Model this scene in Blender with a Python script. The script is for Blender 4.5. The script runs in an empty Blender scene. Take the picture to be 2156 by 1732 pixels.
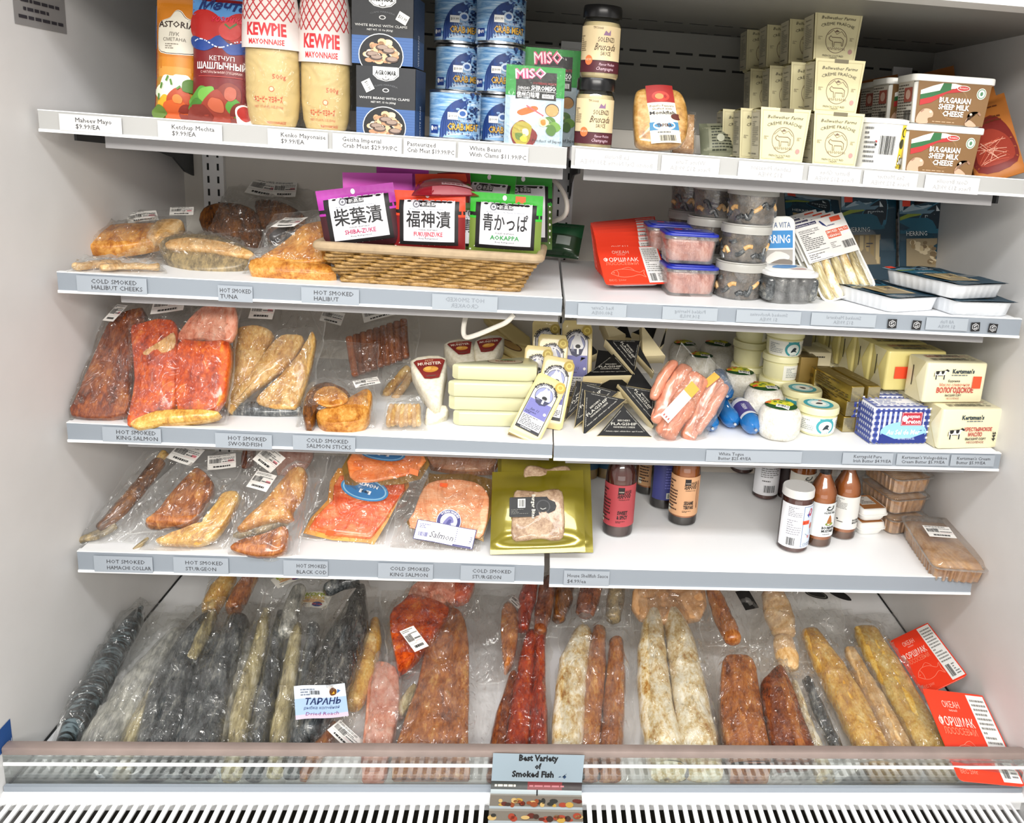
import bpy, math, random
import numpy as np
from mathutils import Vector, Matrix, noise as mnoise
from mathutils.geometry import tessellate_polygon
random.seed(7)
R_ = math.radians
SC = bpy.context.scene
COL = SC.collection
Z0 = 0.77                                   # height of the fitted origin above the shop floor
# ---------------------------------------------------------------- camera
FPX, CX, CY, IW, IH = 1731.471, 1273.178, 693.676, 2156, 1732
ROWS = np.array([[0.995352, -0.070261, 0.065855], [0.047975, -0.231153, -0.971734], [0.083497, 0.970377, -0.226708]])
CAM = np.array([-0.039459, -1.308837, 0.680215 + Z0])
cd = bpy.data.cameras.new('camera'); cam = bpy.data.objects.new('camera', cd); COL.objects.link(cam)
cd.sensor_fit = 'HORIZONTAL'; cd.sensor_width = 36.0; cd.lens = FPX / IW * 36.0
cd.shift_x = (IW / 2 - CX) / IW; cd.shift_y = (CY - IH / 2) / IW
cd.clip_start = 0.02; cd.clip_end = 50
_m = Matrix(((ROWS[0][0], -ROWS[1][0], -ROWS[2][0], CAM[0]), (ROWS[0][1], -ROWS[1][1], -ROWS[2][1], CAM[1]),
             (ROWS[0][2], -ROWS[1][2], -ROWS[2][2], CAM[2]), (0, 0, 0, 1)))
cam.matrix_world = _m
SC.camera = cam
# ---------------------------------------------------------------- world, shop ceiling lamps, added low fill, exposure
wd = bpy.data.worlds.new('shop_ambient'); SC.world = wd; wd.use_nodes = True
wd.node_tree.nodes['Background'].inputs[0].default_value = (1.0, 0.975, 0.93, 1)
wd.node_tree.nodes['Background'].inputs[1].default_value = 0.55
def ceiling_lamp(name, x, y, z, sx, sy, power, col=(0.98, 0.99, 1.0)):
    l = bpy.data.lights.new(name, 'AREA'); l.shape = 'RECTANGLE'; l.size = sx; l.size_y = sy; l.energy = power; l.color = col
    o = bpy.data.objects.new(name, l); COL.objects.link(o); o.location = (x, y, z); return o
ceiling_lamp('ceiling_lamp', 0.0, -1.25, 2.55, 2.2, 0.30, 42)
ceiling_lamp('ceiling_lamp', 0.0, -3.3, 2.55, 3.0, 0.60, 165, (1, 0.96, 0.90)).rotation_euler = (R_(35), 0, 0)
wl = ceiling_lamp('low_fill_light', 0.0, -3.2, 0.62, 3.4, 0.75, 12, (1, 0.985, 0.96)); wl.rotation_euler = (R_(90), 0, 0)   # added low fill light that brightens the shelf backs
SC.view_settings.view_transform = 'Standard'; SC.view_settings.look = 'None'
SC.view_settings.exposure = -0.14; SC.view_settings.gamma = 1.0; SC.view_settings.use_curve_mapping = False
SC.cycles.transparent_max_bounces = 32; SC.cycles.diffuse_bounces = 6; SC.cycles.sample_clamp_indirect = 6
# ---------------------------------------------------------------- pixel (2156x1732 frame) -> world helpers
def ray(px, py): return ROWS.T @ np.array([(px - CX) / FPX, (py - CY) / FPX, 1.0])
def at(px, py, ax, val):
    d = ray(px, py); t = (val - CAM[ax]) / d[ax]; return Vector(CAM + t * d)
def proj(P):
    q = ROWS @ (np.array(P) - CAM); return CX + FPX * q[0] / q[2], CY + FPX * q[1] / q[2]
def mpp(P): return float(ROWS[2] @ (np.array(P) - CAM)) / FPX          # metres per pixel at P
# ---------------------------------------------------------------- materials
def lin(h):
    h = h.lstrip('#'); c = [int(h[i:i + 2], 16) / 255 for i in (0, 2, 4)]
    return tuple(x / 12.92 if x <= .04045 else ((x + .055) / 1.055) ** 2.4 for x in c) + (1,)
MATS = {}
def newmat(name):
    m = bpy.data.materials.new(name); m.use_nodes = True; n = m.node_tree.nodes; return m, n, m.node_tree.links, n['Principled BSDF']
def plain(name, hexc, rough=.45, metal=0, spec=.5, noise=0.0, nscale=60, bump=0, coat=0, trans=0, alpha=1):
    if name in MATS: return MATS[name]
    m, n, l, b = newmat(name)
    b.inputs['Base Color'].default_value = lin(hexc); b.inputs['Roughness'].default_value = rough; b.inputs['Metallic'].default_value = metal
    b.inputs['Specular IOR Level'].default_value = spec; b.inputs['Coat Weight'].default_value = coat
    tc = n.new('ShaderNodeTexCoord'); nz = n.new('ShaderNodeTexNoise'); nz.inputs['Scale'].default_value = nscale; nz.inputs['Detail'].default_value = 3
    l.new(tc.outputs['Object'], nz.inputs['Vector'])
    if noise:
        mx = n.new('ShaderNodeMix'); mx.data_type = 'RGBA'; mx.blend_type = 'MULTIPLY'; mx.inputs[0].default_value = noise
        mx.inputs[6].default_value = lin(hexc); rp = n.new('ShaderNodeValToRGB'); rp.color_ramp.elements[0].color = (.35, .35, .35, 1); rp.color_ramp.elements[0].position = .3; rp.color_ramp.elements[1].position = .7
        l.new(nz.outputs['Fac'], rp.inputs[0]); l.new(rp.outputs[0], mx.inputs[7]); l.new(mx.outputs[2], b.inputs['Base Color'])
    else:
        mr = n.new('ShaderNodeMapRange'); mr.inputs[3].default_value = max(0, rough - .06); mr.inputs[4].default_value = min(1, rough + .06)
        l.new(nz.outputs['Fac'], mr.inputs[0]); l.new(mr.outputs[0], b.inputs['Roughness'])
    if bump:
        bp = n.new('ShaderNodeBump'); bp.inputs['Strength'].default_value = bump; bp.inputs['Distance'].default_value = .003
        l.new(nz.outputs['Fac'], bp.inputs['Height']); l.new(bp.outputs[0], b.inputs['Normal'])
    if alpha < 1: b.inputs['Alpha'].default_value = alpha
    MATS[name] = m; return m
def ink(h): return plain('ink_' + h.lstrip('#'), h, .5, nscale=200)
def organic(name, cols, scale=(40, 14, 40), rough=.3, bump=.4, coat=.3, dist=.45, lo=.36, hi=.64, kind='noise', detail=5, fibre=.45):
    """streaky / mottled food surface: ramp over an anisotropic noise in object space"""
    if name in MATS: return MATS[name]
    m, n, l, b = newmat(name)
    tc = n.new('ShaderNodeTexCoord'); mp = n.new('ShaderNodeMapping'); mp.inputs['Scale'].default_value = scale
    l.new(tc.outputs['Object'], mp.inputs[0])
    if kind == 'wave':
        t = n.new('ShaderNodeTexWave'); t.inputs['Scale'].default_value = 1; t.inputs['Distortion'].default_value = dist * 4; t.inputs['Detail'].default_value = 3; t.inputs['Detail Scale'].default_value = 1.5; t.bands_direction = 'Y'
    else:
        t = n.new('ShaderNodeTexNoise'); t.inputs['Scale'].default_value = 1; t.inputs['Detail'].default_value = detail; t.inputs['Distortion'].default_value = dist; t.inputs['Roughness'].default_value = .6
    l.new(mp.outputs[0], t.inputs['Vector'])
    t2 = n.new('ShaderNodeTexNoise'); t2.inputs['Scale'].default_value = 4.5; t2.inputs['Detail'].default_value = 6; t2.inputs['Roughness'].default_value = .68; t2.inputs['Distortion'].default_value = .3; l.new(mp.outputs[0], t2.inputs['Vector'])
    mx = n.new('ShaderNodeMix'); mx.inputs[0].default_value = fibre; l.new(t.outputs['Fac'], mx.inputs[2]); l.new(t2.outputs['Fac'], mx.inputs[3])
    rp = n.new('ShaderNodeValToRGB'); e = rp.color_ramp.elements
    while len(e) < len(cols): e.new(.5)
    for i, c in enumerate(cols):
        e[i].position = lo + (hi - lo) * i / (len(cols) - 1)
    for i, c in enumerate(cols): e[i].color = lin(c)
    l.new(mx.outputs[0], rp.inputs[0]); l.new(rp.outputs[0], b.inputs['Base Color'])
    bp = n.new('ShaderNodeBump'); bp.inputs['Strength'].default_value = bump; bp.inputs['Distance'].default_value = .005
    l.new(mx.outputs[0], bp.inputs['Height']); l.new(bp.outputs[0], b.inputs['Normal'])
    b.inputs['Roughness'].default_value = rough; b.inputs['Coat Weight'].default_value = coat; b.inputs['Coat Roughness'].default_value = .08
    MATS[name] = m; return m
def film(name='clear_film', tint='f4f4f2', haze=.06, base=.05, rough=.09, bump=.55, scale=45, stretch=(1, .6, 1), fres=.55):
    if name in MATS: return MATS[name]
    m = bpy.data.materials.new(name); m.use_nodes = True; n = m.node_tree.nodes; l = m.node_tree.links; n.clear()
    out = n.new('ShaderNodeOutputMaterial'); tr = n.new('ShaderNodeBsdfTransparent'); gl = n.new('ShaderNodeBsdfGlossy'); df = n.new('ShaderNodeBsdfDiffuse')
    tr.inputs[0].default_value = lin(tint); gl.inputs['Roughness'].default_value = rough; gl.inputs[0].default_value = (1, 1, 1, 1); df.inputs[0].default_value = (.86, .86, .85, 1)
    tc = n.new('ShaderNodeTexCoord'); mp = n.new('ShaderNodeMapping'); mp.inputs['Scale'].default_value = stretch; l.new(tc.outputs['Object'], mp.inputs[0])
    nz = n.new('ShaderNodeTexNoise'); nz.inputs['Scale'].default_value = scale; nz.inputs['Detail'].default_value = 3; nz.inputs['Distortion'].default_value = 1.6
    l.new(mp.outputs[0], nz.inputs['Vector'])
    sb = n.new('ShaderNodeMath'); sb.operation = 'SUBTRACT'; sb.inputs[1].default_value = .5; l.new(nz.outputs['Fac'], sb.inputs[0])
    ab = n.new('ShaderNodeMath'); ab.operation = 'ABSOLUTE'; l.new(sb.outputs[0], ab.inputs[0])
    bp = n.new('ShaderNodeBump'); bp.inputs['Strength'].default_value = bump; bp.inputs['Distance'].default_value = .075
    l.new(ab.outputs[0], bp.inputs['Height']); l.new(bp.outputs[0], gl.inputs['Normal'])
    fr = n.new('ShaderNodeFresnel'); fr.inputs[0].default_value = 1.4; l.new(bp.outputs[0], fr.inputs['Normal'])
    ma = n.new('ShaderNodeMath'); ma.operation = 'MULTIPLY_ADD'; ma.use_clamp = True; ma.inputs[1].default_value = fres; ma.inputs[2].default_value = base
    l.new(fr.outputs[0], ma.inputs[0])
    m1 = n.new('ShaderNodeMixShader'); l.new(ma.outputs[0], m1.inputs[0]); l.new(tr.outputs[0], m1.inputs[1]); l.new(gl.outputs[0], m1.inputs[2])
    mr = n.new('ShaderNodeMapRange'); mr.inputs[1].default_value = .35; mr.inputs[2].default_value = .75; mr.inputs[3].default_value = haze * .4; mr.inputs[4].default_value = haze * 1.8
    l.new(nz.outputs['Fac'], mr.inputs[0])
    m2 = n.new('ShaderNodeMixShader'); l.new(mr.outputs[0], m2.inputs[0]); l.new(m1.outputs[0], m2.inputs[1]); l.new(df.outputs[0], m2.inputs[2])
    l.new(m2.outputs[0], out.inputs[0]); MATS[name] = m; return m
# ---------------------------------------------------------------- mesh building
def catmull(pts, n, closed=False):
    pts = [np.array(p, float) for p in pts]; N = len(pts); out = []
    segs = N if closed else N - 1
    for i in range(segs):
        if closed: p = [pts[(i + k - 1) % N] for k in range(4)]
        else: p = [pts[max(0, min(N - 1, i + k - 1))] for k in range(4)]
        for j in range(n):
            t = j / n
            out.append(.5 * ((2 * p[1]) + (-p[0] + p[2]) * t + (2 * p[0] - 5 * p[1] + 4 * p[2] - p[3]) * t * t + (-p[0] + 3 * p[1] - 3 * p[2] + p[3]) * t ** 3))
    if not closed: out.append(pts[-1])
    return out
def rrect(w, d, r, n=5):
    r = min(r, w / 2 - 1e-5, d / 2 - 1e-5); o = []
    for cx, cy, a0 in ((w / 2 - r, d / 2 - r, 0), (-w / 2 + r, d / 2 - r, 90), (-w / 2 + r, -d / 2 + r, 180), (w / 2 - r, -d / 2 + r, 270)):
        for k in range(n + 1):
            a = R_(a0 + 90 * k / n); o.append((cx + r * math.cos(a), cy + r * math.sin(a)))
    return o
class MB:
    def __init__(s): s.v = []; s.f = []; s.mi = []; s.mats = []
    def slot(s, mat):
        if mat not in s.mats: s.mats.append(mat)
        return s.mats.index(mat)
    def add(s, verts, faces, mat):
        o = len(s.v); k = s.slot(mat); s.v.extend(tuple(float(c) for c in v) for v in verts)
        for f in faces: s.f.append(tuple(i + o for i in f)); s.mi.append(k)
    def rings(s, rings, mat, cap0=True, cap1=True, closed=True):
        n = len(rings[0]); vs = [p for r in rings for p in r]; fs = []
        for i in range(len(rings) - 1):
            for j in range(n if closed else n - 1):
                a = i * n + j; b = i * n + (j + 1) % n; fs.append((a, b, b + n, a + n))
        if cap0: fs.append(tuple(reversed(range(n))))
        if cap1: fs.append(tuple(range((len(rings) - 1) * n, len(rings) * n)))
        s.add(vs, fs, mat)
    def box(s, x0, x1, y0, y1, z0, z1, mat, bev=0):
        if bev:
            s.rbox((x0 + x1) / 2, (y0 + y1) / 2, z0, x1 - x0, y1 - y0, z1 - z0, bev, mat, n=2); return
        v = [(x, y, z) for z in (z0, z1) for x, y in ((x0, y0), (x1, y0), (x1, y1), (x0, y1))]
        s.add(v, [(3, 2, 1, 0), (4, 5, 6, 7), (0, 1, 5, 4), (1, 2, 6, 5), (2, 3, 7, 6), (3, 0, 4, 7)], mat)
    def rbox(s, cx, cy, z0, w, d, h, r, mat, n=4, taper=1.0, edge=None, top=True):
        """upright rounded box; taper = bottom size / top size; edge = rounding of top and bottom rims"""
        e = r * .6 if edge is None else edge; e = min(e, h / 2 - 1e-5)
        prof = [(0, e), (e * .3, e * .3), (e, 0)] + [(h - e, 0), (h - e * .3, e * .3), (h, e)]
        R = []
        for z, ins in prof:
            k = taper + (1 - taper) * z / h
            R.append([(cx + x, cy + y, z0 + z) for x, y in rrect(w * k - 2 * ins, d * k - 2 * ins, max(r - ins, 1e-4), n)])
        s.rings(R, mat, True, top)
    def lathe(s, prof, mat, n=32, cx=0, cy=0, sx=1, sy=1, cap0=True, cap1=True):
        R = [[(cx + sx * r * math.cos(2 * math.pi * k / n), cy + sy * r * math.sin(2 * math.pi * k / n), z) for k in range(n)] for r, z in prof]
        s.rings(R, mat, cap0, cap1)
    def grid(s, fn, nu, nv, mat):
        vs = [fn(i / nu, j / nv) for j in range(nv + 1) for i in range(nu + 1)]
        s.add(vs, [(j * (nu + 1) + i, j * (nu + 1) + i + 1, (j + 1) * (nu + 1) + i + 1, (j + 1) * (nu + 1) + i) for j in range(nv) for i in range(nu)], mat)
    def tube(s, pts, r, mat, n=10, smooth=4):
        if smooth > 1: pts = catmull(pts, smooth)
        pts = [Vector(p) for p in pts]; R = []
        up = Vector((0, 0, 1)); prev = None
        for i, p in enumerate(pts):
            t = (pts[min(i + 1, len(pts) - 1)] - pts[max(i - 1, 0)]).normalized()
            a = prev if prev is not None else (up if abs(t.z) < .9 else Vector((1, 0, 0)))
            x = (a - t * a.dot(t)).normalized(); prev = x; y = t.cross(x)
            rr = r[i] if isinstance(r, (list, tuple)) else r
            R.append([p + (x * math.cos(2 * math.pi * k / n) + y * math.sin(2 * math.pi * k / n)) * rr for k in range(n)])
        s.rings(R, mat)
    def slab(s, pts, z0, z1, mat, bev=.002, dome=0, jit=0, seed=0, bot=True):
        """extruded outline (counter-clockwise xy) with softened rim and an optionally domed, uneven top"""
        P = [np.array(p[:2], float) for p in pts]; N = len(P)
        A = sum(P[i][0] * P[(i + 1) % N][1] - P[(i + 1) % N][0] * P[i][1] for i in range(N))
        if A < 0: P = P[::-1]
        c = sum(P) / N; nr = []
        for i in range(N):
            t = P[(i + 1) % N] - P[i - 1]; t = t / (np.linalg.norm(t) + 1e-9); nr.append(np.array([-t[1], t[0]]))
        def ins(d): return [P[i] + nr[i] * d for i in range(N)]
        R = [[(p[0], p[1], z0) for p in ins(bev * .6)], [(p[0], p[1], z0 + bev) for p in P], [(p[0], p[1], max(z1 - bev, z0 + bev * 1.01)) for p in P], [(p[0], p[1], z1 - bev * .25) for p in ins(bev * .45)], [(p[0], p[1], z1) for p in ins(bev)]]
        if dome or jit:
            q = ins(bev)
            for k in (.86, .7, .52, .34, .16):
                R.append([(c[0] + (p[0] - c[0]) * k, c[1] + (p[1] - c[1]) * k, z1 + dome * (1 - k * k)) for p in q])
        if jit:
            R = [[(x + jit * .6 * mnoise.noise((x * 60 + seed, y * 60, z * 30)), y + jit * .6 * mnoise.noise((x * 60, y * 60 + seed, 5)), z + (jit * mnoise.noise((x * 45 + seed, y * 45, 2.3)) if i > 3 else 0)) for x, y, z in r] for i, r in enumerate(R)]
        s.rings(R, mat, bot, True)
    def loft(s, spine, mat, thick, n=18, power=2.3, z0=0, seg=5, jit=.0, seed=0, flat=.35, blunt=(0, 0)):
        """body along a spine of (u, v, half width[, height factor]); superellipse sections resting on z0"""
        sp = [tuple(p) + (1.0,) * (4 - len(p)) for p in spine]
        C = catmull(sp, seg); hm = max(p[2] for p in C)
        def ring(p, t, k, shift):
            hw = max(p[2], 1e-4) * k; th = thick * p[3] * (max(p[2], 1e-4) / hm) ** .35 * (k ** .7); sd = np.array([-t[1], t[0]]); o = []
            for i in range(n):
                a = 2 * math.pi * i / n; ca, sa = math.cos(a), math.sin(a)
                x = hw * math.copysign(abs(ca) ** (2 / power), ca); z = math.copysign(abs(sa) ** (2 / power), sa)
                zz = z0 + thick * p[3] * flat + (th * (1 - flat) * z if z > 0 else th * flat * z)
                q = np.array(p[:2]) - sd * x + t * shift
                if jit:
                    q = q - sd * jit * mnoise.noise((q[0] * 50 + seed, q[1] * 50, z)); zz += jit * mnoise.noise((q[0] * 45, q[1] * 45 + seed, z + 4))
                o.append((q[0], q[1], zz))
            return o
        R = []
        for i, p in enumerate(C):
            t = C[min(i + 1, len(C) - 1)][:2] - C[max(i - 1, 0)][:2]; t = t / (np.linalg.norm(t) + 1e-9)
            if i == 0: R += [ring(p, t, .5, -.004 - .2 * p[2] * (1 - blunt[0])), ring(p, t, .84, -.0025 - .1 * p[2] * (1 - blunt[0]))]
            R.append(ring(p, t, 1, 0))
            if i == len(C) - 1: R += [ring(p, t, .84, .0025 + .1 * p[2] * (1 - blunt[1])), ring(p, t, .5, .004 + .2 * p[2] * (1 - blunt[1]))]
        s.rings(R, mat)
    def xf(s, M):
        s.v = [tuple(M @ Vector(v)) for v in s.v]; return s
    def build(s, name, parent=None, M=None, smooth=35, kind=None):
        me = bpy.data.meshes.new(name); me.from_pydata(s.v, [], s.f)
        for m in s.mats: me.materials.append(m)
        me.polygons.foreach_set('material_index', s.mi)
        if smooth:
            me.polygons.foreach_set('use_smooth', [True] * len(s.f)); me.update()
            me.set_sharp_from_angle(angle=R_(smooth))
        me.update()
        o = bpy.data.objects.new(name, me); COL.objects.link(o)
        if parent is not None: o.parent = parent
        if M is not None: o.matrix_world = M
        if kind: o['kind'] = kind
        return o
# ---------------------------------------------------------------- printed artwork
_TXT = {}
def text_mesh(t, bold=0, res=1):
    k = (t, bold, res)
    if k not in _TXT:
        c = bpy.data.curves.new('t', 'FONT'); c.body = t; c.resolution_u = res; c.offset = bold
        o = bpy.data.objects.new('t', c); COL.objects.link(o); bpy.context.view_layer.update()
        m = bpy.data.meshes.new_from_object(o.evaluated_get(bpy.context.evaluated_depsgraph_get()))
        v = np.array([x.co[:2] for x in m.vertices]).reshape(-1, 2); f = [tuple(p.vertices) for p in m.polygons]
        bpy.data.objects.remove(o); bpy.data.curves.remove(c); bpy.data.meshes.remove(m)
        if len(v): v = v - np.array([v[:, 0].min(), 0])
        _TXT[k] = (v, f)
    return _TXT[k]
class Art:
    """flat artwork in metres on a w x h face, origin at the lower left; coordinates passed as fractions"""
    def __init__(s, w, h): s.w = w; s.h = h; s.p = []
    def _add(s, l, c, v, f): s.p.append((l, c, np.array(v, float), f)); return s
    def rect(s, x0, y0, x1, y1, c, l=1, n=1, m=None):
        m = n if m is None else m
        v = [((x0 + (x1 - x0) * i / n) * s.w, (y0 + (y1 - y0) * j / m) * s.h) for j in range(m + 1) for i in range(n + 1)]
        return s._add(l, c, v, [(j * (n + 1) + i, j * (n + 1) + i + 1, (j + 1) * (n + 1) + i + 1, (j + 1) * (n + 1) + i) for j in range(m) for i in range(n)])
    def frame(s, x0, y0, x1, y1, t, c, l=2):
        tx = t / s.w; ty = t / s.h
        return s.rect(x0, y0, x1, y0 + ty, c, l).rect(x0, y1 - ty, x1, y1, c, l).rect(x0, y0, x0 + tx, y1, c, l).rect(x1 - tx, y0, x1, y1, c, l)
    def poly(s, pts, c, l=2, smooth=0):
        if smooth: pts = catmull(pts, smooth, True)
        v = [(p[0] * s.w, p[1] * s.h) for p in pts]; return s._add(l, c, v, [tuple(range(len(v)))])
    def ell(s, cx, cy, rx, ry, c, l=2, n=28, rings=1, a0=0, a1=360, hole=0):
        """rx, ry in metres"""
        v = []; f = []; K = rings + (1 if not hole else 0)
        rs = [hole + (1 - hole) * i / rings for i in range(rings + 1)] if hole else [max(.02, i / (rings)) for i in range(rings + 1)]
        for r in rs:
            for k in range(n + 1):
                a = R_(a0 + (a1 - a0) * k / n); v.append((cx * s.w + rx * r * math.cos(a), cy * s.h + ry * r * math.sin(a)))
        for i in range(len(rs) - 1):
            for k in range(n): a = i * (n + 1) + k; f.append((a, a + 1, a + n + 2, a + n + 1))
        return s._add(l, c, v, f)
    def line(s, pts, t, c, l=3, smooth=0):
        if smooth: pts = catmull(pts, smooth)
        P = [np.array((p[0] * s.w, p[1] * s.h)) for p in pts]; v = []; f = []
        for i, p in enumerate(P):
            d = P[min(i + 1, len(P) - 1)] - P[max(0, i - 1)]; d = d / (np.linalg.norm(d) + 1e-9); nn = np.array([-d[1], d[0]]) * t / 2; v += [p + nn, p - nn]
            if i: f.append((2 * i - 2, 2 * i - 1, 2 * i + 1, 2 * i))
        return s._add(l, c, v, f)
    def text(s, t, x, y, h, c='111111', al='c', w=None, b=0, rot=0, mir=False, l=4, arc=None, res=1, shear=0):
        """h = capital height in metres; w = total width in metres; arc = radius (m) bending the line upward"""
        v, f = text_mesh(t, b, res)
        if not len(v): return s
        v = v * (h / .70); W = v[:, 0].max()
        if w: v = v * np.array([w / W, 1]); W = w
        v = v - np.array([{'c': W / 2, 'l': 0, 'r': W}[al], 0])
        if shear: v = np.stack([v[:, 0] + shear * v[:, 1], v[:, 1]], 1)
        if mir: v = v * np.array([-1, 1])
        if arc:
            a = v[:, 0] / arc; v = np.stack([(arc + v[:, 1]) * np.sin(a), (arc + v[:, 1]) * np.cos(a) - arc], 1)
        if rot: cr, sr = math.cos(R_(rot)), math.sin(R_(rot)); v = np.stack([v[:, 0] * cr - v[:, 1] * sr, v[:, 0] * sr + v[:, 1] * cr], 1)
        return s._add(l, c, v + np.array([x * s.w, y * s.h]), f)
    def barcode(s, x0, y0, x1, y1, c='222222', n=22, l=4, seed=3):
        rd = random.Random(seed); x = x0
        while x < x1:
            d = (x1 - x0) / n * rd.choice((.35, .5, .8)); s.rect(x, y0, min(x + d, x1), y1, c, l); x += d + (x1 - x0) / n * rd.choice((.35, .5, .7))
        return s
    def fine(s, x0, y0, x1, y1, n, c='555555', seed=1, l=4, fill=.45):
        """rows of print too small to read in the photograph"""
        rd = random.Random(seed); dy = (y1 - y0) / n
        for i in range(n):
            y = y1 - (i + 1) * dy; x = x0
            while x < x1:
                d = (x1 - x0) * rd.uniform(.06, .2); s.rect(x, y + dy * (1 - fill) / 2, min(x + d, x1), y + dy * (1 + fill) / 2, c, l); x += d + (x1 - x0) * .03
                if rd.random() < .08: break
        return s
    def emit(s, mb, fn, eps=.00022, fine=0):
        """fine: split faces down to this edge length so that the print follows a curved surface"""
        for l, c, v, f in s.p:
            if fine:
                V = [tuple(p) for p in v]; T = []
                for q in f:
                    if len(q) <= 3: T.append(q)
                    elif len(q) == 4: T += [(q[0], q[1], q[2]), (q[0], q[2], q[3])]
                    else: T += [tuple(q[i] for i in t) for t in tessellate_polygon([[Vector((V[i][0], V[i][1], 0)) for i in q]])]
                cache = {}; out = []
                while T:
                    t = T.pop(); e = [(math.dist(V[t[i]], V[t[(i + 1) % 3]]), i) for i in range(3)]; m, i = max(e)
                    if m <= fine: out.append(t); continue
                    a, b, d = t[i], t[(i + 1) % 3], t[(i + 2) % 3]; k = (min(a, b), max(a, b))
                    if k not in cache: cache[k] = len(V); V.append(((V[a][0] + V[b][0]) / 2, (V[a][1] + V[b][1]) / 2))
                    T += [(a, cache[k], d), (cache[k], b, d)]
                out2 = []
                for t in out:
                    A = (V[t[1]][0] - V[t[0]][0]) * (V[t[2]][1] - V[t[0]][1]) - (V[t[1]][1] - V[t[0]][1]) * (V[t[2]][0] - V[t[0]][0])
                    out2.append(t if A >= 0 else (t[0], t[2], t[1]))
                v, f = V, out2
            mb.add([fn(p[0], p[1], l * eps) for p in v], f, ink(c) if isinstance(c, str) else c)
        return mb
# ---------------------------------------------------------------- things
def tag(o, label, cat, group=None, kind=None):
    o['label'] = label; o['category'] = cat
    if group: o['group'] = group
    if kind: o['kind'] = kind
    return o
def thing(name, label, cat, loc=(0, 0, 0), rz=0, group=None, M=None):
    o = bpy.data.objects.new(name, None); COL.objects.link(o); o.empty_display_size = .02
    o.matrix_world = M if M is not None else Matrix.Translation(Vector(loc)) @ Matrix.Rotation(R_(rz), 4, 'Z')
    return tag(o, label, cat, group)
KIDS = {}
def copy_tree(src, M, label, group=None, cat=None):
    def rec(o, par):
        c = o.copy(); COL.objects.link(c)
        if par is not None: c.parent = par; c.matrix_parent_inverse = o.matrix_parent_inverse.copy()
        for ch in [x for x in COL.objects if x.parent is o]: rec(ch, c)
        return c
    r = rec(src, None); r.matrix_world = M; r['label'] = label
    if group: r['group'] = group
    if cat: r['category'] = cat
    return r
def TR(x, y, z, rz=0, rx=0, ry=0): return Matrix.Translation((x, y, z)) @ Matrix.Rotation(R_(rz), 4, 'Z') @ Matrix.Rotation(R_(ry), 4, 'Y') @ Matrix.Rotation(R_(rx), 4, 'X')
class Frame:
    """local axes of a flat-ish thing: v runs from A to B, u across, n towards the viewer"""
    def __init__(s, A, B, roll=0, udir=(1, 0, 0)):
        s.A = Vector(A); v = Vector(B) - s.A; s.L = v.length; v.normalize(); x = Vector(udir)
        u = (x - v * x.dot(v)).normalized(); u.rotate(Matrix.Rotation(R_(roll), 3, v)); n = u.cross(v)
        s.u, s.v, s.n = u, v, n
        s.M = Matrix(((u.x, v.x, n.x, s.A.x), (u.y, v.y, n.y, s.A.y), (u.z, v.z, n.z, s.A.z), (0, 0, 0, 1)))
    def uv(s, px, py, n=0):
        d = Vector(ray(px, py)); o = s.A + s.n * n; t = (o - Vector(CAM)).dot(s.n) / d.dot(s.n); P = Vector(CAM) + d * t - s.A
        return P.dot(s.u), P.dot(s.v)
    def pts(s, L, n=0): return [s.uv(p[0], p[1], n) for p in L]
    def size(s, px, py, wpx):
        return wpx * mpp(s.A + s.u * s.uv(px, py)[0] + s.v * s.uv(px, py)[1])
# ================================================================ cabinet shell
WX, YB, ZD = 0.792, 0.509, Z0 - 0.320      # side walls, back wall, bottom deck height
ZC = Z0 + 0.905                            # ceiling of the case
YG = -0.213                                # clear front guard
M_wall = plain('white_painted_liner', 'dcdbda', .5, noise=.05, nscale=18)
M_back = plain('white_back_panel', 'd6d2ca', .5, noise=.05, nscale=14)
M_metal = plain('white_powder_coat', 'f2f3f4', .38, nscale=30)
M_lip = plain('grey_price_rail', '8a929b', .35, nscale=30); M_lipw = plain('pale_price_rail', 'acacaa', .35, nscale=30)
M_edge = plain('white_rail_edge', 'f2f4f4', .35)
M_under = plain('grey_shelf_underside', '9b9a9c', .5)
M_dark = plain('dark_void', '17191a', .7); M_black = plain('black_bracket_steel', '26282a', .45)
def struct(name, mb, kind='structure'):
    o = mb.build(name); o['kind'] = kind; return o
def wall_box(name, *b, mat=M_wall):
    mb = MB(); mb.box(*b, mat); return struct(name, mb)
wall_box('wall_left', -WX - .04, -WX, -.62, YB + .04, 0.0, ZC + .5)
wall_box('wall_right', WX, WX + .04, -.62, YB + .04, 0.0, ZC + .5)
wall_box('wall_back', -WX, WX, YB, YB + .04, 0.0, ZC + .5, mat=M_back)
wall_box('trim_shade_panel', -WX, WX, YB - .003, YB, Z0 + .70, ZC, mat=plain('shade_grey_panel', '8d8c86', .5, noise=.05, nscale=14))  # added panel; its grey stands in for shade behind the top shelf
wall_box('floor', -3, 3, -4, YB + .04, -.05, 0.0, mat=plain('shop_floor_tile', 'b9b4ab', .4, noise=.2, nscale=3))
wall_box('ceiling', -WX, WX, -.055, YB, ZC, ZC + .03, mat=plain('case_ceiling_shaded', '767571', .55, noise=.05, nscale=12))  # shade under the case top is put into this darker ceiling colour
mb = MB(); mb.box(-WX, WX, -.105, -.057, ZC - .004, ZC + .16, plain('canopy_grey', 'c9c9c7', .45)); struct('trim_canopy', mb)
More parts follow.
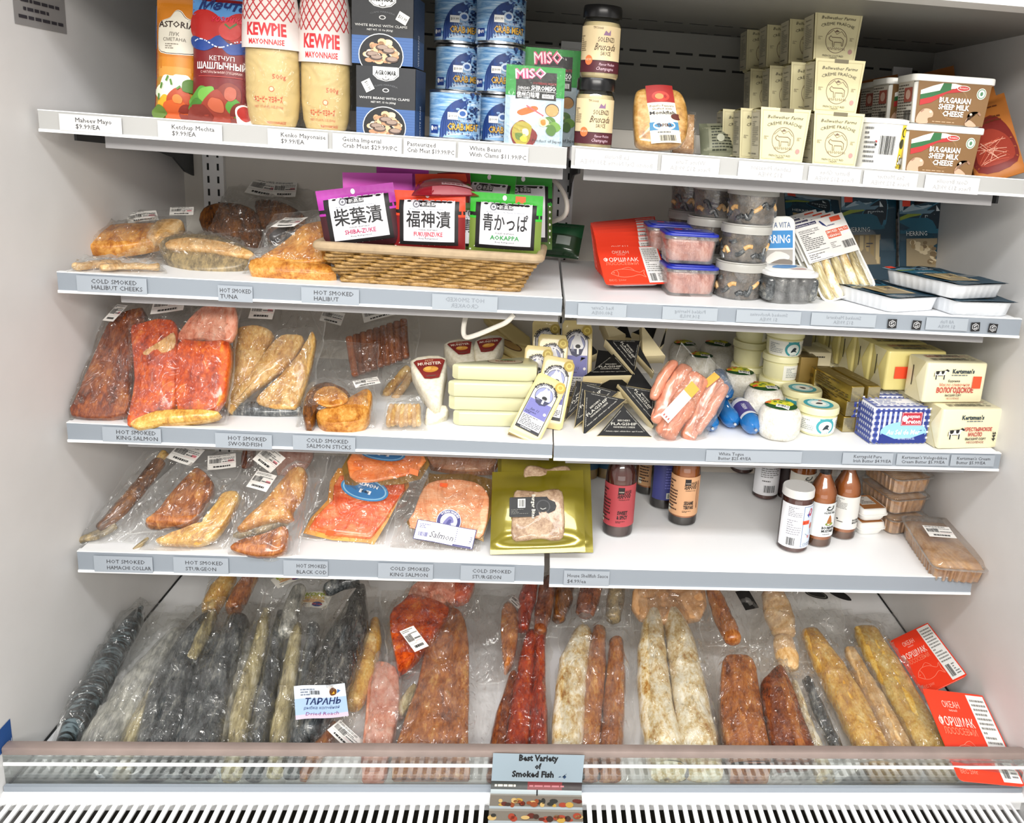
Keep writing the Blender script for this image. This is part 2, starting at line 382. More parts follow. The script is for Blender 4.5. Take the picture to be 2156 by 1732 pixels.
# perforations of the back wall and ceiling
mb = MB()
def slot_row(y, z, x0, ph, flat):
    x = -WX + .03 + ph
    while x < WX - .05:
        if flat: mb.box(x, x + .036, y, y + .0045, z - .0006, z + .001, M_dark)
        else: mb.box(x, x + .036, y - .0038, y - .002, z, z + .0046, M_dark)
        x += .0495
for k, (pyl) in enumerate((108, 138)):
    P = at(1332, pyl, 1, YB); slot_row(YB, P.z, 0, .0247 * k, False)
for k, (pyl) in enumerate((43, 62)):
    P = at(1372, pyl, 2, ZC); slot_row(P.y, ZC, 0, .0247 * k, True)
o = mb.build('trim_vents'); o['kind'] = 'structure'
# bottom deck with its side seams
wall_box('trim_deck', -WX, WX, YG - .012, YB, ZD - .03, ZD, mat=M_metal)
mb = MB()
for x in (-WX, WX - .0025): mb.box(x, x + .0025, YG, YB, ZD, ZD + .003, M_dark)
o = mb.build('trim_seam'); o['kind'] = 'structure'
wall_box('trim_plinth', -WX, WX, -.60, -.55, 0, ZD - .04, mat=M_metal)
# ---------------------------------------------------------------- slotted uprights
def upright(x, label):
    r = thing('shelf_upright', label, 'shelf upright', (x, YB, Z0 - .30), group='slotted uprights on the back wall')
    mb = MB(); mb.box(-.021, .021, -.012, 0, 0, 1.17, M_metal); mb.build('channel', r)
    mb = MB(); z = .012
    while z < 1.15:
        for dx in (-.010, .010): mb.box(dx - .002, dx + .002, -.0128, -.011, z, z + .014, M_dark)
        z += .0265
    mb.build('slot_strip', r)
upright(-.728, 'white slotted steel upright against the back wall near the left side wall')
upright(.006, 'white slotted steel upright between the left and right shelves')
upright(.722, 'white slotted steel upright against the back wall near the right side wall')
# ---------------------------------------------------------------- shelves
SHELF = {}
SPX = {1: (((85, 232, 275), (1193, 312, 353)), ((1203, 308, 352), (2166, 380, 414))),
       2: (((125, 572, 613), (1183, 627, 661)), ((1190, 632, 665), (2145, 671, 709))),
       3: (((145, 888, 926), (1163, 933, 960)), ((1166, 935, 965), (2102, 953, 988))),
       4: (((167, 1158, 1199), (1145, 1187, 1225)), ((1157, 1192, 1230), (2043, 1214, 1247)))}
ORD = {1: 'top', 2: 'second', 3: 'third', 4: 'fourth'}
def make_shelf(k, side):
    (xl, yt, yb), (xr, yt2, yb2) = SPX[k][side]
    a, b = at(xl, yb, 1, 0), at(xr, yb2, 1, 0); a2, b2 = at(xl, yt, 1, 0), at(xr, yt2, 1, 0)
    x0, x1 = max((a.x + a2.x) / 2, -WX + .004), min((b.x + b2.x) / 2, WX - .004)
    SHELF[(k, side)] = (x0, a2.z - .0015, x1, b2.z - .0015)
    sd = 'left' if side == 0 else 'right'
    r = thing('wall_shelf', 'white steel shelf with grey price rail, %s shelf down on the %s' % (ORD[k], sd) if k > 1 else 'white steel shelf with pale price rail, top shelf on the %s' % sd, 'shelf', (x0, 0, a.z), group='steel shelves of the case')
    def zz(x, t): return (a.z, a2.z)[t] + ((b.z, b2.z)[t] - (a.z, a2.z)[t]) * (x - x0) / (x1 - x0) - a.z
    def sbox(mb, xa, xb, y0, y1, za, zb, mat):           # za / zb = (rail edge 0 bottom, 1 top; offset)
        v = []
        for (t, dz) in (za, zb):
            for x, y in ((xa, y0), (xb, y0), (xb, y1), (xa, y1)): v.append((x - x0, y, zz(x, t) + dz))
        mb.add(v, [(3, 2, 1, 0), (4, 5, 6, 7), (0, 1, 5, 4), (1, 2, 6, 5), (2, 3, 7, 6), (3, 0, 4, 7)], mat)
    mb = MB(); sbox(mb, x0, x1, .004, .45, (1, -.022), (1, -.0015), M_metal); mb.build('deck', r, smooth=0)
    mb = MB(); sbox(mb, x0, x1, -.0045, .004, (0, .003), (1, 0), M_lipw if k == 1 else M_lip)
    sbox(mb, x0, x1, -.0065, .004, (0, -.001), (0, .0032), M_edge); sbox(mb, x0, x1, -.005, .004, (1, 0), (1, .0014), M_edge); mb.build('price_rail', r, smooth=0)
    mb = MB(); i0, i1 = ((.075, .004) if side == 0 else (.022, .042)); sbox(mb, x0 + i0, x1 - i1, .03, .055, (0, -.020), (1, -.022), M_under); mb.build('front_channel', r, smooth=0)
    for xx in (x0 + .016, x1 - .016):
        mb = MB(); zt = zz(xx, 1) - .023
        pts = [(.06, zt), (.06, zt - .02), (.30, zt - .035), (.40, zt - .055), (.452, zt - .085), (.492, zt - .095), (.492, zt)]
        mb.rings([[(xx - x0 - .002, y, z) for y, z in pts], [(xx - x0 + .002, y, z) for y, z in pts]], M_black); mb.build('bracket', r, smooth=0)
    return r
for k in SPX:
    for sd in (0, 1): make_shelf(k, sd)
def zsh(k, x):
    s = 0 if x < 0.0 else 1; x0, z0, x1, z1 = SHELF[(k, s)]; return z0 + (z1 - z0) * (x - x0) / (x1 - x0)
def on(k, px, py):
    """point where the pixel's ray meets the top of shelf k (5 = bottom deck)"""
    if k == 5: return at(px, py, 2, ZD)
    z = zsh(k, 0)
    for _ in range(5): P = at(px, py, 2, z); z = zsh(k, P.x)
    return at(px, py, 2, z)
def on_y(k, px, y):
    """point on shelf k at depth y that shows in pixel column px"""
    P = Vector((0, y, ZD if k == 5 else zsh(k, 0))); X = 0.0
    for _ in range(12):
        q = proj((X, y, P.z)); X += (px - q[0]) * mpp((X, y, P.z)); P.z = ZD if k == 5 else zsh(k, X)
    return Vector((X, y, P.z))
# ---------------------------------------------------------------- front guard, sign and air grille
g = thing('acrylic_guard', 'clear acrylic front guard with thick top edge across the bottom deck', 'front guard', (0, YG, ZD))
ZR = at(1078, 1575, 1, YG).z
M_acr = film('clear_acrylic', 'f4f7f6', haze=.035, base=.03, rough=.03, bump=.02, scale=6, fres=.8)
mb = MB(); mb.box(-WX + .001, WX - .001, -.003, .003, 0, ZR - .012 - ZD, M_acr); mb.build('panel', g, smooth=0)
M_rim = plain('tinted_acrylic_edge', '96867f', .22, noise=.25, nscale=25)
mb = MB(); mb.box(-WX + .001, WX - .001, -.006, .011, ZR - .012 - ZD, ZR - ZD, M_rim, bev=.003); mb.build('top_edge', g)
mb = MB(); mb.box(-WX + .001, WX - .001, -.0045, -.003, ZR - .031 - ZD, ZR - .026 - ZD, M_edge); mb.build('white_strip', g, smooth=0)
mb = MB(); mb.box(-WX + .001, WX - .001, -.009, -.003, 0, .009, M_lip); mb.build('base_channel', g, smooth=0)
gr = thing('air_grille', 'white slotted air grille in front of the clear guard', 'grille', (0, YG - .012, ZD - .004))
mb = MB(); PIT, SW, Y0s, Y1s = .01492, .0076, -.014, -.235
mb.box(-WX, WX, Y0s + .004, .0, -.003, 0, M_metal)
xs = -WX + .012; vs = []
n_sl = int((2 * WX - .02) / PIT)
for i in range(n_sl):
    cx = xs + i * PIT; r = SW / 2; h = PIT / 2
    arc = [(cx + r * math.cos(R_(180 - 18 * k)), Y0s - r + r * math.sin(R_(18 * k))) for k in range(11)]
    top = [(cx - h + PIT * k / 10, Y0s + .004) for k in range(11)]
    v = [(x, y, z) for z in (0, -.003) for x, y in top + arc]
    f = [(k, k + 11, k + 12, k + 1) for k in range(10)] + [(11 + k, 33 + k, 34 + k, 12 + k) for k in range(10)]
    mb.add(v, f, M_metal)
    for s0, s1 in ((cx - h, cx - r), (cx + r, cx + h)):
        mb.add([(s0, Y1s, 0), (s1, Y1s, 0), (s1, Y0s - r, 0), (s0, Y0s - r, 0)], [(0, 1, 2, 3)], M_metal)
    mb.add([(cx - h, Y0s + .004, 0), (cx - h, Y0s - r, 0), (cx - r, Y0s - r, 0)], [(0, 1, 2)], M_metal); mb.add([(cx + h, Y0s + .004, 0), (cx + r, Y0s - r, 0), (cx + h, Y0s - r, 0)], [(0, 1, 2)], M_metal)
    for s0, sg in ((cx - r, 1), (cx + r, -1)):
        mb.add([(s0, Y1s, 0), (s0, Y0s - r, 0), (s0, Y0s - r, -.003), (s0, Y1s, -.003)], [(0, 1, 2, 3)], M_metal)
mb.build('slot_panel', gr, smooth=0)
mb = MB(); mb.box(-WX, WX, -.30, -.004, -.075, -.070, plain('shaded_frosty_duct', '1b2020', .5, noise=.8, nscale=26)); mb.build('duct_floor', gr, smooth=0)  # near-black colour puts the shade below the slots into the duct floor
mb = MB(); mb.box(-WX, WX, -.34, Y1s, -.012, 0, M_metal); mb.build('front_rim', gr, smooth=0)
# ================================================================ shared product builders
def Wm(px, P): return px * mpp(P)
def Hm(P, px, py): return at(px, py, 1, P.y).z - P.z
def interp(prof):
    zs = [p[1] for p in prof]; rs = [p[0] for p in prof]
    return lambda z: float(np.interp(z, zs, rs))
def wrap(rf, w, z0=0, sx=1, sy=1, R=None, a0=0, off=.0004):
    """artwork wrapped round an upright lathe; rf(z) = radius"""
    def fn(x, y, l):
        r = rf(z0 + y) + l + off; a = (x - w / 2) / (R or rf(z0 + y)) + a0; return (r * sx * math.sin(a), -r * sy * math.cos(a), z0 + y)
    return fn
def face(o, u, v):
    o, u, v = Vector(o), Vector(u).normalized(), Vector(v).normalized(); n = u.cross(v)
    return lambda x, y, l: o + u * x + v * y + n * (l + .0003)
def price_sticker(w=.012, h=.009, txt='$9.99'):
    return Art(w, h).rect(0, 0, 1, 1, 'f4f4f0', 1).text(txt, .5, .34, h * .34, '333333', w=w * .8)
def scale_label(seed=0, red=True, w=.05, h=.042):
    a = Art(w, h).rect(0, 0, 1, 1, 'f3f1ec', 1, 4).fine(.06, .82, .8, .95, 2, '6a6a6a', seed).fine(.3, .6, .95, .78, 2, '777777', seed + 3).barcode(.06, .42, .48, .72, '4a4a4a', 20, seed=seed)
    a.fine(.52, .42, .95, .56, 1, '555555', seed + 5).rect(.5, .385, 1, .395, 'c05560', 3).fine(.2, .08, .8, .26, 1, '3c3c3c', seed + 7, fill=.6).rect(.02, .31, .98, .32, '999999', 2)
    if red: a.rect(.72, .45, .92, .58, 'd98088', 3)
    return a
FILM = film(tint='fdfdfc', haze=.035, base=.06, rough=.06, bump=.8, scale=16, fres=.4); FILM_V = film('vacuum_film', 'fdfbf8', haze=.012, base=.06, rough=.05, bump=.8, scale=20, fres=.4)
FILM_E = film('film_edge', 'f8f8f6', haze=.16, base=.05, rough=.1, bump=.4, scale=12, fres=.4)
FILM_H = film('cloudy_film', 'fafaf8', haze=.09, base=.045, rough=.08, bump=.8, scale=14, fres=.4)
FILM_S = film('shrink_film', 'ffffff', haze=.006, base=.008, rough=.05, bump=.5, scale=20, fres=.3)
def pouch(root, name, w, h, thick, mat, art=None, wf=lambda t: 1, back=.5, seal=(.05, .06), nu=18, nv=22, off=0, mats_back=None, pw=1.0):
    """sealed, filled pouch in the local u / v / n frame with its base centre at the origin"""
    def bul(s, t):
        a = max(0, 1 - abs(2 * s - 1) ** 2.4); b = min(1, max(0, (t - seal[0]) / .16)) * min(1, max(0, (1 - seal[1] - t) / .22))
        return thick * (a ** .75) * (b * (2 - b)) ** .8 * (1 + .10 * mnoise.noise((s * 4, t * 5, thick * 300)))
    def P(x, y, l): s, t = x / w, y / h; return ((x - w / 2) * wf(t), y, bul(s, t) + l + off)
    mb = MB(); mb.grid(lambda i, j: P(i * w, j * h, 0), nu, nv, mat)
    mb.grid(lambda i, j: ((w / 2 - i * w) * wf(j), j * h, -bul(1 - i, j) * back - .0006 + off), nu, nv, mats_back or mat)
    if art: art.emit(mb, P, .0003, .009)
    o = mb.build(name, root, smooth=60); return o, P
# ================================================================ TOP SHELF
def H1(P, py): return Hm(P, proj(P)[0], py)
# --- sauce pouches
def sauce_pouch(px, y, wpx, pyt, lean, label, base, art_fn, cap=None, thick=.016):
    P = on_y(1, px, y); h = H1(P, pyt); w = Wm(wpx, P); a = Art(w, h); art_fn(a)
    F = Frame(P, P + Vector((0, lean, h))); r = thing('sauce_pouch', label, 'sauce pouch', M=F.M)
    pouch(r, 'pouch', w, h, thick, base, a, wf=lambda t: 1 - .05 * math.sin(math.pi * min(1, t * 1.3)))
    return r, w, h
def food_pile(a, pts, seed, l=4):
    rd = random.Random(seed)
    for (x, y, r, c) in pts:
        q = [(x + r * rd.uniform(.75, 1.15) * math.cos(k * .7854) / a.w, y + r * rd.uniform(.75, 1.15) * math.sin(k * .7854) / a.h) for k in range(8)]; a.poly(q, c, l, 3); l += 1
def art_orange(a):
    a.rect(0, 0, 1, 1, 'b9701c', 1, 8); a.rect(0, 0, 1, .34, 'a8812f', 2, 4)
    for i, (c, y0, y1) in enumerate((('c07a22', .42, .5), ('c98d3c', .34, .42))): a.rect(0, y0, 1, y1, c, 2, 4)
    p = [(.2, .54), (.9, .54), (.97, .62), (.93, .78), (.75, .82), (.62, .87), (.5, .87), (.4, .81), (.18, .77), (.12, .66)]
    a.poly([(x * 1.06 - .03, (y - .7) * 1.06 + .7) for x, y in p], 'f1ece0', 3, 4).poly([(x * 1.03 - .015, (y - .7) * 1.03 + .7) for x, y in p], '3b2414', 4, 4).poly(p, 'cfcabb', 5, 4)
    a.text('ASTORIA', .55, .735, a.h * .05, '2c1a10', w=a.w * .82, b=.02, l=6).text('ЛУК', .52, .665, a.h * .03, '5a5248', l=6).text('СМЕТАНА', .52, .625, a.h * .026, '5a5248', l=6).fine(.3, .56, .75, .61, 3, '7a7266', l=6)
    food_pile(a, [(.45, .26, .021, 'e8e9da'), (.7, .3, .014, 'dfe3cf'), (.25, .22, .014, 'dadfc8'), (.3, .12, .012, 'd8a126'), (.62, .14, .02, 'a8401a'), (.5, .07, .02, 'c2551d'), (.82, .05, .014, '7e2513'), (.12, .05, .012, '58742b'), (.62, .16, .008, 'df7a38'), (.9, .27, .012, '4d6f2c')], 3, 6)
    for x, y, r in ((.36, .3, 60), (.5, .27, 110), (.22, .24, 70), (.62, .24, 30), (.15, .15, 80)): a.line([(x, y), (x + .1 * math.cos(R_(r)), y + .05 * math.sin(R_(r)))], .003, '4c7a2a', 16)
def art_ketchup(a):
    a.rect(0, 0, 1, 1, '6d0f14', 1, 8); a.rect(0, .66, 1, 1, '4f83b8', 2, 6); a.poly([(0, .82), (.25, .86), (.5, .8), (.6, .7), (.3, .62), (0, .66)], 'a8201c', 3, 4).poly([(.55, .74), (.75, .84), (1, .82), (1, .64), (.7, .62)], 'a51d1a', 3, 4)
    a.poly([(0, .66), (.3, .62), (.5, .66), (.7, .6), (1, .64), (1, .56), (.7, .52), (.5, .58), (.25, .54), (0, .58)], '1f3f86', 4, 4)
    rd = random.Random(2)
    for k in range(40): x = rd.uniform(.05, .95); a.ell(x, .60 + .03 * math.sin(x * 9), .0011, .0011, 'c9d6ee', 5, 8)
    a.ell(.68, .7, .016, .014, 'b5221d', 5).line([(.6, .75), (.68, .72), (.78, .76)], .003, '3f6a2c', 6)
    a.text('Мечта', .52, .86, a.h * .085, '1d2c60', w=a.w * .78, b=.03, shear=.25, l=6).text('хозяйки', .62, .765, a.h * .05, 'c2213a', w=a.w * .52, b=.02, shear=.25, l=6)
    a.text('КЕТЧУП', .56, .47, a.h * .034, 'efe7e0', w=a.w * .42, l=6).text('ШАШЛЫЧНЫЙ', .54, .405, a.h * .048, 'f6f0ea', w=a.w * .84, b=.02, l=6).text('С НАТУРАЛЬНЫМИ СПЕЦИЯМИ', .54, .37, a.h * .018, 'd8b8b0', w=a.w * .7, l=6).rect(.15, .345, .9, .35, 'b04038', 6)
    food_pile(a, [(.2, .16, .02, '4f8a34'), (.32, .2, .016, '6aa442'), (.12, .1, .014, '3f7529'), (.7, .2, .022, '7c2a1c'), (.5, .1, .026, '8f3423'), (.15, .04, .02, '74261a'), (.78, .12, .014, '4f8a34'), (.85, .05, .02, '6e2317'), (.48, .13, .012, 'b3583a'), (.72, .22, .01, 'a85038'), (.93, .06, .016, 'e9e2d8'), (.93, .075, .011, 'a3241c')], 5, 6)
M_po = plain('glossy_pouch_foil', 'b9701c', .22, coat=.4); M_pk = plain('glossy_dark_red_pouch', '6d0f14', .2, coat=.4); M_pb = plain('blue_red_pouch_back', '6a2430', .25, coat=.3)
sauce_pouch(372, .065, 86, -14, .03, 'orange sauce pouch with white crest, standing at the left end of the top shelf', M_po, art_orange)
sauce_pouch(466, .050, 122, -22, .03, 'dark red ketchup pouch with blue top and grilled meat picture on the top shelf', M_pk, art_ketchup)
r, w, h = sauce_pouch(377, .12, 100, 8, .03, 'blue and red sauce pouch mostly hidden behind the orange pouch', M_pb, lambda a: a.rect(0, .62, 1, 1, '3d5f94', 1, 6).rect(0, 0, 1, .62, '7c1a1c', 1, 6).rect(0, .35, 1, .4, '23407e', 2, 6))
# --- mayonnaise bottles
M_mayo = plain('cream_mayonnaise', 'c8b078', .4, coat=.3, noise=.04, nscale=12)
def mayo_bottle(px, y, wpx, pyt, split, label):
    P = on_y(1, px, y); h = H1(P, pyt); R = Wm(wpx, P) / 2
    r = thing('mayonnaise_bottle', label, 'mayonnaise bottle', P, 0, 'bagged mayonnaise bottles')
    pr = [(R * .62, 0), (R * .8, .004), (R * .9, .016), (R * .97, h * .2), (R * .96, h * .45), (R * .9, h * .7), (R * .75, h * .86), (R * .4, h * .95), (R * .3, h)]
    mb = MB(); mb.lathe(pr, M_mayo, 36, sy=.62); rf = interp(pr); w = 2.6 * R
    a = Art(w, h); Z = split
    a.text('500g', .66, Z - .20, h * .032, 'c9573f', w=R * .5).ell(.55, Z - .27, .004, .004, 'c9573f', 3).ell(.55, Z - .27, .003, .003, 'f0dfa6', 4)
    a.text('キユーピー マヨネーズ', .5, Z - .36, h * .036, 'c8452c', w=R * 1.05, b=.02).text('NET 17.64 FL.OZ.(500g)', .5, Z - .40, h * .016, 'c8674f', w=R * 1.1).text('MAYONNAISE', .62, .025, h * .02, 'c23b2a', w=R * .8)
    a.emit(mb, wrap(rf, w, sy=.62, R=R)); mb.build('bottle', r)
    # clear outer bag with the printed upper half
    R2 = R * 1.06; p2 = [(R2 * .9, .002), (R2 * .97, .03), (R2, h * .25), (R2 * .98, h * .6), (R2 * .93, h * .8), (R2 * .8, h * .97), (R2 * .7, h * 1.02)]
    mb = MB(); mb.lathe(p2, FILM_S, 40, sy=.68, cap0=False, cap1=False); o = mb.build('outer_bag', r)
    rf2 = interp(p2); w2 = 3.05 * R2; hh = h * (1 - Z); a = Art(w2, hh)
    a.rect(0, 0, 1, 1, 'd6ccc8', 1, 24, 10)
    y0 = .40; n = 8; dx = .8 / n                             # red diamond net, pointed lower rim
    for k in range(-6, n + 7):
        for sg in (1, -1):
            x0 = .1 + k * dx; L = []
            for i in range(13):
                t = i / 12; x = x0 + sg * t * (1 - y0) * 1.0 * .62
                if .1 <= x <= .9: L.append((x, y0 + (1 - y0) * t))
            if len(L) > 1: a.line(L, .0019, 'b3232d', 3)
    a.text('KEWPIE', .5, .185, hh * .17, 'c1272f', w=R * 1.5, b=.035).text('MAYONNAISE', .5, .055, hh * .075, 'c1272f', w=R * 1.32, b=.02)
    mb = MB(); a.emit(mb, wrap(rf2, w2, z0=h * Z, sy=.68, R=R2)); mb.build('printed_band', r)
    return r
mayo_bottle(577, .045, 112, -42, .535, 'bagged mayonnaise bottle with red net print standing beside the dark red ketchup pouch')
mayo_bottle(687, .050, 102, -32, .47, 'bagged mayonnaise bottle with red net print standing beside the black boxes')
# --- boxes of white beans
def beans_box(P, w, d, h, rz, label, st):
    r = thing('food_box', label, 'food box', P, rz, 'black and blue boxes of white beans')
    mb = MB(); M1 = plain('black_carton', '22252a', .5, noise=.25, nscale=9); mb.box(-w / 2, w / 2, 0, d, 0, h, M1); a = Art(w, h)
    a.rect(0, 0, 1, .4, '3f6299', 1).rect(0, .4, 1, 1, '26282c', 1)
    for k in range(9): a.rect(0, .03 + .04 * k, 1, .032 + .04 * k, '34568c', 2)
    a.poly([(.28, 1), (.28, .88), (.36, .82), (.5, .795), (.64, .82), (.72, .88), (.72, 1)], 'e9eaea', 3).poly([(.295, 1), (.295, .885), (.37, .83), (.5, .808), (.63, .83), (.705, .885), (.705, 1)], '1d2024', 4).poly([(.3, 1), (.3, .89), (.375, .835), (.5, .813), (.625, .835), (.7, .89), (.7, 1)], 'f2f2f0', 5)
    a.text('AGROMAR', .5, .885, h * .062, '1b1e22', w=w * .36, b=.03, l=6).line([(.5, .87), (.5, .84)], .001, '333333', 6).ell(.5, .855, .006, .005, '333333', 6, 12, 1, 200, 340, .8)
    a.text('CLAMS MARINERA', .5, .73, h * .024, '6b6e72', w=w * .4, arc=w * .6).ell(.5, .665, .005, .003, 'd8d8d8', 4).ell(.5, .665, .0035, .002, '26282c', 5)
    a.text('WHITE BEANS WITH CLAMS', .48, .53, h * .034, 'e8e8e6', w=w * .85).text('NET WT. 15 Oz (420g)', .46, .475, h * .026, 'dcdcda', w=w * .42, b=.01)
    cx, cy, R = .48, .13, w * .37
    a.ell(cx, cy, R, R * .93, 'dfe3e6', 4, 30, 1).ell(cx, cy, R * .96, R * .89, '17191d', 5, 30, 1); rd = random.Random(9)
    for k in range(48):
        t = rd.uniform(0, 6.28); q = R * .68 * math.sqrt(rd.random()); x, y = cx + q * math.cos(t) / w, cy + q * math.sin(t) / h
        if y > .015: a.ell(x, y, rd.uniform(.004, .007), rd.uniform(.003, .005), rd.choice(('d9b48e', 'e6cba8', 'c99c76', 'efd9bd', 'b98a68')), 6 + k % 5, 10)
    for x, y, t in ((.6, .2, 30), (.4, .1, -20), (.66, .08, 50), (.5, .24, 5), (.34, .14, 70)): a.ell(x, y, .010, .0045, '54433c', 11, 14).ell(x + .01, y + .008, .008, .003, '9a8578', 12, 14)
    a.emit(mb, face((-w / 2, 0, 0), (1, 0, 0), (0, 0, 1)))
    b = Art(d, h).rect(0, 0, 1, 1, '2c4874', 1).rect(0, .4, 1, 1, '24344f', 2).text('WHITE BEANS', .5, .25, d * .12, 'd5dbe5', w=h * .45, rot=90).emit(mb, face((w / 2, 0, 0), (0, 1, 0), (0, 0, 1)))
    mb.build('carton', r, smooth=0)
    x, y, rot = st; mb = MB(); s = price_sticker(.017, .014, '$11.99'); s.emit(mb, lambda X, Y, l: ((x - .5) * w + (X - .0085) * math.cos(rot) - (Y - .007) * math.sin(rot), -.0016 - l, y * h + (X - .0085) * math.sin(rot) + (Y - .007) * math.cos(rot))); mb.build('price_sticker', r, smooth=0)
    return r
P = on_y(1, 812, .012); w = Wm(122, P); h1 = H1(P, 141)
beans_box(P, w, .075, h1, -3, 'black and blue bean box standing on the shelf as the lower of its stack', (.2, .72, R_(-62)))
P2 = P + Vector((-.006, .003, h1 + .003)); beans_box(P2, w * 1.03, .075, h1, -4, 'black and blue bean box lying on top of another one', (.83, .67, R_(-28)))
# --- crab meat cans
M_can = organic('blue_wave_print', ['f0f4f8', '9fc3e2', '4f86bd', '27548f'], (8, 8, 130), .3, 0, .4, 1.0, .32, .72)
M_tin = plain('tinplate_rim', 'c9ccd0', .25, 1)
def crab_can(P, R, h, rz, label):
    r = thing('crab_meat_can', label, 'food can', P, rz, 'stacked blue crab meat cans')
    mb = MB(); mb.lathe([(R * .98, .003), (R * .98, h - .003)], M_can, 40, cap0=False, cap1=False); w = 2.4 * R; a = Art(w, h); rf = lambda z: R * .98
    rd = random.Random(4)
    for k in range(8): a.line([(.30 + .05 * k, .06 + .02 * k), (.34 + .03 * k, .45), (.5 + .03 * k, .74), (.72, .86 - .03 * k)], .0022, '1e3b78', 2, 5)
    a.poly([(.32, .06), (.33, .4), (.42, .66), (.6, .82), (.78, .84), (.6, .72), (.5, .55), (.46, .3), (.38, .12)], '224589', 2, 3)
    for k in range(120):
        x, y = rd.uniform(.55, 1.0), rd.uniform(.06, .95)
        if x > .55 + .25 * abs(y - .5): a.ell(x, y, rd.uniform(.001, .0035), rd.uniform(.001, .003), rd.choice(('16284f', '2a4a80', '8fb0d6', '1c3568', '45689c')), 3, 7)
    a.ell(.66, .55, .008, .007, 'c9d8ea', 4, 12).ell(.66, .55, .005, .004, '3a5fa0', 5, 10).text('CRAB MEAT', .70, .22, h * .13, '3c2a10', w=R * 1.3, b=.06, l=5).text('CRAB MEAT', .70, .22, h * .13, 'd9a94a', w=R * 1.3, b=.015, l=6)
    a.text('PASTEURIZED', .72, .38, h * .05, 'cfd8e4', w=R * .6).text('Wild Caught Product', .62, .13, h * .05, 'e8edf4', w=R * .9, l=6).rect(.09, .13, .26, .30, '22408a', 4).text('NFI', .2, .2, h * .06, 'ffffff', l=6).ell(.13, .23, .003, .004, 'ffffff', 5, 8)
    a.emit(mb, wrap(rf, w, R=R * 1.0)); mb.build('can', r)
    for z in (0, h - .005): mb = MB(); mb.lathe([(R * .97, z), (R, z + .001), (R, z + .004), (R * .97, z + .005)], M_tin, 40); mb.build('rim', r)
    mb = MB(); s = price_sticker(.015, .011, '$19.99'); s.emit(mb, wrap(rf, .015, z0=h * .42, a0=.02, off=.0022)); mb.build('price_sticker', r)
    return r
P = on_y(1, 957, .065); R = Wm(107, P) / 2; hc = H1(P, 192)
can0 = crab_can(P, R, hc, 0, 'blue crab meat can in bright light at the front, standing alone before the dark stacks')
def can(px, y, lev, rz, label):
    Q = on_y(1, px, y); return copy_tree(can0, TR(Q.x, Q.y, Q.z + lev * (hc + .0015), rz), label)
for lev, lb in ((0, 'bottom can of the right stack of blue crab cans, half hidden by the miso pack'), (1, 'middle can of the right stack of blue crab cans, above the miso pack'), (2, 'top can of the right stack of blue crab cans, with a pale price sticker')): can(1052 - 3 * lev, .125, lev, -14 + 6 * lev, lb)
for lev, lb in ((0, 'bottom can of the dim left stack, hidden behind the bright front can'), (1, 'middle can of the dim left stack of blue crab cans'), (2, 'top can of the dim left stack of blue crab cans, furthest in the dark')): can(968 - 4 * lev, .175, lev, 6 - 5 * lev, lb)
# --- miso packs
def miso(P, w, h, d, lean, rz, label, dark=False):
    M = TR(P.x, P.y, P.z, rz, -lean); r = thing('miso_pack', label, 'miso pack', M=M, group='green and black miso packs')
    mb = MB(); mp = plain('beige_miso_paste', 'b7946a', .35, coat=.5); mb.rbox(0, d / 2, 0, w * .97, d, h * .97, .008, mp); mb.build('paste_tub', r)
    mb = MB(); a = Art(w, h)
    a.rect(0, .0, 1, .66, '9db4c4', 1).rect(0, .62, 1, 1, '1f8b34', 2).rect(.17, .58, .86, .93, '111311', 3)
    a.text('MISO', .42, .85, h * .115, 'e65a86', w=w * .52, b=.06, rot=5, l=4).text('MISO', .42, .85, h * .115, 'fbeff2', w=w * .52, b=.0, rot=5, l=5).text('SOYBEAN PASTE', .66, .775, h * .028, 'b8232c', w=w * .4, l=5)
    a.text('SHINSHU', .30, .70, h * .038, 'f2f2f2', w=w * .2, l=5).text('SHIROMISO', .64, .70, h * .058, 'ffffff', w=w * .42, b=.02, l=5).rect(.2, .685, .84, .69, 'e8e8e8', 4).text('信州白味噌', .38, .605, h * .06, 'ffffff', w=w * .38, b=.01, l=5).rect(.62, .605, .82, .655, 'd8d8d8', 4).text('WHITE', .72, .612, h * .035, '222222', w=w * .16, l=5)
    a.rect(.08, 0, .95, .6, 'b3c3cc', 2).ell(.36, .42, w * .28, w * .24, 'dfe6ea', 3).ell(.36, .43, w * .24, w * .19, 'c4d2dc', 4).poly([(.2, .41), (.3, .46), (.5, .5), (.56, .46), (.44, .41), (.28, .37)], 'b8641f', 5, 4).line([(.36, .5), (.66, .38)], .002, 'cc5a66', 6).ell(.8, .46, w * .12, w * .11, '3a2f2c', 4).ell(.8, .455, w * .11, w * .1, 'c8965a', 5)
    food_pile(a, [(.78, .3, .01, '4f7a2c'), (.86, .24, .009, '6d9a3a'), (.66, .3, .008, 'e8d9a8'), (.66, .3, .005, 'd2812c'), (.3, .13, .022, '7c1a18'), (.3, .13, .018, 'a89a34'), (.25, .1, .007, '5d7a2c'), (.36, .16, .006, 'e9e2b8'), (.34, .08, .006, 'd8c23c'), (.8, .2, .008, '49702a')], 4, 4)
    a.text('Product of Japan', .73, .045, h * .034, '222222', w=w * .5, l=16); a.emit(mb, face((-w / 2, -.001, 0), (1, 0, 0), (0, 0, 1))); mb.build('printed_front', r, smooth=0)
    mb = MB(); mb.rbox(0, d / 2, -.001, w * 1.02, d + .008, h * 1.03, .008, FILM_S); mb.build('clear_wrap', r)
    return r
P = on_y(1, 1122, .03); w = Wm(122, P); h = H1(P, 141)
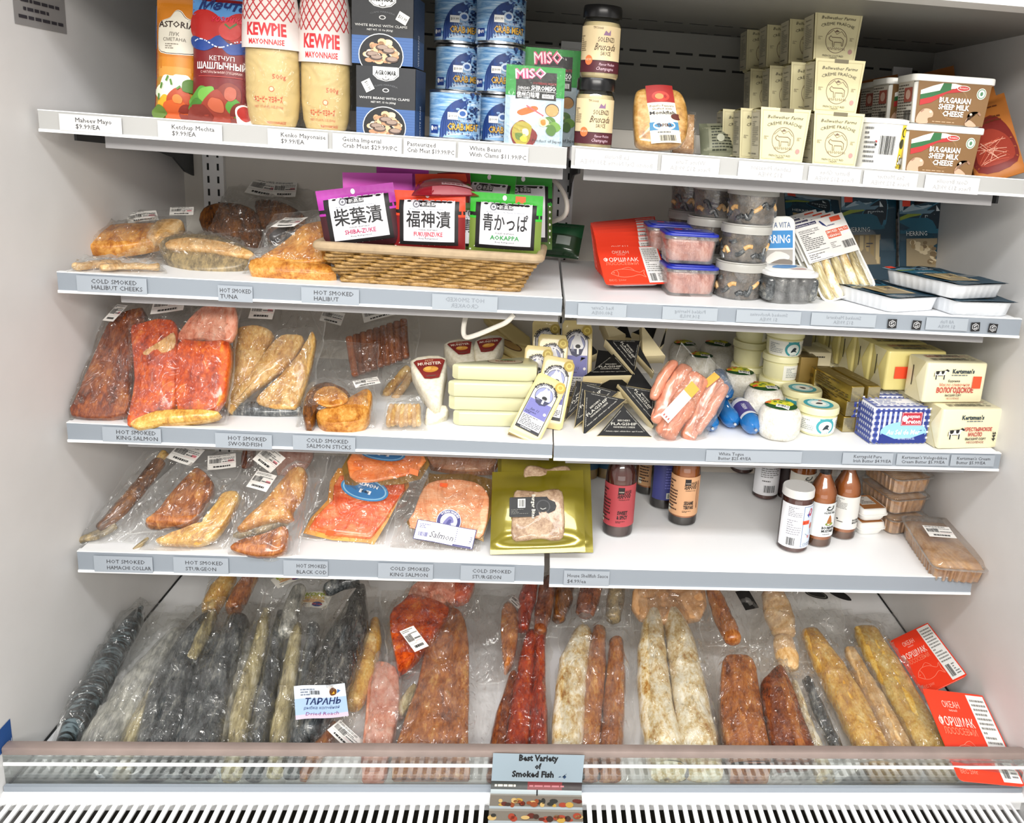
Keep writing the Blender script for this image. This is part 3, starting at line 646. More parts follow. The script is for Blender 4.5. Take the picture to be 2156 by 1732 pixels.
miso(P + Vector((0, 0, .002)), w, h, .03, 4, 4, 'green and black miso pack with soup picture standing at the shelf front')
P = on_y(1, 1156, .13); miso(P + Vector((0, 0, .002)), w, H1(P, 104), .03, 3, 4, 'dark green miso pack standing upright behind the bright miso pack')
# --- bouquet sauce jars
M_sauce = plain('pale_sauce', 'dcc79c', .4, coat=.4, noise=.06, nscale=50); M_blk = plain('black_lid_plastic', '141416', .25); M_glass = film('jar_glass', 'f4f8f6', .01, .03, .03, 0.0, 5, fres=1)
def sauce_jar(P, R, h, rz, label):
    r = thing('sauce_jar', label, 'sauce jar', P, rz, 'cream sauce jars with black lids')
    pr = [(R * .9, 0), (R * .97, .004), (R * .97, h * .72), (R * .9, h * .77)]
    mb = MB(); mb.lathe(pr, M_sauce, 36); mb.build('sauce', r)
    mb = MB(); mb.lathe([(R * .95, .001), (R, .005), (R, h * .73), (R * .92, h * .79), (R * .86, h * .83)], M_glass, 36, cap0=False, cap1=False); mb.build('glass', r)
    mb = MB(); z = h * .83; mb.lathe([(R * .98, z), (R * .99, z + .001), (R * .99, h - .004), (R * .95, h)], M_blk, 40); mb.build('lid', r)
    w = 2.5 * R; lh = h * .64; a = Art(w, lh); a.rect(0, 0, 1, 1, 'd9c59c', 1, 24, 2).rect(0, 0, 1, .25, '4a1420', 2, 24, 1).rect(0, .25, 1, .265, '2c1016', 3, 24, 1)
    a.text('SOLENZI', .62, .66, lh * .1, '3a2a20', w=R * .82).text('Bruscada', .6, .48, lh * .15, '3f2b1c', w=R * 1.05, shear=.3).text('SAUCE', .62, .37, lh * .085, '3f2b1c', w=R * .5).ell(.28, .26, R * .21, R * .24, 'd9723f', 4, 20, 2).text('NEW', .28, .25, lh * .05, 'f0c8a8', l=6)
    a.text('Flavour Medium', .66, .15, lh * .06, 'd9b8c4', w=R * .8, shear=.2).text('Champagne', .62, .05, lh * .075, 'd9b8c4', w=R * .9, shear=.3).fine(.05, .45, .2, .8, 8, '7a6a50').poly([(.56, .8), (.6, .9), (.66, .85), (.7, .92), (.7, .8)], '8a6a8a', 4).text('TM Solenzi', .45, .93, lh * .05, '5a4634', w=R * .5)
    mb = MB(); a.emit(mb, wrap(lambda z: R, w, z0=h * .07, R=R)); mb.build('paper_label', r); return r
P = on_y(1, 1247, .04); R = Wm(80, P) / 2; h = H1(P, 166)
j = sauce_jar(P, R, h, 0, 'cream sauce jar with black lid, lower one of the pair at the shelf gap')
copy_tree(j, TR(P.x + .004, P.y + .004, P.z + h + .001, -6), 'cream sauce jar with black lid, upper one of the pair and dim')
# --- stuffed pepper pack, folded packs
P = on_y(1, 1386, .06); F = Frame(P, at(1384, 202, 1, .10)); S = lambda L: F.pts(L)
r = thing('stuffed_pepper_pack', 'rounded clear tray with red, white and blue paper sleeve on the top right shelf', 'food pack', M=F.M)
mb = MB(); mb.slab(catmull(S([(1346, 318), (1422, 317), (1441, 290), (1440, 240), (1425, 208), (1390, 200), (1345, 202), (1332, 222), (1333, 290)]), 4, True), 0, .030, organic('breaded_tan', ['8a5c22', 'b98d4c', 'd2b078'], (30, 30, 30), .3, .1, .6), .006, .004); mb.build('tray', r)
mb = MB(); q = S([(1365, 319), (1427, 318), (1408, 200), (1353, 200)]); (ax, ay), (bx, by), (cx2, cy2), (dx2, dy2) = q
def bil(x, y): return ((ax + (bx - ax) * x) * (1 - y) + (dx2 + (cx2 - dx2) * x) * y, (ay + (by - ay) * x) * (1 - y) + (dy2 + (cy2 - dy2) * x) * y)
a = Art(1, 1); a.rect(0, 0, 1, 1, 'ece2c8', 1, 6).rect(0, .7, 1, 1, '9c1f1c', 2, 6).ell(.5, .8, .32, .09, 'c03a2c', 3, 24).ell(.45, .8, .16, .05, 'b88a52', 4, 16).rect(0, .22, 1, .36, '3f7fa8', 2, 6).ell(.5, .30, .38, .09, 'f1ecdf', 3).text('TRIPERA', .5, .275, .05, '4a2a1c', w=.5, b=.03).text('Piquillo Peppers', .5, .62, .035, '5a3a2c', w=.85).text('Stuffed with', .5, .57, .03, '5a3a2c', w=.7).text('Monkfish', .5, .49, .055, '2c2a30', w=.9, b=.02).ell(.97, .45, .2, .055, '5c2a20', 4).barcode(.3, .03, .85, .13).fine(.25, .16, .85, .2, 1)
a.emit(mb, lambda x, y, l: bil(x, y) + (.0362 + l - .004 * (2 * x - 1) ** 2,)); mb.build('paper_sleeve', r)
P = on_y(1, 1436, .12); F = Frame(P, at(1436, 250, 1, .15)); r = thing('clear_food_pack', 'small clear pack of tan pieces half hidden behind the rounded sleeve tray', 'food pack', M=F.M)
w = Wm(46, P); h = F.L; mb = MB(); mb.slab([(-w / 2, 0), (w / 2, 0), (w / 2, h), (-w / 2, h)], 0, .02, organic('tan_pieces', ['9a6a3c', 'c89a68', 'e0c09a'], (50, 50, 50), .3, .4), .004, .003, .004); mb.build('contents', r)
mb = MB(); mb.slab([(-w * .56, -.001), (w * .56, -.001), (w * .56, h * 1.05), (-w * .56, h * 1.05)], -.001, .023, FILM, .004); mb.build('film', r)
P = on_y(1, 1512, .20); F = Frame(P, at(1508, 260, 1, .22)); r = thing('printed_food_pack', 'dim grey-green printed pack leaning in the shade beside the cream cartons', 'food pack', M=F.M); w = Wm(74, P); h = F.L
pouch(r, 'pouch', w, h, .014, plain('grey_green_pack', '8d9078', .4), Art(w, h).rect(0, 0, 1, 1, '9a9c84', 1, 6).rect(0, 0, .22, 1, '7c806a', 2, 4).fine(.3, .1, .92, .9, 9, '3d4234').ell(.55, .5, .007, .007, 'd0d2bc', 5))
# --- creme fraiche cartons
M_card = plain('cream_card', 'd6cea4', .6); M_tub = plain('cream_tub_plastic', 'cfc79e', .4)
def creme(label, w, h):
    r = thing('creme_fraiche_carton', label, 'cream carton', group='cream tubs in card sleeves')
    R = w * .47; mb = MB(); mb.lathe([(R * .76, 0), (R * .8, .003), (R * .97, h * .93), (R * 1.02, h * .93), (R * 1.02, h * .97), (R * .98, h * .985)], M_tub, 32, cy=R + .006); mb.build('tub', r)
    a = Art(w, h); ln = '6f5a4a'
    a.frame(.04, .03, .96, .95, .0007, 'b9ae86', 2).rect(.38, .93, .66, 1.001, '6a624a', 3).text('Bellwether Farms', .5, .80, h * .06, '3a352c', w=w * .72, shear=.3).text('CRÈME FRAÎCHE', .5, .70, h * .055, '4a4438', w=w * .72, arc=w * 1.0)
    a.ell(.5, .40, w * .245, h * .245, ln, 2, 30, 1, 0, 360, .955)
    a.line([(.3, .5), (.42, .6), (.5, .52), (.6, .58), (.7, .48)], .0008, ln, 3).poly([(.44, .56), (.5, .61), (.56, .57)], ln, 2)
    a.line([(.33, .44), (.37, .49), (.4, .46), (.6, .46), (.66, .42), (.66, .3), (.63, .3), (.62, .37), (.46, .37), (.46, .28), (.43, .28), (.42, .38), (.36, .4), (.33, .44)], .0011, ln, 3)
    for k in range(9): x = .32 + .045 * k; a.line([(x, .22 + .02 * (k % 2)), (x + .02, .27), (x + .04, .22)], .0008, ln, 3)
    a.fine(.08, .40, .22, .47, 3, '8a8068').fine(.80, .40, .93, .47, 3, '8a8068').ell(.85, .2, .004, .004, 'b58a84', 3).text('FRENCH CULTURED', .46, .085, h * .035, '4a4438', w=w * .5).text('CREAM', .46, .05, h * .03, '4a4438', w=w * .18)
    mb = MB(); k = .86                                                    # front panel hangs a little forward and widens upward
    def fr(x, y, l): t = y / h; return ((x - w / 2) * (k + (1 - k) * t) - .0, -.003 + .010 * (1 - t) - l - .0016 - .012 * (1 - t), h * .02 + y * .99)
    mb.grid(lambda i, j: fr(i * w, j * h, 0), 2, 4, M_card); a.emit(mb, fr)
    mb.add([fr(0, h, 0), fr(w, h, 0), (w * .40, R * 2 + .008, h), (-w * .40, R * 2 + .008, h)], [(0, 1, 2, 3)], M_card); mb.build('card_front', r, smooth=20)
    d = R * 1.5; b = Art(d, h * .92); b.rect(0, 0, 1, 1, 'cfc9b0', 1).frame(.05, .03, .95, .97, .0006, 'b9ae86', 2).text('Nutrition', .5, .84, h * .04, '4a4a44', w=d * .55).fine(.2, .25, .85, .78, 14, '8d8a7c').fine(.15, .06, .85, .12, 1, '77746a')
    mb = MB(); sd = lambda x, y, l: (-w * .46 - l - .001 + .018 * (1 - y / h) * .35, .10 * w + (d - x), h * .04 + y); mb.grid(lambda i, j: sd(i * d, j * h * .92, 0), 1, 2, M_card); b.emit(mb, sd); mb.build('card_side', r, smooth=20)
    return r
P = on_y(1, 1641, .03); cw = Wm(106, P); ch = H1(P, 234) + .003
CR = creme('x', cw, ch); first = True
def put_creme(x, y, z, rz, label):
    global first
    M = TR(x, y, z, rz)
    if first: CR.matrix_world = M; CR['label'] = label; first = False
    else: copy_tree(CR, M, label)
Q = on_y(1, 1752, .022)
put_creme(P.x, P.y, P.z + .001, 0, 'cream carton at the front, left one of the two bottom cartons')
put_creme(Q.x, Q.y, Q.z + .001, -2, 'cream carton at the front beside the white tub with barcode')
st = P.x - cw * .01; gz = ch * 1.0 + .0015; dy = cw * 1.06
X2 = on_y(1, 1726, .115).x; gz = ch + .0015; dy = .088; O4 = ('first', 'second', 'third', 'fourth', 'fifth')
for k in range(1, 4): put_creme(Q.x - .012 * k, .022 + dy * k, Q.z + .001, -2, 'shaded cream carton in the bottom tier, %s from the front in the long right row' % O4[k])
for k in range(1, 3): put_creme(P.x - .012 * k, .030 + dy * k, P.z + .001, -1, 'shaded cream carton in the bottom tier, %s from the front in the left row' % O4[k])
for k in range(4): put_creme(Q.x + .003 - .014 * k, .057 + dy * k, Q.z + gz, -2, 'cream carton front one of the middle tier, facing forward' if k == 0 else 'shaded cream carton in the middle tier, %s from the front' % O4[k])
for k in range(4): put_creme(X2 - .017 * k, .115 + dy * k, Q.z + 2 * gz, -1, 'cream carton front one of the top tier, dim and facing forward' if k == 0 else 'shaded cream carton in the top tier, %s from the front' % O4[k])
# --- sour cream tub
P = on_y(1, 1843, .06); R = Wm(104, P) / 2; h = H1(P, 249)
r = thing('sour_cream_tub', 'white round tub with barcode and yellow label end on the top right shelf', 'dairy tub', P)
M_wt = plain('white_tub_plastic', 'eeeeea', .35); pr = [(R * .86, 0), (R * .88, .003), (R * .97, h * .9)]
mb = MB(); mb.lathe(pr, M_wt, 36); w = 2.4 * R; hh = h * .86; a = Art(w, hh); a.rect(.74, .02, 1, 1, 'e8cf25', 1, 8, 2).barcode(.36, .32, .62, .74, n=14).fine(.1, .1, .3, .95, 8, '777777').ell(.3, .6, .002, .002, 'b03030', 3, 8).ell(.3, .53, .002, .002, '222222', 3, 8).ell(.82, .84, .007, .008, '222222', 3, 14).ell(.82, .84, .005, .006, 'e8cf25', 4, 14).ell(.79, .58, .007, .008, '3a3a20', 3, 14).text('Sour', .87, .12, hh * .2, '16181c', w=R * .6, b=.09, l=3).text('Sour', .87, .12, hh * .2, 'fbfbf2', w=R * .6, b=.02, l=5).text('NET WT', .8, .03, hh * .05, '333333')
a.emit(mb, wrap(interp(pr), w, z0=h * .03, R=R * .95)); mb.build('tub', r)
mb = MB(); mb.lathe([(R * .98, h * .9), (R * 1.03, h * .9), (R * 1.03, h * .985), (R * .96, h)], M_wt, 40); mb.build('lid', r)
# --- sheep milk cheese tubs
def cheese_tub(label, w, d, h):
    r = thing('cheese_tub', label, 'cheese tub', group='brown and white sheep cheese tubs'); tp = .93
    mb = MB(); M1 = plain('brown_tub_label', '7b5a34', .4); mb.rbox(0, d / 2, 0, w * .94, d * .94, h * .87, .012, M_wt, 4, tp)
    a = Art(w * .88, h * .84); ww, hh = a.w, a.h
    a.rect(0, 0, 1, 1, '7d5c36', 1).poly([(.04, .78), (.2, .9), (.34, .98), (.5, .98), (.62, .94), (.62, .86), (.48, .86), (.3, .8), (.04, .66)], 'f0efe9', 3).poly([(.04, .68), (.3, .8), (.34, .98), (.45, .98), (.45, .8), (.2, .62), (.04, .54)], '28663a', 4).poly([(.04, .56), (.2, .64), (.5, .86), (.62, .94), (.62, .8), (.4, .74), (.2, .5), (.04, .42)], 'b02a2c', 5)
    a.ell(.62, .88, ww * .09, hh * .07, 'e8e0d8', 6).ell(.62, .88, ww * .08, hh * .055, 'b5322e', 7).text('Aonatov', .62, .865, hh * .05, 'f4e6e0', w=ww * .12, l=8).ell(.88, .78, ww * .065, hh * .135, 'e5e7dc', 4).ell(.88, .78, ww * .055, hh * .115, '4f7f5a', 5).ell(.88, .78, ww * .045, hh * .095, 'e5e7dc', 6).ell(.88, .78, ww * .02, hh * .05, '4f7f5a', 7)
    a.ell(.52, .5, ww * .2, hh * .38, '8d6b45', 2, 30, 1, 0, 360, .92)
    for t, y in (('BULGARIAN', .52), ('SHEEP MILK', .36), ('CHEESE', .2)): a.text(t, .53, y, hh * .125, 'f6f2ea', w=ww * (.44 if t != 'CHEESE' else .3), b=.03, l=8)
    for x, s in ((.14, 1), (.86, -1)):
        a.poly([(x - .12, .0), (x - .11, .2), (x - .03 * s, .34), (x + .06 * s, .34), (x + .11 * s, .26), (x + .10 * s, .16), (x + .04 * s, .12), (x + .04, 0)], 'c9a48a', 6, 3).ell(x + .07 * s, .28, ww * .02, hh * .03, 'e4c9b4', 7, 10).line([(x - .03 * s, .33), (x - .07 * s, .27)], .003, '9a7560', 7)
    a.fine(.25, .03, .7, .08, 1, 'b79a78'); z0 = h * .02
    a.emit(mb, lambda x, y, l: ((x - ww / 2) * (tp + (1 - tp) * y / h), .03 * d + (1 - tp) * .5 * d * (1 - y / (h * .87)) - l - .0006, z0 + y))
    b = Art(d * .8, h * .84); b.rect(0, 0, 1, 1, 'd9d3c8', 1).fine(.05, .1, .95, .95, 12, '6a6258').rect(.45, .5, .95, .85, 'a8584a', 5).ell(.7, .68, d * .12, h * .1, 'd9b4a4', 6).barcode(.5, .05, .95, .3)
    b.emit(mb, lambda x, y, l: (-w * .47 * (tp + (1 - tp) * y / h) - l - .0006, d * .90 - x, z0 + y)); mb.build('tub', r)
    mb = MB(); mb.rbox(0, d / 2, h * .86, w, d, h * .14, .014, M_wt, 5, 1, .002); mb.build('lid', r); return r
P = on_y(1, 1978, .030); w = Wm(176, P); h = H1(P, 264); d = .085
ct = cheese_tub('lower of the two bright sheep cheese tubs stacked at the shelf front', w, d, h); ct.matrix_world = TR(P.x, P.y, P.z + .0005, -1)
copy_tree(ct, TR(P.x + .006, P.y + .004, P.z + h + .001, -3), 'upper of the two bright sheep cheese tubs stacked at the shelf front')
for k, (px, y, lev) in enumerate(((1930, .135, 0), (1925, .14, 1), (1893, .235, 1), (1890, .235, 0))):
    Q = on_y(1, px, y); copy_tree(ct, TR(Q.x, Q.y, Q.z + .0005 + lev * (h + .001), 0), 'dim sheep cheese tub in the %s row, %s one' % (('second', 'second', 'third', 'third')[k], ('lower', 'upper', 'upper', 'lower')[k]))
# --- dried fish packs leaning at the right wall
def wall_pack(A, B, wpx, label, seed):
    F = Frame(A, B, roll=-38); r = thing('snack_packet', label, 'snack packet', M=F.M, group='orange packets by the right wall'); w = Wm(wpx, F.A); h = F.L
    a = Art(w, h); a.rect(0, 0, 1, 1, 'a8662a', 1, 8).poly([(.1, .12), (.9, .12), (.92, .5), (.6, .72), (.12, .55)], '6e1f1a', 2, 4).poly([(.18, .16), (.84, .16), (.86, .4), (.5, .56), (.2, .45)], '8e3222', 3, 4).fine(.15, .62, .8, .9, 6, '5c2c14', seed); rd = random.Random(seed)
    for k in range(22): a.line([(rd.uniform(.15, .4), rd.uniform(.16, .42)), (rd.uniform(.45, .8), rd.uniform(.16, .42))], .0012, rd.choice(('c9806a', 'b5503a', 'd8a08a')), 5)
    pouch(r, 'pouch', w, h, .012, plain('orange_brown_packet', 'a8662a', .3, coat=.3), a); return r
B0 = at(2066, 212, 1, .15); A0 = on_y(1, 2108, .012)
wall_pack(A0, B0, 96, 'orange snack packet leaning on the cheese tubs at the far right end', 3)
A1 = on_y(1, 2092, .06); wall_pack(A1, at(2044, 190, 1, .21), 92, 'orange snack packet just behind the front orange packet', 4)
A2 = on_y(1, 1985, .37); wall_pack(A2, at(1960, 150, 1, .42), 90, 'dim orange packet standing behind the cheese tubs near the back wall', 5)
A3 = on_y(1, 1850, .36); wall_pack(A3, at(1845, 165, 1, .41), 88, 'dim orange packet with dark print behind the white round tub', 6)
# --- notice on the left wall
r = thing('wall_notice', 'silver-grey notice with lines of dark print high on the left wall', 'notice')
p00, p10 = at(-40, 38, 0, -WX), at(140, 72, 0, -WX); p01 = at(136, -75, 0, -WX); w = .13; h = .115
a = Art(w, h); a.rect(0, 0, 1, 1, '8f8d8c', 1); rd = random.Random(1)
for i in range(8): y = .08 + i * .1; a.fine(rd.uniform(.05, .2), y, rd.uniform(.8, .95), y + .05, 1, '37343a', i, fill=.8)
r.matrix_world = Matrix.Translation((-WX, p10.y, p10.z)); mb = MB(); a.emit(mb, lambda x, y, l: (l + .0006, -w + x, y)); mb.build('notice_sheet', r, smooth=0)
p = at(4, 1540, 0, -WX); r = thing('wall_sticker', 'blue sticker with white print low on the left wall, cut by the picture edge', 'sticker', (-WX, p.y, p.z))
q = at(20, 1512, 0, -WX); q2 = at(18, 1568, 0, -WX); h = q.z - q2.z; r.location = (-WX, q.y, q2.z); a = Art(.06, h).rect(0, 0, 1, 1, '1d4f93', 1).text('FISH', .8, .05, h * .16, 'e8eef6', w=.02)
mb = MB(); a.emit(mb, lambda x, y, l: (l + .0006, x - .06, y)); mb.build('sticker_sheet', r, smooth=0)
# ================================================================ bags with film draped over their contents
def drape(V, bb, n=72, off=.0012, spread=3):
    """height raster over the bag's bounding box from the vertices of its contents"""
    (u0, v0), (u1, v1) = bb; H = np.zeros((n + 1, n + 1)); V = np.array(V)
    if len(V):
        i = np.clip(((V[:, 0] - u0) / (u1 - u0) * n).round().astype(int), 0, n); j = np.clip(((V[:, 1] - v0) / (v1 - v0) * n).round().astype(int), 0, n)
        np.maximum.at(H, (i, j), V[:, 2])
    def dil(H):
        P = np.pad(H, 1, mode='edge'); return np.max([P[a:a + n + 1, b:b + n + 1] for a in range(3) for b in range(3)], axis=0)
    def blur(H):
        P = np.pad(H, 1, mode='edge'); return sum(P[a:a + n + 1, b:b + n + 1] for a in range(3) for b in range(3)) / 9
    for _ in range(3): H = dil(H)
    D = H.copy()
    for _ in range(spread): H = np.maximum(blur(blur(H)), D)
    H = blur(H) + off
    def f(u, v):
        x = min(max((u - u0) / (u1 - u0) * n, 0), n - 1e-6); y = min(max((v - v0) / (v1 - v0) * n, 0), n - 1e-6); i, j = int(x), int(y); a, b = x - i, y - j
        return H[i, j] * (1 - a) * (1 - b) + H[i + 1, j] * a * (1 - b) + H[i, j + 1] * (1 - a) * b + H[i + 1, j + 1] * a * b
    return f
def bag(name, label, cat, A, B, quad, pieces, stickers=(), mat=None, roll=0, group=None, seed=0, off=.0012, wr=.0036, spread=3, nu=44, nv=60, uneven=.004, sheet=True, ymin=None):
    """A (base) and B (far end): world points giving the plane; quad: film corners bl, br, tr, tl as pixels;
    pieces: (part name, kind, material, pixel outline or spine, thickness, options); stickers: (art, px, py, turn)"""
    F = Frame(A, B, roll); r = thing(name, label, cat, M=F.M, group=group); allv = []; cm = mpp(F.A)
    def push(p):                                               # nothing may pass the clear guard at the deck's front
        if ymin is None: return p
        y = F.A.y + F.u.y * p[0] + F.v.y * p[1] + F.n.y * p[2]
        return p if y >= ymin else (p[0], p[1] + (ymin - y) / F.v.y, p[2])
    for k, pc in enumerate(pieces):
        nm, kind, m, pts, th = pc[:5]; opt = dict(pc[5]) if len(pc) > 5 else {}; z0 = opt.pop('z0', .001); mb = MB()
        if kind == 'L':
            sp = []
            for p in pts:
                u, v = F.uv(p[0], p[1], z0 + th * .5); q = F.A + F.u * u + F.v * v; sp.append((u, v, p[2] * mpp(q)) + tuple(p[3:]))
            mb.loft(sp, m, th, z0=z0, seed=seed + k * 7, jit=opt.pop('jit', .003), **opt)
        else:
            P = [F.uv(p[0], p[1], z0 + th * .7) for p in pts]; sm = opt.pop('smooth', 3)
            if sm: P = catmull(P, sm, True)
            else: P = catmull(P, 1, True)
            mb.slab(P, z0, z0 + th, m, bev=opt.pop('bev', min(.004, th * .45)), dome=opt.pop('dome', th * .15), jit=opt.pop('jit', .003), seed=seed + k * 7)
        mb.v = [push(p) for p in mb.v]; mb.build(nm, r, smooth=50); allv += mb.v
    if quad:
        Q = F.pts(quad, .002); us = [q[0] for q in Q]; vs = [q[1] for q in Q]; H = drape(allv, ((min(us), min(vs)), (max(us), max(vs))), off=off, spread=spread)
    else: H = lambda u, v: max([0] + [z for x, y, z in allv]) + .001
    if quad and sheet:
        def fn(s, t):
            e = min(1, min(s, 1 - s, t, 1 - t) * 9); w_ = uneven * (1 - e)
            a = ((Q[0][0] + (Q[1][0] - Q[0][0]) * s) * (1 - t) + (Q[3][0] + (Q[2][0] - Q[3][0]) * s) * t, (Q[0][1] + (Q[1][1] - Q[0][1]) * s) * (1 - t) + (Q[3][1] + (Q[2][1] - Q[3][1]) * s) * t)
            u = a[0] + w_ * mnoise.noise((a[0] * 22 + seed, a[1] * 22, 1)) * 2; v = a[1] + w_ * mnoise.noise((a[0] * 22, a[1] * 22 + seed, 7)) * 2
            q0 = mnoise.noise((a[0] * 14 + seed, a[1] * 14, 3)) * .035; q1 = mnoise.noise((a[0] * 14, a[1] * 14 + seed, 8)) * .035
            rg = 1 - abs(mnoise.noise(((a[0] + q0) * 34 + seed, (a[1] + q1) * 20, .3))) * 2.6; rg2 = 1 - abs(mnoise.noise(((a[0] + q1) * 60, (a[1] + q0) * 48 + seed, 2))) * 2.6
            z = H(a[0], a[1]) * e + wr * (.3 + e) * (1.25 * max(rg, 0) ** 2 + .6 * max(rg2, 0) ** 2 + .5 * mnoise.noise((a[0] * 55 + seed, a[1] * 26, .3))) + .0006
            return push((u, v, max(z, .0004)))
        wp = lambda t: t if .03 < t < .97 else (0.0 if t <= 0 else (1.0 if t >= 1 else t))
        cs = [0, .012] + [i / nu for i in range(1, nu)] + [.988, 1]; ct = [0, .010] + [i / nv for i in range(1, nv)] + [.990, 1]; nx, ny = len(cs), len(ct)
        V = [fn(s_, t_) for t_ in ct for s_ in cs]; fa, fb = [], []
        for j in range(ny - 1):
            for i in range(nx - 1): (fb if i in (0, nx - 2) or j in (0, ny - 2) else fa).append((j * nx + i, j * nx + i + 1, (j + 1) * nx + i + 1, (j + 1) * nx + i))
        mb = MB(); mb.add(V, fa, mat or FILM)
        for f in fb: mb.f.append(f); mb.mi.append(mb.slot(FILM_E))
        mb.build('film', r, smooth=80)
    for k, (art, px, py, turn) in enumerate(stickers):
        u, v = F.uv(px, py, .01); z = H(u, v); u, v = F.uv(px, py, z + .004); c, s_ = math.cos(R_(turn)), math.sin(R_(turn))
        sm = [(a_, b_) for a_ in (-.5, -.25, 0, .25, .5) for b_ in (-.5, -.25, 0, .25, .5)]
        Hs = np.array([H(u + a_ * art.w * c - b_ * art.h * s_, v + a_ * art.w * s_ + b_ * art.h * c) for a_, b_ in sm]); Am = np.array([(1, a_, b_) for a_, b_ in sm]); co = np.linalg.lstsq(Am, Hs, rcond=None)[0]; up = max(0, (Hs - Am @ co).max()) + wr * 1.1 + .0015
        def sf(x, y, l):
            x -= art.w / 2; y -= art.h / 2; X = u + x * c - y * s_; Y = v + x * s_ + y * c
            return (X, Y, co[0] + co[1] * x / art.w + co[2] * y / art.h + up + l + .0012 * math.sin(x * 80 + k + seed))
        mb = MB(); art.emit(mb, sf); mb.v = [push(p) for p in mb.v]; mb.build('price_label', r, smooth=60)
    return r
# food surfaces
O = organic
F_halibut = O('golden_smoked_flesh', ['94501a', 'bc7828', 'd69a48', 'e6ba74'], (42, 22, 40), .22, .8)
F_tan = O('pale_tan_flesh', ['b08244', 'cda064', 'dcb884', 'e8cca0'], (40, 24, 40), .25, .8)
F_grey = O('grey_brown_skin', ['4c4438', '7d7058', '9c8a66', 'b09a70'], (60, 20, 40), .35)
F_choc = O('dark_brown_smoked', ['2c1608', '57300f', '7d4a1a', 'a06c34'], (60, 18, 40), .22, .5, .6)
F_salmon = O('orange_red_salmon', ['721a04', 'b23a06', 'd4580e', 'e8872a'], (45, 30, 40), .18, .5, .8)
F_salmond = O('dark_salmon', ['3a1a0c', '6c2e12', '8f4a1e', 'b07038'], (45, 22, 40), .2, .5, .7)
F_pink = O('pink_salmon_flesh', ['b0563c', 'd08064', 'dfa088', 'e8bca8'], (40, 20, 40), .2, .3, .7)
F_gold = O('gold_swordfish', ['96622a', 'c08c42', 'd6ac64', 'e6ca92'], (50, 26, 40), .22, .9, .6)
F_stick = O('smoked_stick_glaze', ['5c260a', '8a4414', 'ac6424'], (140, 8, 60), .2, .2, .6)
F_cold = O('cold_smoked_slices', ['d2441c', 'e25e2c', 'ea7a48', 'f09c70'], (20, 60, 40), .22, .25, .6)
F_colds = O('pale_salmon_slices', ['dc8a58', 'e59c70', 'ecb088', 'f2c8a8'], (25, 70, 40), .25, .25, .5)
F_white = O('cream_smoked_eel', ['a87430', 'd6bc84', 'efe6cc', 'f8f4e6'], (40, 22, 40), .3, .4, .5)
F_amber = O('amber_sturgeon', ['a0682a', 'cc9640', 'e0b45c', 'f0d694'], (60, 30, 40), .22, .4, .6)
F_mack = O('mackerel_skin', ['0a0c0d', '181e20', '3a464b', '66757a'], (16, 75, 20), .25, .2, .6, 1.6, .4, .6, 'noise', 2, .12)
F_silver = O('dark_silver_fish', ['141618', '2c3032', '54585a', '8c8c86', 'd2d2cc'], (55, 12, 40), .18, .6, .8, .45, .36, .70)  # palest streaks are silvery highlights put into the skin colour
F_belly = O('pale_fish_belly', ['5c543c', '9a8c64', 'c8ba8c', 'eae2c8'], (60, 9, 40), .25, .3, .6)
F_red = O('deep_red_sockeye', ['5a1006', '8c2208', 'b43c0c', 'd06a20'], (60, 16, 40), .18, .4, .8)
F_rust = O('rust_smoked_fillet', ['602c10', '94501e', 'b67034', 'd29c56'], (60, 18, 40), .2, .4, .7)
F_brine = O('herring_in_brine', ['1c150e', '3a2c1c', '5c4a34', '8a7a62'], (60, 60, 60), .25, .3, .6)
SL = scale_label
# ================================================================ SECOND SHELF, left: bagged smoked fish
def lie(k, px, py, dpx, dpy, lift=0):
    """plane lying on shelf k (tilted up at its far end by lift metres)"""
    A = on(k, px, py); B = on(k, dpx, dpy); return A + Vector((0, 0, .0015)), B + Vector((0, 0, lift + .0015))
def lean(k, px, py, bx, by, dy):
    """plane rising from the shelf at the first pixel to the second pixel dy metres further back"""
    A = on(k, px, py); return A + Vector((0, 0, .0015)), at(bx, by, 1, A.y + dy)
A, B = lie(2, 250, 566, 255, 530); bag('bagged_fish_fillet', 'flat pale fillets in clear film, lowest at the left end of the second shelf', 'bagged fish', A, B, [(140, 572), (345, 574), (345, 532), (170, 530)],
    [('fillet', 'L', F_tan, [(160, 560, 10), (200, 556, 14), (250, 555, 14)], .012, dict(blunt=(1, 1))), ('fillet', 'L', F_tan, [(215, 562, 12), (270, 560, 14), (330, 562, 10)], .012, dict(blunt=(1, 1)))], seed=1, group='bagged smoked fish')
A, B = lean(2, 262, 541, 292, 462, .10); A += Vector((0, 0, .014)); bag('bagged_fish_fillet', 'brown-orange halibut fillet in a clear bag resting on the flat pale fillets', 'bagged fish', A, B, [(118, 542), (345, 545), (420, 440), (205, 440)],
    [('fillet', 'S', F_halibut, [(172, 520), (190, 492), (240, 478), (330, 474), (372, 470), (372, 490), (355, 505), (300, 518), (230, 526)], .024, dict(dome=.004)), ('fillet', 'S', F_tan, [(310, 500), (330, 470), (375, 465), (388, 474), (372, 492), (340, 505)], .02, dict(z0=.012))],
    [(SL(1), 300, 458, 18), (SL(2, w=.04, h=.034), 383, 446, 8)], seed=2, group='bagged smoked fish')
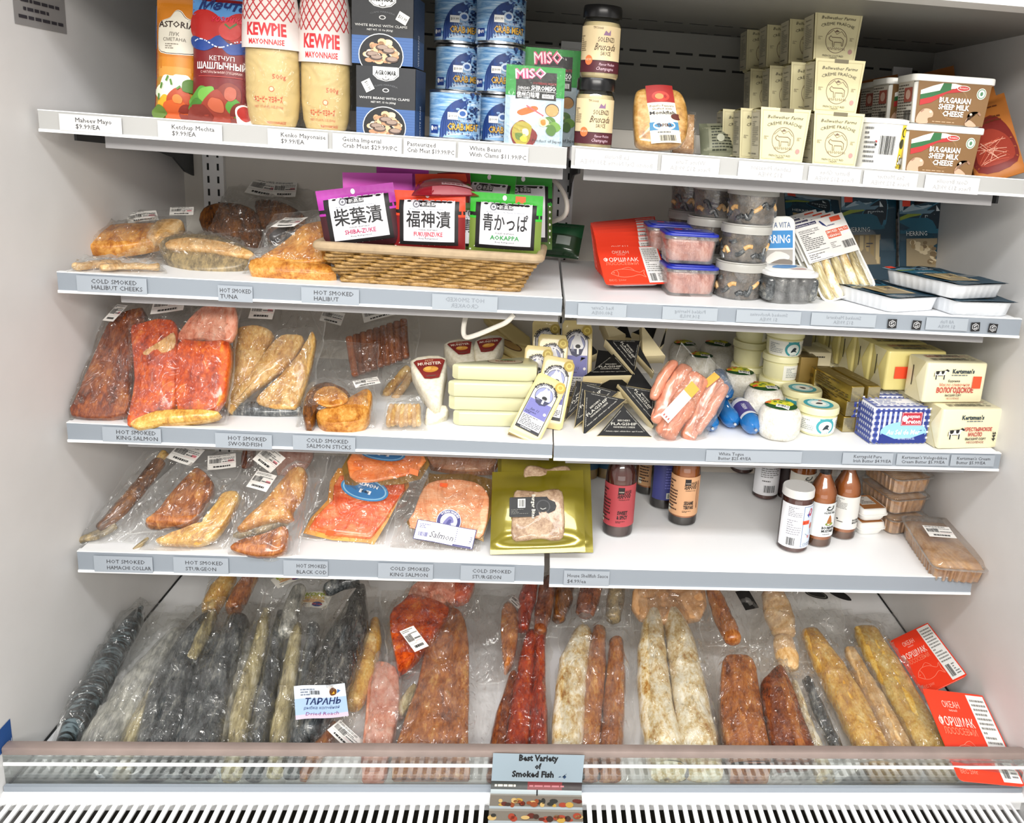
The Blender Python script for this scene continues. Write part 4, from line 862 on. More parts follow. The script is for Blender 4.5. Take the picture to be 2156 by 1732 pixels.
A, B = lean(2, 450, 556, 470, 470, .11); bag('bagged_fish_fillet', 'grey-brown skin-on fish slab in clear film at the shelf front beside the halibut', 'bagged fish', A, B, [(330, 572), (535, 590), (560, 480), (300, 505)],
    [('fillet', 'S', F_grey, [(345, 545), (340, 518), (370, 504), (460, 505), (520, 528), (535, 545), (500, 572), (400, 574)], .034, dict(dome=.003)), ('fillet', 'S', F_tan, [(350, 520), (372, 503), (455, 506), (530, 530), (520, 540), (440, 528)], .012, dict(z0=.034))], seed=3, mat=FILM_V, group='bagged smoked fish')
A, B = lean(2, 505, 520, 505, 425, .09); A += Vector((0, .05, .012)); B += Vector((0, .05, .012)); bag('bagged_tuna', 'dark brown smoked tuna chunks in clear film lying on the other bags', 'bagged fish', A, B, [(415, 535), (660, 530), (665, 345), (490, 372)],
    [('tuna_chunk', 'S', F_choc, [(426, 480), (430, 445), (470, 432), (525, 440), (548, 465), (545, 520), (500, 505)], .036, dict(dome=.002)), ('tuna_chunk', 'S', F_choc, [(548, 470), (540, 428), (590, 428), (640, 455), (638, 480), (600, 495), (565, 500)], .032, dict(dome=.003))],
    [(SL(4, w=.062, h=.05), 558, 402, -24), (SL(5, w=.046, h=.05), 603, 408, -6)], seed=4, group='bagged smoked fish')
A, B = lean(2, 612, 580, 640, 455, .13); bag('bagged_fish_fillet', 'bright golden halibut fillet in clear film leaning beside the wicker basket', 'bagged fish', A, B, [(505, 582), (705, 590), (700, 440), (575, 450)],
    [('fillet', 'S', F_halibut, [(528, 572), (545, 548), (690, 562), (694, 584), (560, 580)], .028), ('fillet', 'S', F_halibut, [(545, 556), (600, 515), (640, 480), (690, 476), (694, 545), (640, 560)], .030, dict(dome=.004)), ('dark_skin', 'L', plain('dark_fish_skin', '3c3a3c', .3, coat=.4), [(576, 500, 12), (600, 488, 16), (620, 492, 10)], .02)],
    [(SL(6, w=.047, h=.042), 612, 477, -22)], seed=5, group='bagged smoked fish')
A = on(2, 680, 520) + Vector((0, .10, .05)); B = at(690, 330, 1, A.y + .06); bag('bagged_tuna', 'crumpled clear bag with brown tuna pieces at the back behind the purple pickle packs', 'bagged fish', A, B, [(600, 470), (742, 470), (748, 345), (575, 345)],
    [('tuna_chunk', 'S', F_choc, [(592, 372), (605, 352), (640, 352), (650, 372), (630, 382)], .02), ('tuna_chunk', 'S', F_choc, [(664, 390), (675, 368), (705, 366), (705, 395)], .02)], [(SL(7, w=.05, h=.036), 658, 350, -8)], seed=6, mat=FILM_H, wr=.006, group='bagged smoked fish')
# --- wicker basket
P0, P1 = on(2, 716, 597), on(2, 1092, 612)
bc = (P0 + P1) / 2; bc.y += .070; bw = (P1 - P0).length; rz = -2; bh = Hm(bc, 905, 517) * 1.0; bd = .165
r = thing('wicker_basket', 'rectangular tan wicker basket holding pickle packs on the second shelf', 'basket', (bc.x, bc.y, bc.z + .001), rz)
M_wick = O('tan_wicker', ['6c4e26', '9c7840', 'b8955c'], (90, 90, 90), .45, .2, .1); M_wickl = plain('pale_wicker_rim', 'b39c7c', .5, noise=.3, nscale=70)
topw = Wm(460, bc) * .94
def bk(s, t, zf, out=0):                                        # outline point of the flared basket, s in 0..1 round the rim
    w = (bw + (topw - bw) * zf) / 2 + out; d = (bd * .82 + bd * .18 * zf) / 2 + out; q = rrect(2 * w, 2 * d, .012, 4); n = len(q)
    return q
mb = MB(); rows = 10
for i in range(rows):
    zf = (i + .5) / rows; q = bk(0, 0, zf); N = 240; per = []; L = [0]
    for a, b in zip(q, q[1:] + q[:1]): L.append(L[-1] + math.dist(a, b))
    qq = q + q[:1]; R = []
    for k in range(N):
        t = L[-1] * k / N; m = max(0, np.searchsorted(L, t, 'right') - 1); f = (t - L[m]) / max(1e-9, L[m + 1] - L[m]); x = qq[m][0] + (qq[m + 1][0] - qq[m][0]) * f; y = qq[m][1] + (qq[m + 1][1] - qq[m][1]) * f
        nx, ny = x, y * (bw / bd) ** 1; ph = math.sin(t / .0235 * math.pi + (i % 2) * math.pi); rr = bh / rows * .53; ax = 1 + (.0042 * ph) / max(abs(x), .05); ay = 1 + (.0042 * ph) / max(abs(y), .03)
        cx, cy = x * ax, y * ay; o = math.hypot(x / (bw / 2), y / (bd / 2)) or 1; ux, uy = (math.copysign(1, x), 0) if abs(x) / (topw / 2) > abs(y) / (bd / 2) else (0, math.copysign(1, y))
        R.append([(cx + ux * rr * .62 * math.cos(R_(a_)), cy + uy * rr * .62 * math.cos(R_(a_)), bd * .92 + 0 + zf * 0 + bh * zf - bd * .92 + rr * math.sin(R_(a_))) for a_ in range(0, 360, 60)])
    mb.rings(R + [R[0]], M_wick, False, False)
mb.build('woven_wall', r, M=None, smooth=80)
mb = MB(); mb.box(-bw * .47, bw * .47, -bd * .4, bd * .4, .002, .006, M_wick); mb.build('basket_floor', r)
mb = MB(); q = [(x, y, bh) for x, y in bk(0, 0, 1, .002)]; q.append(q[0]); mb.tube(q, .0078, M_wickl, 10, 1); mb.build('rim', r)
mb = MB(); q = [(x, y, .003) for x, y in bk(0, 0, 0, .001)]; q.append(q[0]); mb.tube(q, .004, M_wick, 8, 1); mb.build('base_band', r)
# --- pickle packs standing in the basket
M_gl = plain('clear_pickle_pouch', 'e9e6e6', .2, coat=.5)
def pickle(A, B, w, col, dark, jp, rom, romc, label, roll=0, plain_back=False, thick=.014, sticker=False):
    F = Frame(A, B, roll); r = thing('pickle_pouch', label, 'pickle pouch', M=F.M, group='pickle pouches in the basket'); h = F.L; a = Art(w, h)
    a.rect(0, 0, 1, 1, dark, 1, 12).rect(.0, .58, 1, 1, col, 2, 12, 5)
    if not plain_back:
        a.poly([(.09, .10), (.09, .62), (0, .62), (0, .68), (.08, .68), (.08, .84), (.92, .84), (.92, .68), (1, .68), (1, .62), (.91, .62), (.91, .10)], '100c0e', 3)
        a.rect(.15, .16, .86, .85, 'd9d8de', 4, 8, 6).rect(.38, .74, .6, .82, '14141a', 5).text('新高梨', .5, .755, h * .05, 'f4f4f4', w=w * .19, l=6).ell(.33, .78, .006, .006, '6a6a72', 5).ell(.33, .78, .004, .004, 'd9d8de', 6).ell(.33, .78, .002, .002, '6a6a72', 7)
        a.text('By Appointment to His Majesty The Emperor', .5, .69, h * .02, '54606e', w=w * .52, l=6).text(jp, .5, .42, h * .21, '0c0c10', w=w * .62, b=.012, l=6, res=2).text('PICKLED VEGETABLES', .5, .345, h * .022, '333333', w=w * .26, l=6).text(rom, .5, .25, h * .07, romc, w=w * .40, b=.02, l=6).text('Keep Refrigerated', .5, .20, h * .024, '444444', w=w * .26, l=6)
        a.ell(.47, .93, .0035, .0045, 'f0e8ee', 5, 14)
    if sticker: a.rect(.62, .86, .76, .97, 'f0642c', 6, 1)
    pouch(r, 'pouch', w, h, thick, M_gl, a, nu=20, seal=(.02, .14)); return r
def inb(px, py, pxt, pyt, y0, dy):                              # base inside the basket at depth y0 from its front, top at the pixel
    Q = at(px, py, 1, bc.y + y0); Q.z = bc.z + .056; q = proj(Q); X = Q.x
    for _ in range(6): X += (px - proj((X, Q.y, Q.z))[0]) * mpp(Q)
    Q.x = X; return Q, at(pxt, pyt, 1, Q.y + dy)
PU, RE, GN = 'a52c9a', 'e8421e', '2fae2b'
A, B = inb(768, 500, 746, 393, -.040, .004); pickle(A, B, Wm(158, A), PU, '3a0d18', '柴葉漬', 'SHIBA-ZUKE', 'b02a5c', 'purple pickle pouch with white label at the left front of the basket', roll=4)
A, B = inb(905, 500, 905, 402, -.038, .006); pickle(A, B, Wm(148, A), RE, '7c0d12', '福神漬', 'FUKUJINZUKE', 'c22a44', 'red and orange pickle pouch with white label in the middle of the basket', roll=-3)
A, B = inb(1062, 505, 1068, 408, -.036, .004); pickle(A, B, Wm(150, A), GN, '6e8436', '青かっぱ', 'AOKAPPA', '1f8a3c', 'green pickle pouch with white label and orange price sticker at the front right', roll=-2, sticker=True)
A, B = inb(1010, 500, 1012, 428, -.012, .006); pickle(A, B, Wm(110, A), '4a7a30', '55702c', '青かっぱ', 'AOKAPPA', '1f8a3c', 'green pickle pouch wedged between the red and the front green pouch', roll=5)
A, B = inb(800, 490, 795, 364, .012, .01); pickle(A, B, Wm(140, A), 'd45ac4', '5c1430', '', '', PU, 'pink-purple pickle pouch just behind the front purple one', roll=10, plain_back=True)
A, B = inb(845, 490, 848, 352, .03, .02); pickle(A, B, Wm(110, A), 'a8309c', '5c1430', '', '', PU, 'purple pickle pouch standing tall in the back row of the basket', roll=-6, plain_back=True)
A, B = inb(938, 490, 930, 366, .02, .02); pickle(A, B, Wm(110, A), 'e8491c', '7c0d12', '', '', PU, 'orange pickle pouch top showing behind the red one', roll=14, plain_back=True)
A, B = inb(968, 490, 955, 362, .045, .01); pickle(A, B, Wm(70, A), '9c1622', '5c0d12', '', '', PU, 'dark red pickle pouch corner at the very back of the basket', roll=-12, plain_back=True)
A, B = inb(1020, 490, 1035, 362, .03, .02); pickle(A, B, Wm(110, A), GN, '4c6a2a', '青かっぱ', 'AOKAPPA', '1f8a3c', 'green pickle pouch leaning crookedly in the back row', roll=-16)
A, B = inb(1105, 490, 1105, 366, .04, .02); pickle(A, B, Wm(115, A), '2c8a2c', '3f5a22', '青かっぱ', 'AOKAPPA', '1f8a3c', 'dim green pickle pouch in the back right corner of the basket', roll=6)
P = on(2, 960, 500); A = at(938, 412, 1, bc.y - .045); F = Frame(A, at(934, 382, 1, bc.y + .03)); r = thing('pickle_pouch', 'dark red pickle pouch lying flat across the tops of the other pouches', 'pickle pouch', M=F.M, group='pickle pouches in the basket'); w = Wm(140, A); h = F.L
pouch(r, 'pouch', w, h, .012, plain('dark_red_film', '8e1626', .15, coat=.6), Art(w, h).rect(.45, .25, .95, .42, 'd9b8bc', 3).fine(.47, .27, .93, .4, 1, '8a3a44').rect(.3, .05, .9, .18, 'b3606a', 3), wf=lambda t: 1 - .25 * t)
P = on(2, 1170, 556); r = thing('pickle_pouch', 'dark green pickle pouch fallen behind the right end of the basket', 'pickle pouch', M=TR(P.x, P.y + .02, P.z + .012, -18, 62), group='pickle pouches in the basket')
w = Wm(98, P); pouch(r, 'pouch', w, .075, .018, plain('dark_green_pouch', '1c3a22', .25, coat=.4), Art(w, .075).rect(0, .6, 1, 1, '12502c', 2, 8, 2).rect(.5, .3, .8, .55, '8a9690', 3))
# --- white cable at the shelf gap
r = thing('power_cable', 'thin grey-white cable looping out between the upper shelves', 'cable', at(1150, 374, 1, .20)); o0 = Vector(r.location)
mb = MB(); L = [at(px, py, 1, y) - o0 for px, py, y in ((1105, 350, .30), (1140, 366, .22), (1172, 385, .18), (1192, 420, .17), (1190, 452, .18), (1165, 466, .22), (1140, 470, .28))]; mb.tube(L, .0042, plain('cable_sheath', 'b9b4ac', .5), 10, 5); mb.build('sheath', r)
tag(r, 'thin grey-white cable looping out between the upper shelves', 'cable')
# ================================================================ SECOND SHELF, right
M_red = plain('orange_red_card', 'ea3a18', .3, coat=.4)
def forshmak_art(w, h):
    a = Art(w, h); a.rect(0, 0, 1, 1, 'e8391a', 1).rect(.69, .02, .98, .98, 'e9e9e6', 2).text('ОКЕАН', .36, .80, h * .075, 'f4c8b8', w=w * .27).text('РЫБНЫЙ', .36, .755, h * .022, 'f4c8b8', w=w * .13).text('ФОРШМАК', .34, .585, h * .10, 'f7e4da', w=w * .56, b=.005).text('ЛОСОСЕВЫЙ', .34, .49, h * .075, 'ee8a6c', w=w * .52)
    c = 'f0967c'; a.line([(.12, .27), (.18, .34), (.3, .38), (.45, .36), (.58, .29), (.66, .35), (.64, .25), (.66, .16), (.57, .23), (.42, .18), (.26, .18), (.12, .27)], .0009, c, 3, 3).line([(.22, .36), (.24, .28), (.22, .2)], .0007, c, 3, 3).line([(.3, .38), (.42, .43), (.5, .35)], .0007, c, 3, 3).ell(.17, .29, .0012, .0012, c, 3, 8).text('ВЕС 200г', .2, .07, h * .045, 'ee9078', w=w * .27)
    a.fine(.72, .3, .95, .94, 12, '8a8a86', 4).barcode(.73, .06, .83, .26, n=10).fine(.86, .06, .95, .26, 5, '777777'); return a
def card_pack(A, B, w, roll, label, group, udir=(1, 0, 0)):
    F = Frame(A, B, roll, udir); h = F.L
    r = thing('fish_paste_pack', label, 'fish paste pack', M=F.M, group=group); pts = [(x, y + h / 2) for x, y in rrect(w, h, .009, 4)]
    mb = MB(); mb.slab(pts, 0, .0022, M_red, .0008); forshmak_art(w, h).emit(mb, lambda x, y, l: ((x - w / 2) * .985, y * .985 + h * .0075, .0022 + l)); mb.build('card_lid', r)
    mb = MB(); mb.rings([[(x, y + h / 2, z) for x, y in rrect(w * k, h * k, .012, 4)] for z, k in ((-.013, .78), (-.0005, .88))], plain('grey_tray', 'c9c7c9', .4)); mb.build('tray', r); return r
N = 9; y_ = on(2, 1338, 618).y + .020; Lp = .098
for i in range(N):
    th_ = R_(56 - 5.2 * i); A = on_y(2, 1342 - 2.5 * i, y_); A.z += .003 + .011 * math.sin(th_)
    card_pack(A, A + Vector((-.016, Lp * math.sin(th_), Lp * math.cos(th_))), Wm(140, A), 3, 'red fish paste pack, front one of the leaning row on the second shelf' if i == 0 else 'red fish paste pack in the leaning row, number %s counted back from the front pack' % ('two three four five six seven eight nine'.split()[i - 1]), 'leaning red fish paste packs')
    t2 = R_(56 - 5.2 * (i + 1)); y_ += Lp * math.sin(th_) - Lp * math.cos(th_) * math.tan(t2) + .0148 / math.cos(t2)
# --- blue-lidded fish tubs
M_blid = plain('blue_lid_plastic', '1f2f9c', .3); M_tubc = film('tub_plastic', 'f3f2f0', .12, .05, .12, .12, 20, fres=.6); M_pinkf = O('pink_salted_fish', ['8a4034', 'b46c5a', 'cc9080', 'd8aa9c'], (90, 30, 30), .25, .2, .6)
def lid_tub(P, w, d, h, rz, label, group):
    r = thing('fish_tub', label, 'fish tub', P, rz, group)
    mb = MB(); mb.rbox(0, d / 2, .003, w * .9, d * .9, h * .74, .012, M_pinkf, 4, .9); mb.build('fish_pieces', r)
    mb = MB(); mb.rbox(0, d / 2, 0, w * .95, d * .95, h * .84, .014, M_tubc, 4, .9, .002, False); mb.rings([[(x, y + d / 2, z) for x, y in rrect(w * k, d * k, .015, 4)] for z, k in ((h * .76, .96), (h * .76, 1.0), (h * .88, 1.0))], M_tubc, False, False); mb.build('tub', r)
    mb = MB(); mb.rbox(0, d / 2, h * .86, w * 1.0, d * 1.0, h * .10, .015, M_blid, 4, 1, .002); mb.rbox(0, d / 2, h * .955, w * .84, d * .84, h * .045, .012, M_blid, 4, 1, .001)
    a = Art(w * .6, d * .3).rect(.06, .1, .94, .9, '2a3cae', 1).rect(.06, .2, .3, .8, 'd9485a', 2).text('ФИЛЕ', .62, .3, d * .1, 'e8e8f4', w=w * .3); a.emit(mb, lambda x, y, l: (x - w * .3, d * .4 + y, h * 1.0 + l)); mb.build('lid', r); return r
P = on(2, 1457, 626); w = Wm(116, P); h = H1(P, 560); t0 = lid_tub(P, w, w * .86, h, 4, 'pink fish tub with blue lid, lower of the stacked pair', 'blue lidded fish tubs')
copy_tree(t0, TR(P.x - .006, P.y + .003, P.z + h + .002, 2), 'pink fish tub with blue lid, upper of the stacked pair')
Q = on_y(2, 1408, P.y + .11); copy_tree(t0, TR(Q.x, Q.y, Q.z + .001, 3), 'fish tub with blue lid behind the stacked pair, lower one in the shade'); copy_tree(t0, TR(Q.x, Q.y, Q.z + h + .003, 0), 'fish tub with blue lid behind the stacked pair, upper one against the buckets')
# --- round buckets of fish in brine
def bucket(P, R, h, rz, label):
    r = thing('fish_bucket', label, 'fish bucket', P, rz, 'clear round buckets of dark fish')
    mb = MB(); mb.lathe([(R * .84, .002), (R * .86, .004), (R * .925, h * .74)], F_brine, 36); rd = random.Random(3)
    mb.build('brined_fish', r)
    mb = MB()
    for k in range(16):
        a = -R_(160) + k * R_(20) * 1.0; z = h * rd.uniform(.12, .6); q = R * .875; mb2 = [(q * math.sin(a) * 1, -q * math.cos(a), z), (q * 1.01 * math.sin(a + .16), -q * 1.01 * math.cos(a + .16), z + rd.uniform(-.008, .008)), (q * math.sin(a + .34), -q * math.cos(a + .34), z + rd.uniform(-.012, .012))]; mb.tube(mb2, [.0035, .005, .0025] if False else .0042, F_silver if k % 3 else F_tan, 8, 4)
    o = mb.build('fish_slices', r, smooth=80); o['kind'] = 'stuff'
    mb = MB(); mb.lathe([(R * .87, 0), (R * .88, .001), (R * .95, h * .8)], M_tubc, 40, cap1=False); mb.build('bucket', r)
    M_l = plain('frosted_lid', 'c4c2bb', .3, coat=.3, alpha=.72); mb = MB(); mb.lathe([(R * .955, h * .75), (R * 1.0, h * .75), (R * 1.0, h * .93), (R * .99, h * .95), (R * .94, h * .955), (R * .93, h * .93)], M_l, 48); mb.build('lid', r)
    mb = MB(); mb.lathe([(R * .9, h * .955), (R * .97, h * .955), (R * 1.0, h * .985), (R * .99, h * 1.0), (R * .92, h * 1.0), (R * .9, h * .975)], M_l, 48, cap0=False, cap1=False); mb.build('lid_rim', r)
    return r
P = on(2, 1563, 632); R = Wm(108, P) / 2; h = H1(P, 553); P.y += R * .8; bk0 = bucket(P, R, h, 0, 'round bucket of dark fish, bottom of the front stack of three')
copy_tree(bk0, TR(P.x + .004, P.y + .002, P.z + h, 25), 'round bucket of dark fish, middle of the front stack of three'); copy_tree(bk0, TR(P.x + .009, P.y, P.z + 2 * h, -30), 'round bucket of dark fish with bright lid, top of the front stack of three')
Q = on_y(2, 1478, P.y + .10)
for k, lb in enumerate(('bottom', 'middle', 'top')): copy_tree(bk0, TR(Q.x + .006 * k, Q.y, Q.z + k * h, 40 * k + 15), 'round bucket of dark fish, %s of the second stack behind the blue lids' % lb)
Q = on_y(2, 1455, P.y + .205)
for k, lb in enumerate(('bottom', 'middle', 'top')): copy_tree(bk0, TR(Q.x - .012, Q.y, Q.z + k * h, 50 * k - 20), 'dim round bucket of dark fish, %s of the rear stack near the back wall' % lb)
# --- white herring pack standing, clear oval box
P = on_y(2, 1632, .13); B = at(1632, 455, 1, .15); F = Frame(P, B); w = Wm(86, P); h = F.L; r = thing('herring_pack', 'white and blue herring pack standing upright behind the bucket stack', 'fish pack', M=F.M)
mb = MB(); mb.slab([(x, y + h / 2) for x, y in rrect(w, h, .016)], -.012, .002, M_wt, .002); a = Art(w, h).rect(0, .60, .93, .82, '2c86c8', 1).rect(.05, .36, .93, .58, 'a9a39c', 1).poly([(.2, .42), (.5, .56), (.85, .5), (.7, .42)], 'd9d4cc', 2, 3).poly([(.3, .38), (.6, .46), (.9, .44), (.85, .38)], '6f665e', 3, 3).rect(.3, .30, .62, .35, '6ca04a', 2).rect(.62, .30, .92, .35, 'b83040', 2).text('SANTA VITA', .5, .855, h * .07, '3c5c8c', w=w * .74).text('HERRING', .48, .665, h * .1, 'eef4fa', w=w * .76, b=.02).text('ОСЕЛЕДЕЦЬ', .48, .19, h * .085, '2a3c66', w=w * .8, b=.01).rect(.1, .11, .9, .15, '3c8ac4', 2)
a.emit(mb, lambda x, y, l: (x - w / 2, y, .0022 + l)); mb.build('tray_front', r)
P = on(2, 1673, 643); F = None; w = Wm(122, P); h = H1(P, 571); r = thing('fish_box', 'clear oblong fish box with white lid at the front of the second shelf', 'fish box', P, 8); d = w * 1.15
mb = MB(); L = .003
for k in range(5): x = -w * .4 + k * w * .2; mb.rbox(x, d * .48, .004, w * .19, d * .8, h * .7, .012, F_silver, 3, .95)
o = mb.build('fish_pieces', r); o['kind'] = 'stuff'
mb = MB(); mb.rbox(0, d / 2, 0, w * .94, d * .94, h * .84, .026, M_tubc, 6, .88, .003, False); mb.build('box', r)
mb = MB(); mb.rbox(0, d / 2, h * .8, w, d, h * .13, .03, plain('frosted_white_lid', 'dcdcdc', .3, coat=.3), 6, 1, .002); mb.rbox(0, d / 2, h * .925, w * .86, d * .86, h * .05, .024, M_wt, 6, 1, .002)
a = Art(w * .7, d * .5).poly([(.1, .3), (.4, .8), (.95, .9), (.8, .5), (.45, .2)], '4f8cc4', 1, 3).line([(.2, .9), (.6, .75), (.95, .6)], .003, '2c5c9c', 2).poly([(.5, .1), (.9, .3), (.95, .1), (.7, .02)], 'c8a09a', 2, 3); a.emit(mb, lambda x, y, l: (x - w * .35, d * .25 + y, h * .978 + l)); mb.build('lid', r)
# --- leaning trays of small smoked herring
def sprat_tray(A, B, w, label):
    F = Frame(A, B, 0); h = F.L; r = thing('herring_tray', label, 'fish tray', M=F.M, group='white trays of small smoked herring')
    mb = MB(); mb.rings([[(x, y + h / 2, z) for x, y in rrect(w * k, h * k2, .014, 4)] for z, k, k2 in ((-.012, .9, .93), (-.001, .98, .99), (.001, 1, 1), (.001, .94, .965), (-.006, .9, .94))], M_wt, True, True); mb.build('tray', r)
    for k in range(5):
        x = -w * .34 + k * w * .17; mb = MB(); mb.loft([(x, h * .05, w * .07), (x - .002, h * .14, w * .085), (x, h * .3, w * .08), (x + .002, h * .5, w * .06), (x + .002, h * .62, w * .04)], F_white if k % 2 else F_belly, .014, z0=-.008, jit=.001, seed=k)
        o = mb.build('small_fish', r, smooth=80)
    mb = MB(); mb.grid(lambda i, j: ((i - .5) * w * .97, j * h * .98 + h * .01, .0065 + .0006 * mnoise.noise((i * 9, j * 14, 0))), 12, 18, FILM_S); mb.build('film', r)
    a = Art(w * .94, h * .5); a.rect(0, 0, 1, 1, 'ebe9e6', 1).rect(.03, .9, .45, .975, '2b2a52', 2).text('Nutrition Facts', .24, .915, h * .02, 'f2f2f2', w=w * .36, l=3).text('Calories  62', .24, .76, h * .02, '333333', w=w * .36).rect(.05, .80, .45, .808, '333333', 2).rect(.05, .735, .45, .745, '333333', 2).fine(.05, .3, .45, .71, 9, '6a6a6a').rect(.05, .24, .48, .25, '333333', 2).fine(.05, .06, .48, .2, 3, '777777').rect(.05, .02, .48, .03, '333333', 2)
    a.poly([(.5, .93), (.54, .82), (.62, .74), (.58, .84), (.53, .94)], '22306a', 2).fine(.62, .74, .82, .8, 1, '5a5a7a').rect(.72, .84, .92, .96, 'e8502c', 3).rect(.52, .42, .96, .68, 'f0ede8', 2).rect(.54, .56, .98, .66, 'd9542c', 3).text('SMOKED BALTIC', .76, .58, h * .03, 'f6ece4', w=w * .4, b=.02).rect(.54, .45, .8, .555, 'd9542c', 3).text('HERRING', .67, .475, h * .03, 'f6ece4', w=w * .22, b=.02).poly([(.82, .46), (.97, .5), (.99, .56), (.85, .53)], 'e8e8f0', 5).fine(.53, .2, .7, .36, 4, '8a8a8a').barcode(.75, .14, .97, .32, n=16)
    mb = MB(); a.emit(mb, lambda x, y, l: (x - w * .47, h * .48 + y, .0075 + l)); mb.build('paper_label', r); return r
for i in range(4):
    A = on_y(2, 1790 - 18 * i, on(2, 1790, 634).y + .0185 * i); A.z += .010; B = A + (Vb if i else (at(1716, 462, 1, A.y + .085) - A)); Vb = B - A
    sprat_tray(A, B, Wm(128 - 4 * i, A), 'white tray of small smoked herring, %s of the leaning row' % ('front one', 'second', 'third', 'rearmost')[i])
# --- dark blue herring packs
M_teal = plain('dark_teal_film', '0f3c4e', .2, coat=.5); M_ribt = plain('white_ribbed_tray', 'dfe2e6', .35)
def sea_art(w, h, chunky):
    a = Art(w, h); a.rect(0, 0, 1, 1, '14384a', 1, 4, 6).rect(0, .84, .86, 1, '9fb4c0', 2).poly([(0, .9), (.1, .94), (.2, .9), (.32, .95), (.45, .9), (.6, .93), (.8, .89), (.8, .84), (0, .84)], '5f7f92', 3).poly([(0, .80), (.2, .85), (.45, .86), (.45, .83), (.2, .80), (0, .76)], '8a9a3c', 4).rect(0, .60, .8, .79, '1c5a70', 2)
    a.poly([(.38, .79), (.6, .93), (.82, .98), (.85, .8), (.8, .64), (.6, .68)], '2f6c86', 4, 4).poly([(.40, .79), (.61, .92), (.81, .965), (.835, .8), (.785, .655), (.6, .695)], '0c2230', 5, 4).poly([(.70, .94), (.77, .87), (.70, .87)], 'cfd8dc', 6)
    a.text('russian', .63, .79, h * .05, 'c9d4d8', w=w * .28, l=6).text('sea', .68, .735, h * .05, 'c9d4d8', w=w * .15, l=6).text('HERRING', .32, .575, h * .055, 'dfe6e6', w=w * .4, l=6).rect(.12, .18, .72, .54, '8f8064', 4)
    rd = random.Random(5)
    if chunky:
        for k in range(40): a.ell(rd.uniform(.17, .67), rd.uniform(.22, .5), rd.uniform(.004, .009), rd.uniform(.003, .006), rd.choice(('b3a07c', '8a7450', 'c4b494', '6f5c40')), 5 + k % 6, 10)
    else:
        for k in range(6): a.rect(.13 + .1 * k, .19, .2 + .1 * k, .53, ('b09a6c', '9a8458', 'c2ae84')[k % 3], 5)
        a.fine(.45, .38, .62, .45, 2, '3a3a48', l=8)
    a.text('TRADITIONAL', .26, .13, h * .024, '5aa0c0', w=w * .3).text('Fillets in oil', .24, .095, h * .02, 'b9cdd4', w=w * .26).rect(.05, .93, .2, 1.0, 'e84a34', 8); return a
def ribbed(mb, w, h, z0, z1):
    q = []
    base = rrect(w, h, .018, 5); P = []
    for i, a in enumerate(base):
        b = base[(i + 1) % len(base)]; n = max(1, int(math.dist(a, b) / .005))
        for k in range(n): P.append((a[0] + (b[0] - a[0]) * k / n, a[1] + (b[1] - a[1]) * k / n))
    def ring(z, s, amp): return [(x * (s + amp * (1 if i % 3 else -1)), y * (s + amp * (1 if i % 3 else -1) * w / h) + h / 2, z) for i, (x, y) in enumerate(P)]
    mb.rings([ring(z0, .86, .0), ring(z0 + (z1 - z0) * .1, .9, .012), ring(z1 - (z1 - z0) * .2, .95, .012), ring(z1, .97, 0), ring(z1, 1.02, 0)], M_ribt, True, False)
def sea_pack(M, w, h, th, label, chunky):
    r = thing('herring_tray_pack', label, 'fish pack', M=M, group='dark blue herring packs'); mb = MB(); ribbed(mb, w, h, -th, 0); mb.build('tray', r, smooth=50)
    def top(x, y, l): return (x - w / 2, y, .0012 + l + .0012 * math.sin(y * 70 + x * 30))
    mb = MB(); mb.grid(lambda i, j: ((i - .5) * w * 1.02, j * h * 1.02 - h * .01, .0012 + .0012 * math.sin(j * h * 70 + i * w * 30)), 14, 20, M_teal); sea_art(w, h, chunky).emit(mb, top); mb.build('printed_film', r); return r
P = on(2, 1828, 598); P.y += .05; A = on_y(2, 1828, P.y); F = Frame(A + Vector((0, 0, .002)), at(1828, 413, 1, A.y + .03)); sea_pack(F.M, Wm(116, A), F.L, .02, 'dark blue herring pack with fillet window standing upright, left of the pair', False)
A = on_y(2, 1948, P.y - .01); F = Frame(A + Vector((0, 0, .002)), at(1948, 422, 1, A.y + .03), roll=4); sea_pack(F.M, Wm(116, A), F.L, .02, 'dark blue herring pack with chunk window standing upright, right of the pair', True)
A = on_y(2, 1706, .31); F = Frame(A + Vector((0, 0, .09)), at(1710, 436, 1, .38)); sea_pack(F.M, Wm(118, A), .12, .024, 'herring pack lying high at the back behind the leaning white trays', False)
def flat_pack(pxs, label, lift, rz, th=.026):
    (nx, ny), wpx = pxs; A = on(2, nx, ny); w = Wm(wpx, A); M = Matrix.Translation(A + Vector((0, .004, lift + th + .0005))) @ Matrix.Rotation(R_(rz), 4, 'Z'); return sea_pack(M, w, w * 1.42, th, label, False)
flat_pack(((1934, 660), 150), 'herring tray pack lying flat at the shelf front below the upright dark packs', 0, 24)
flat_pack(((2078, 670), 150), 'herring tray pack lying flat at the right shelf end, lower of two', 0, 10)
flat_pack(((2066, 668), 152), 'herring tray pack lying flat at the right shelf end, upper of two', .029, 24)
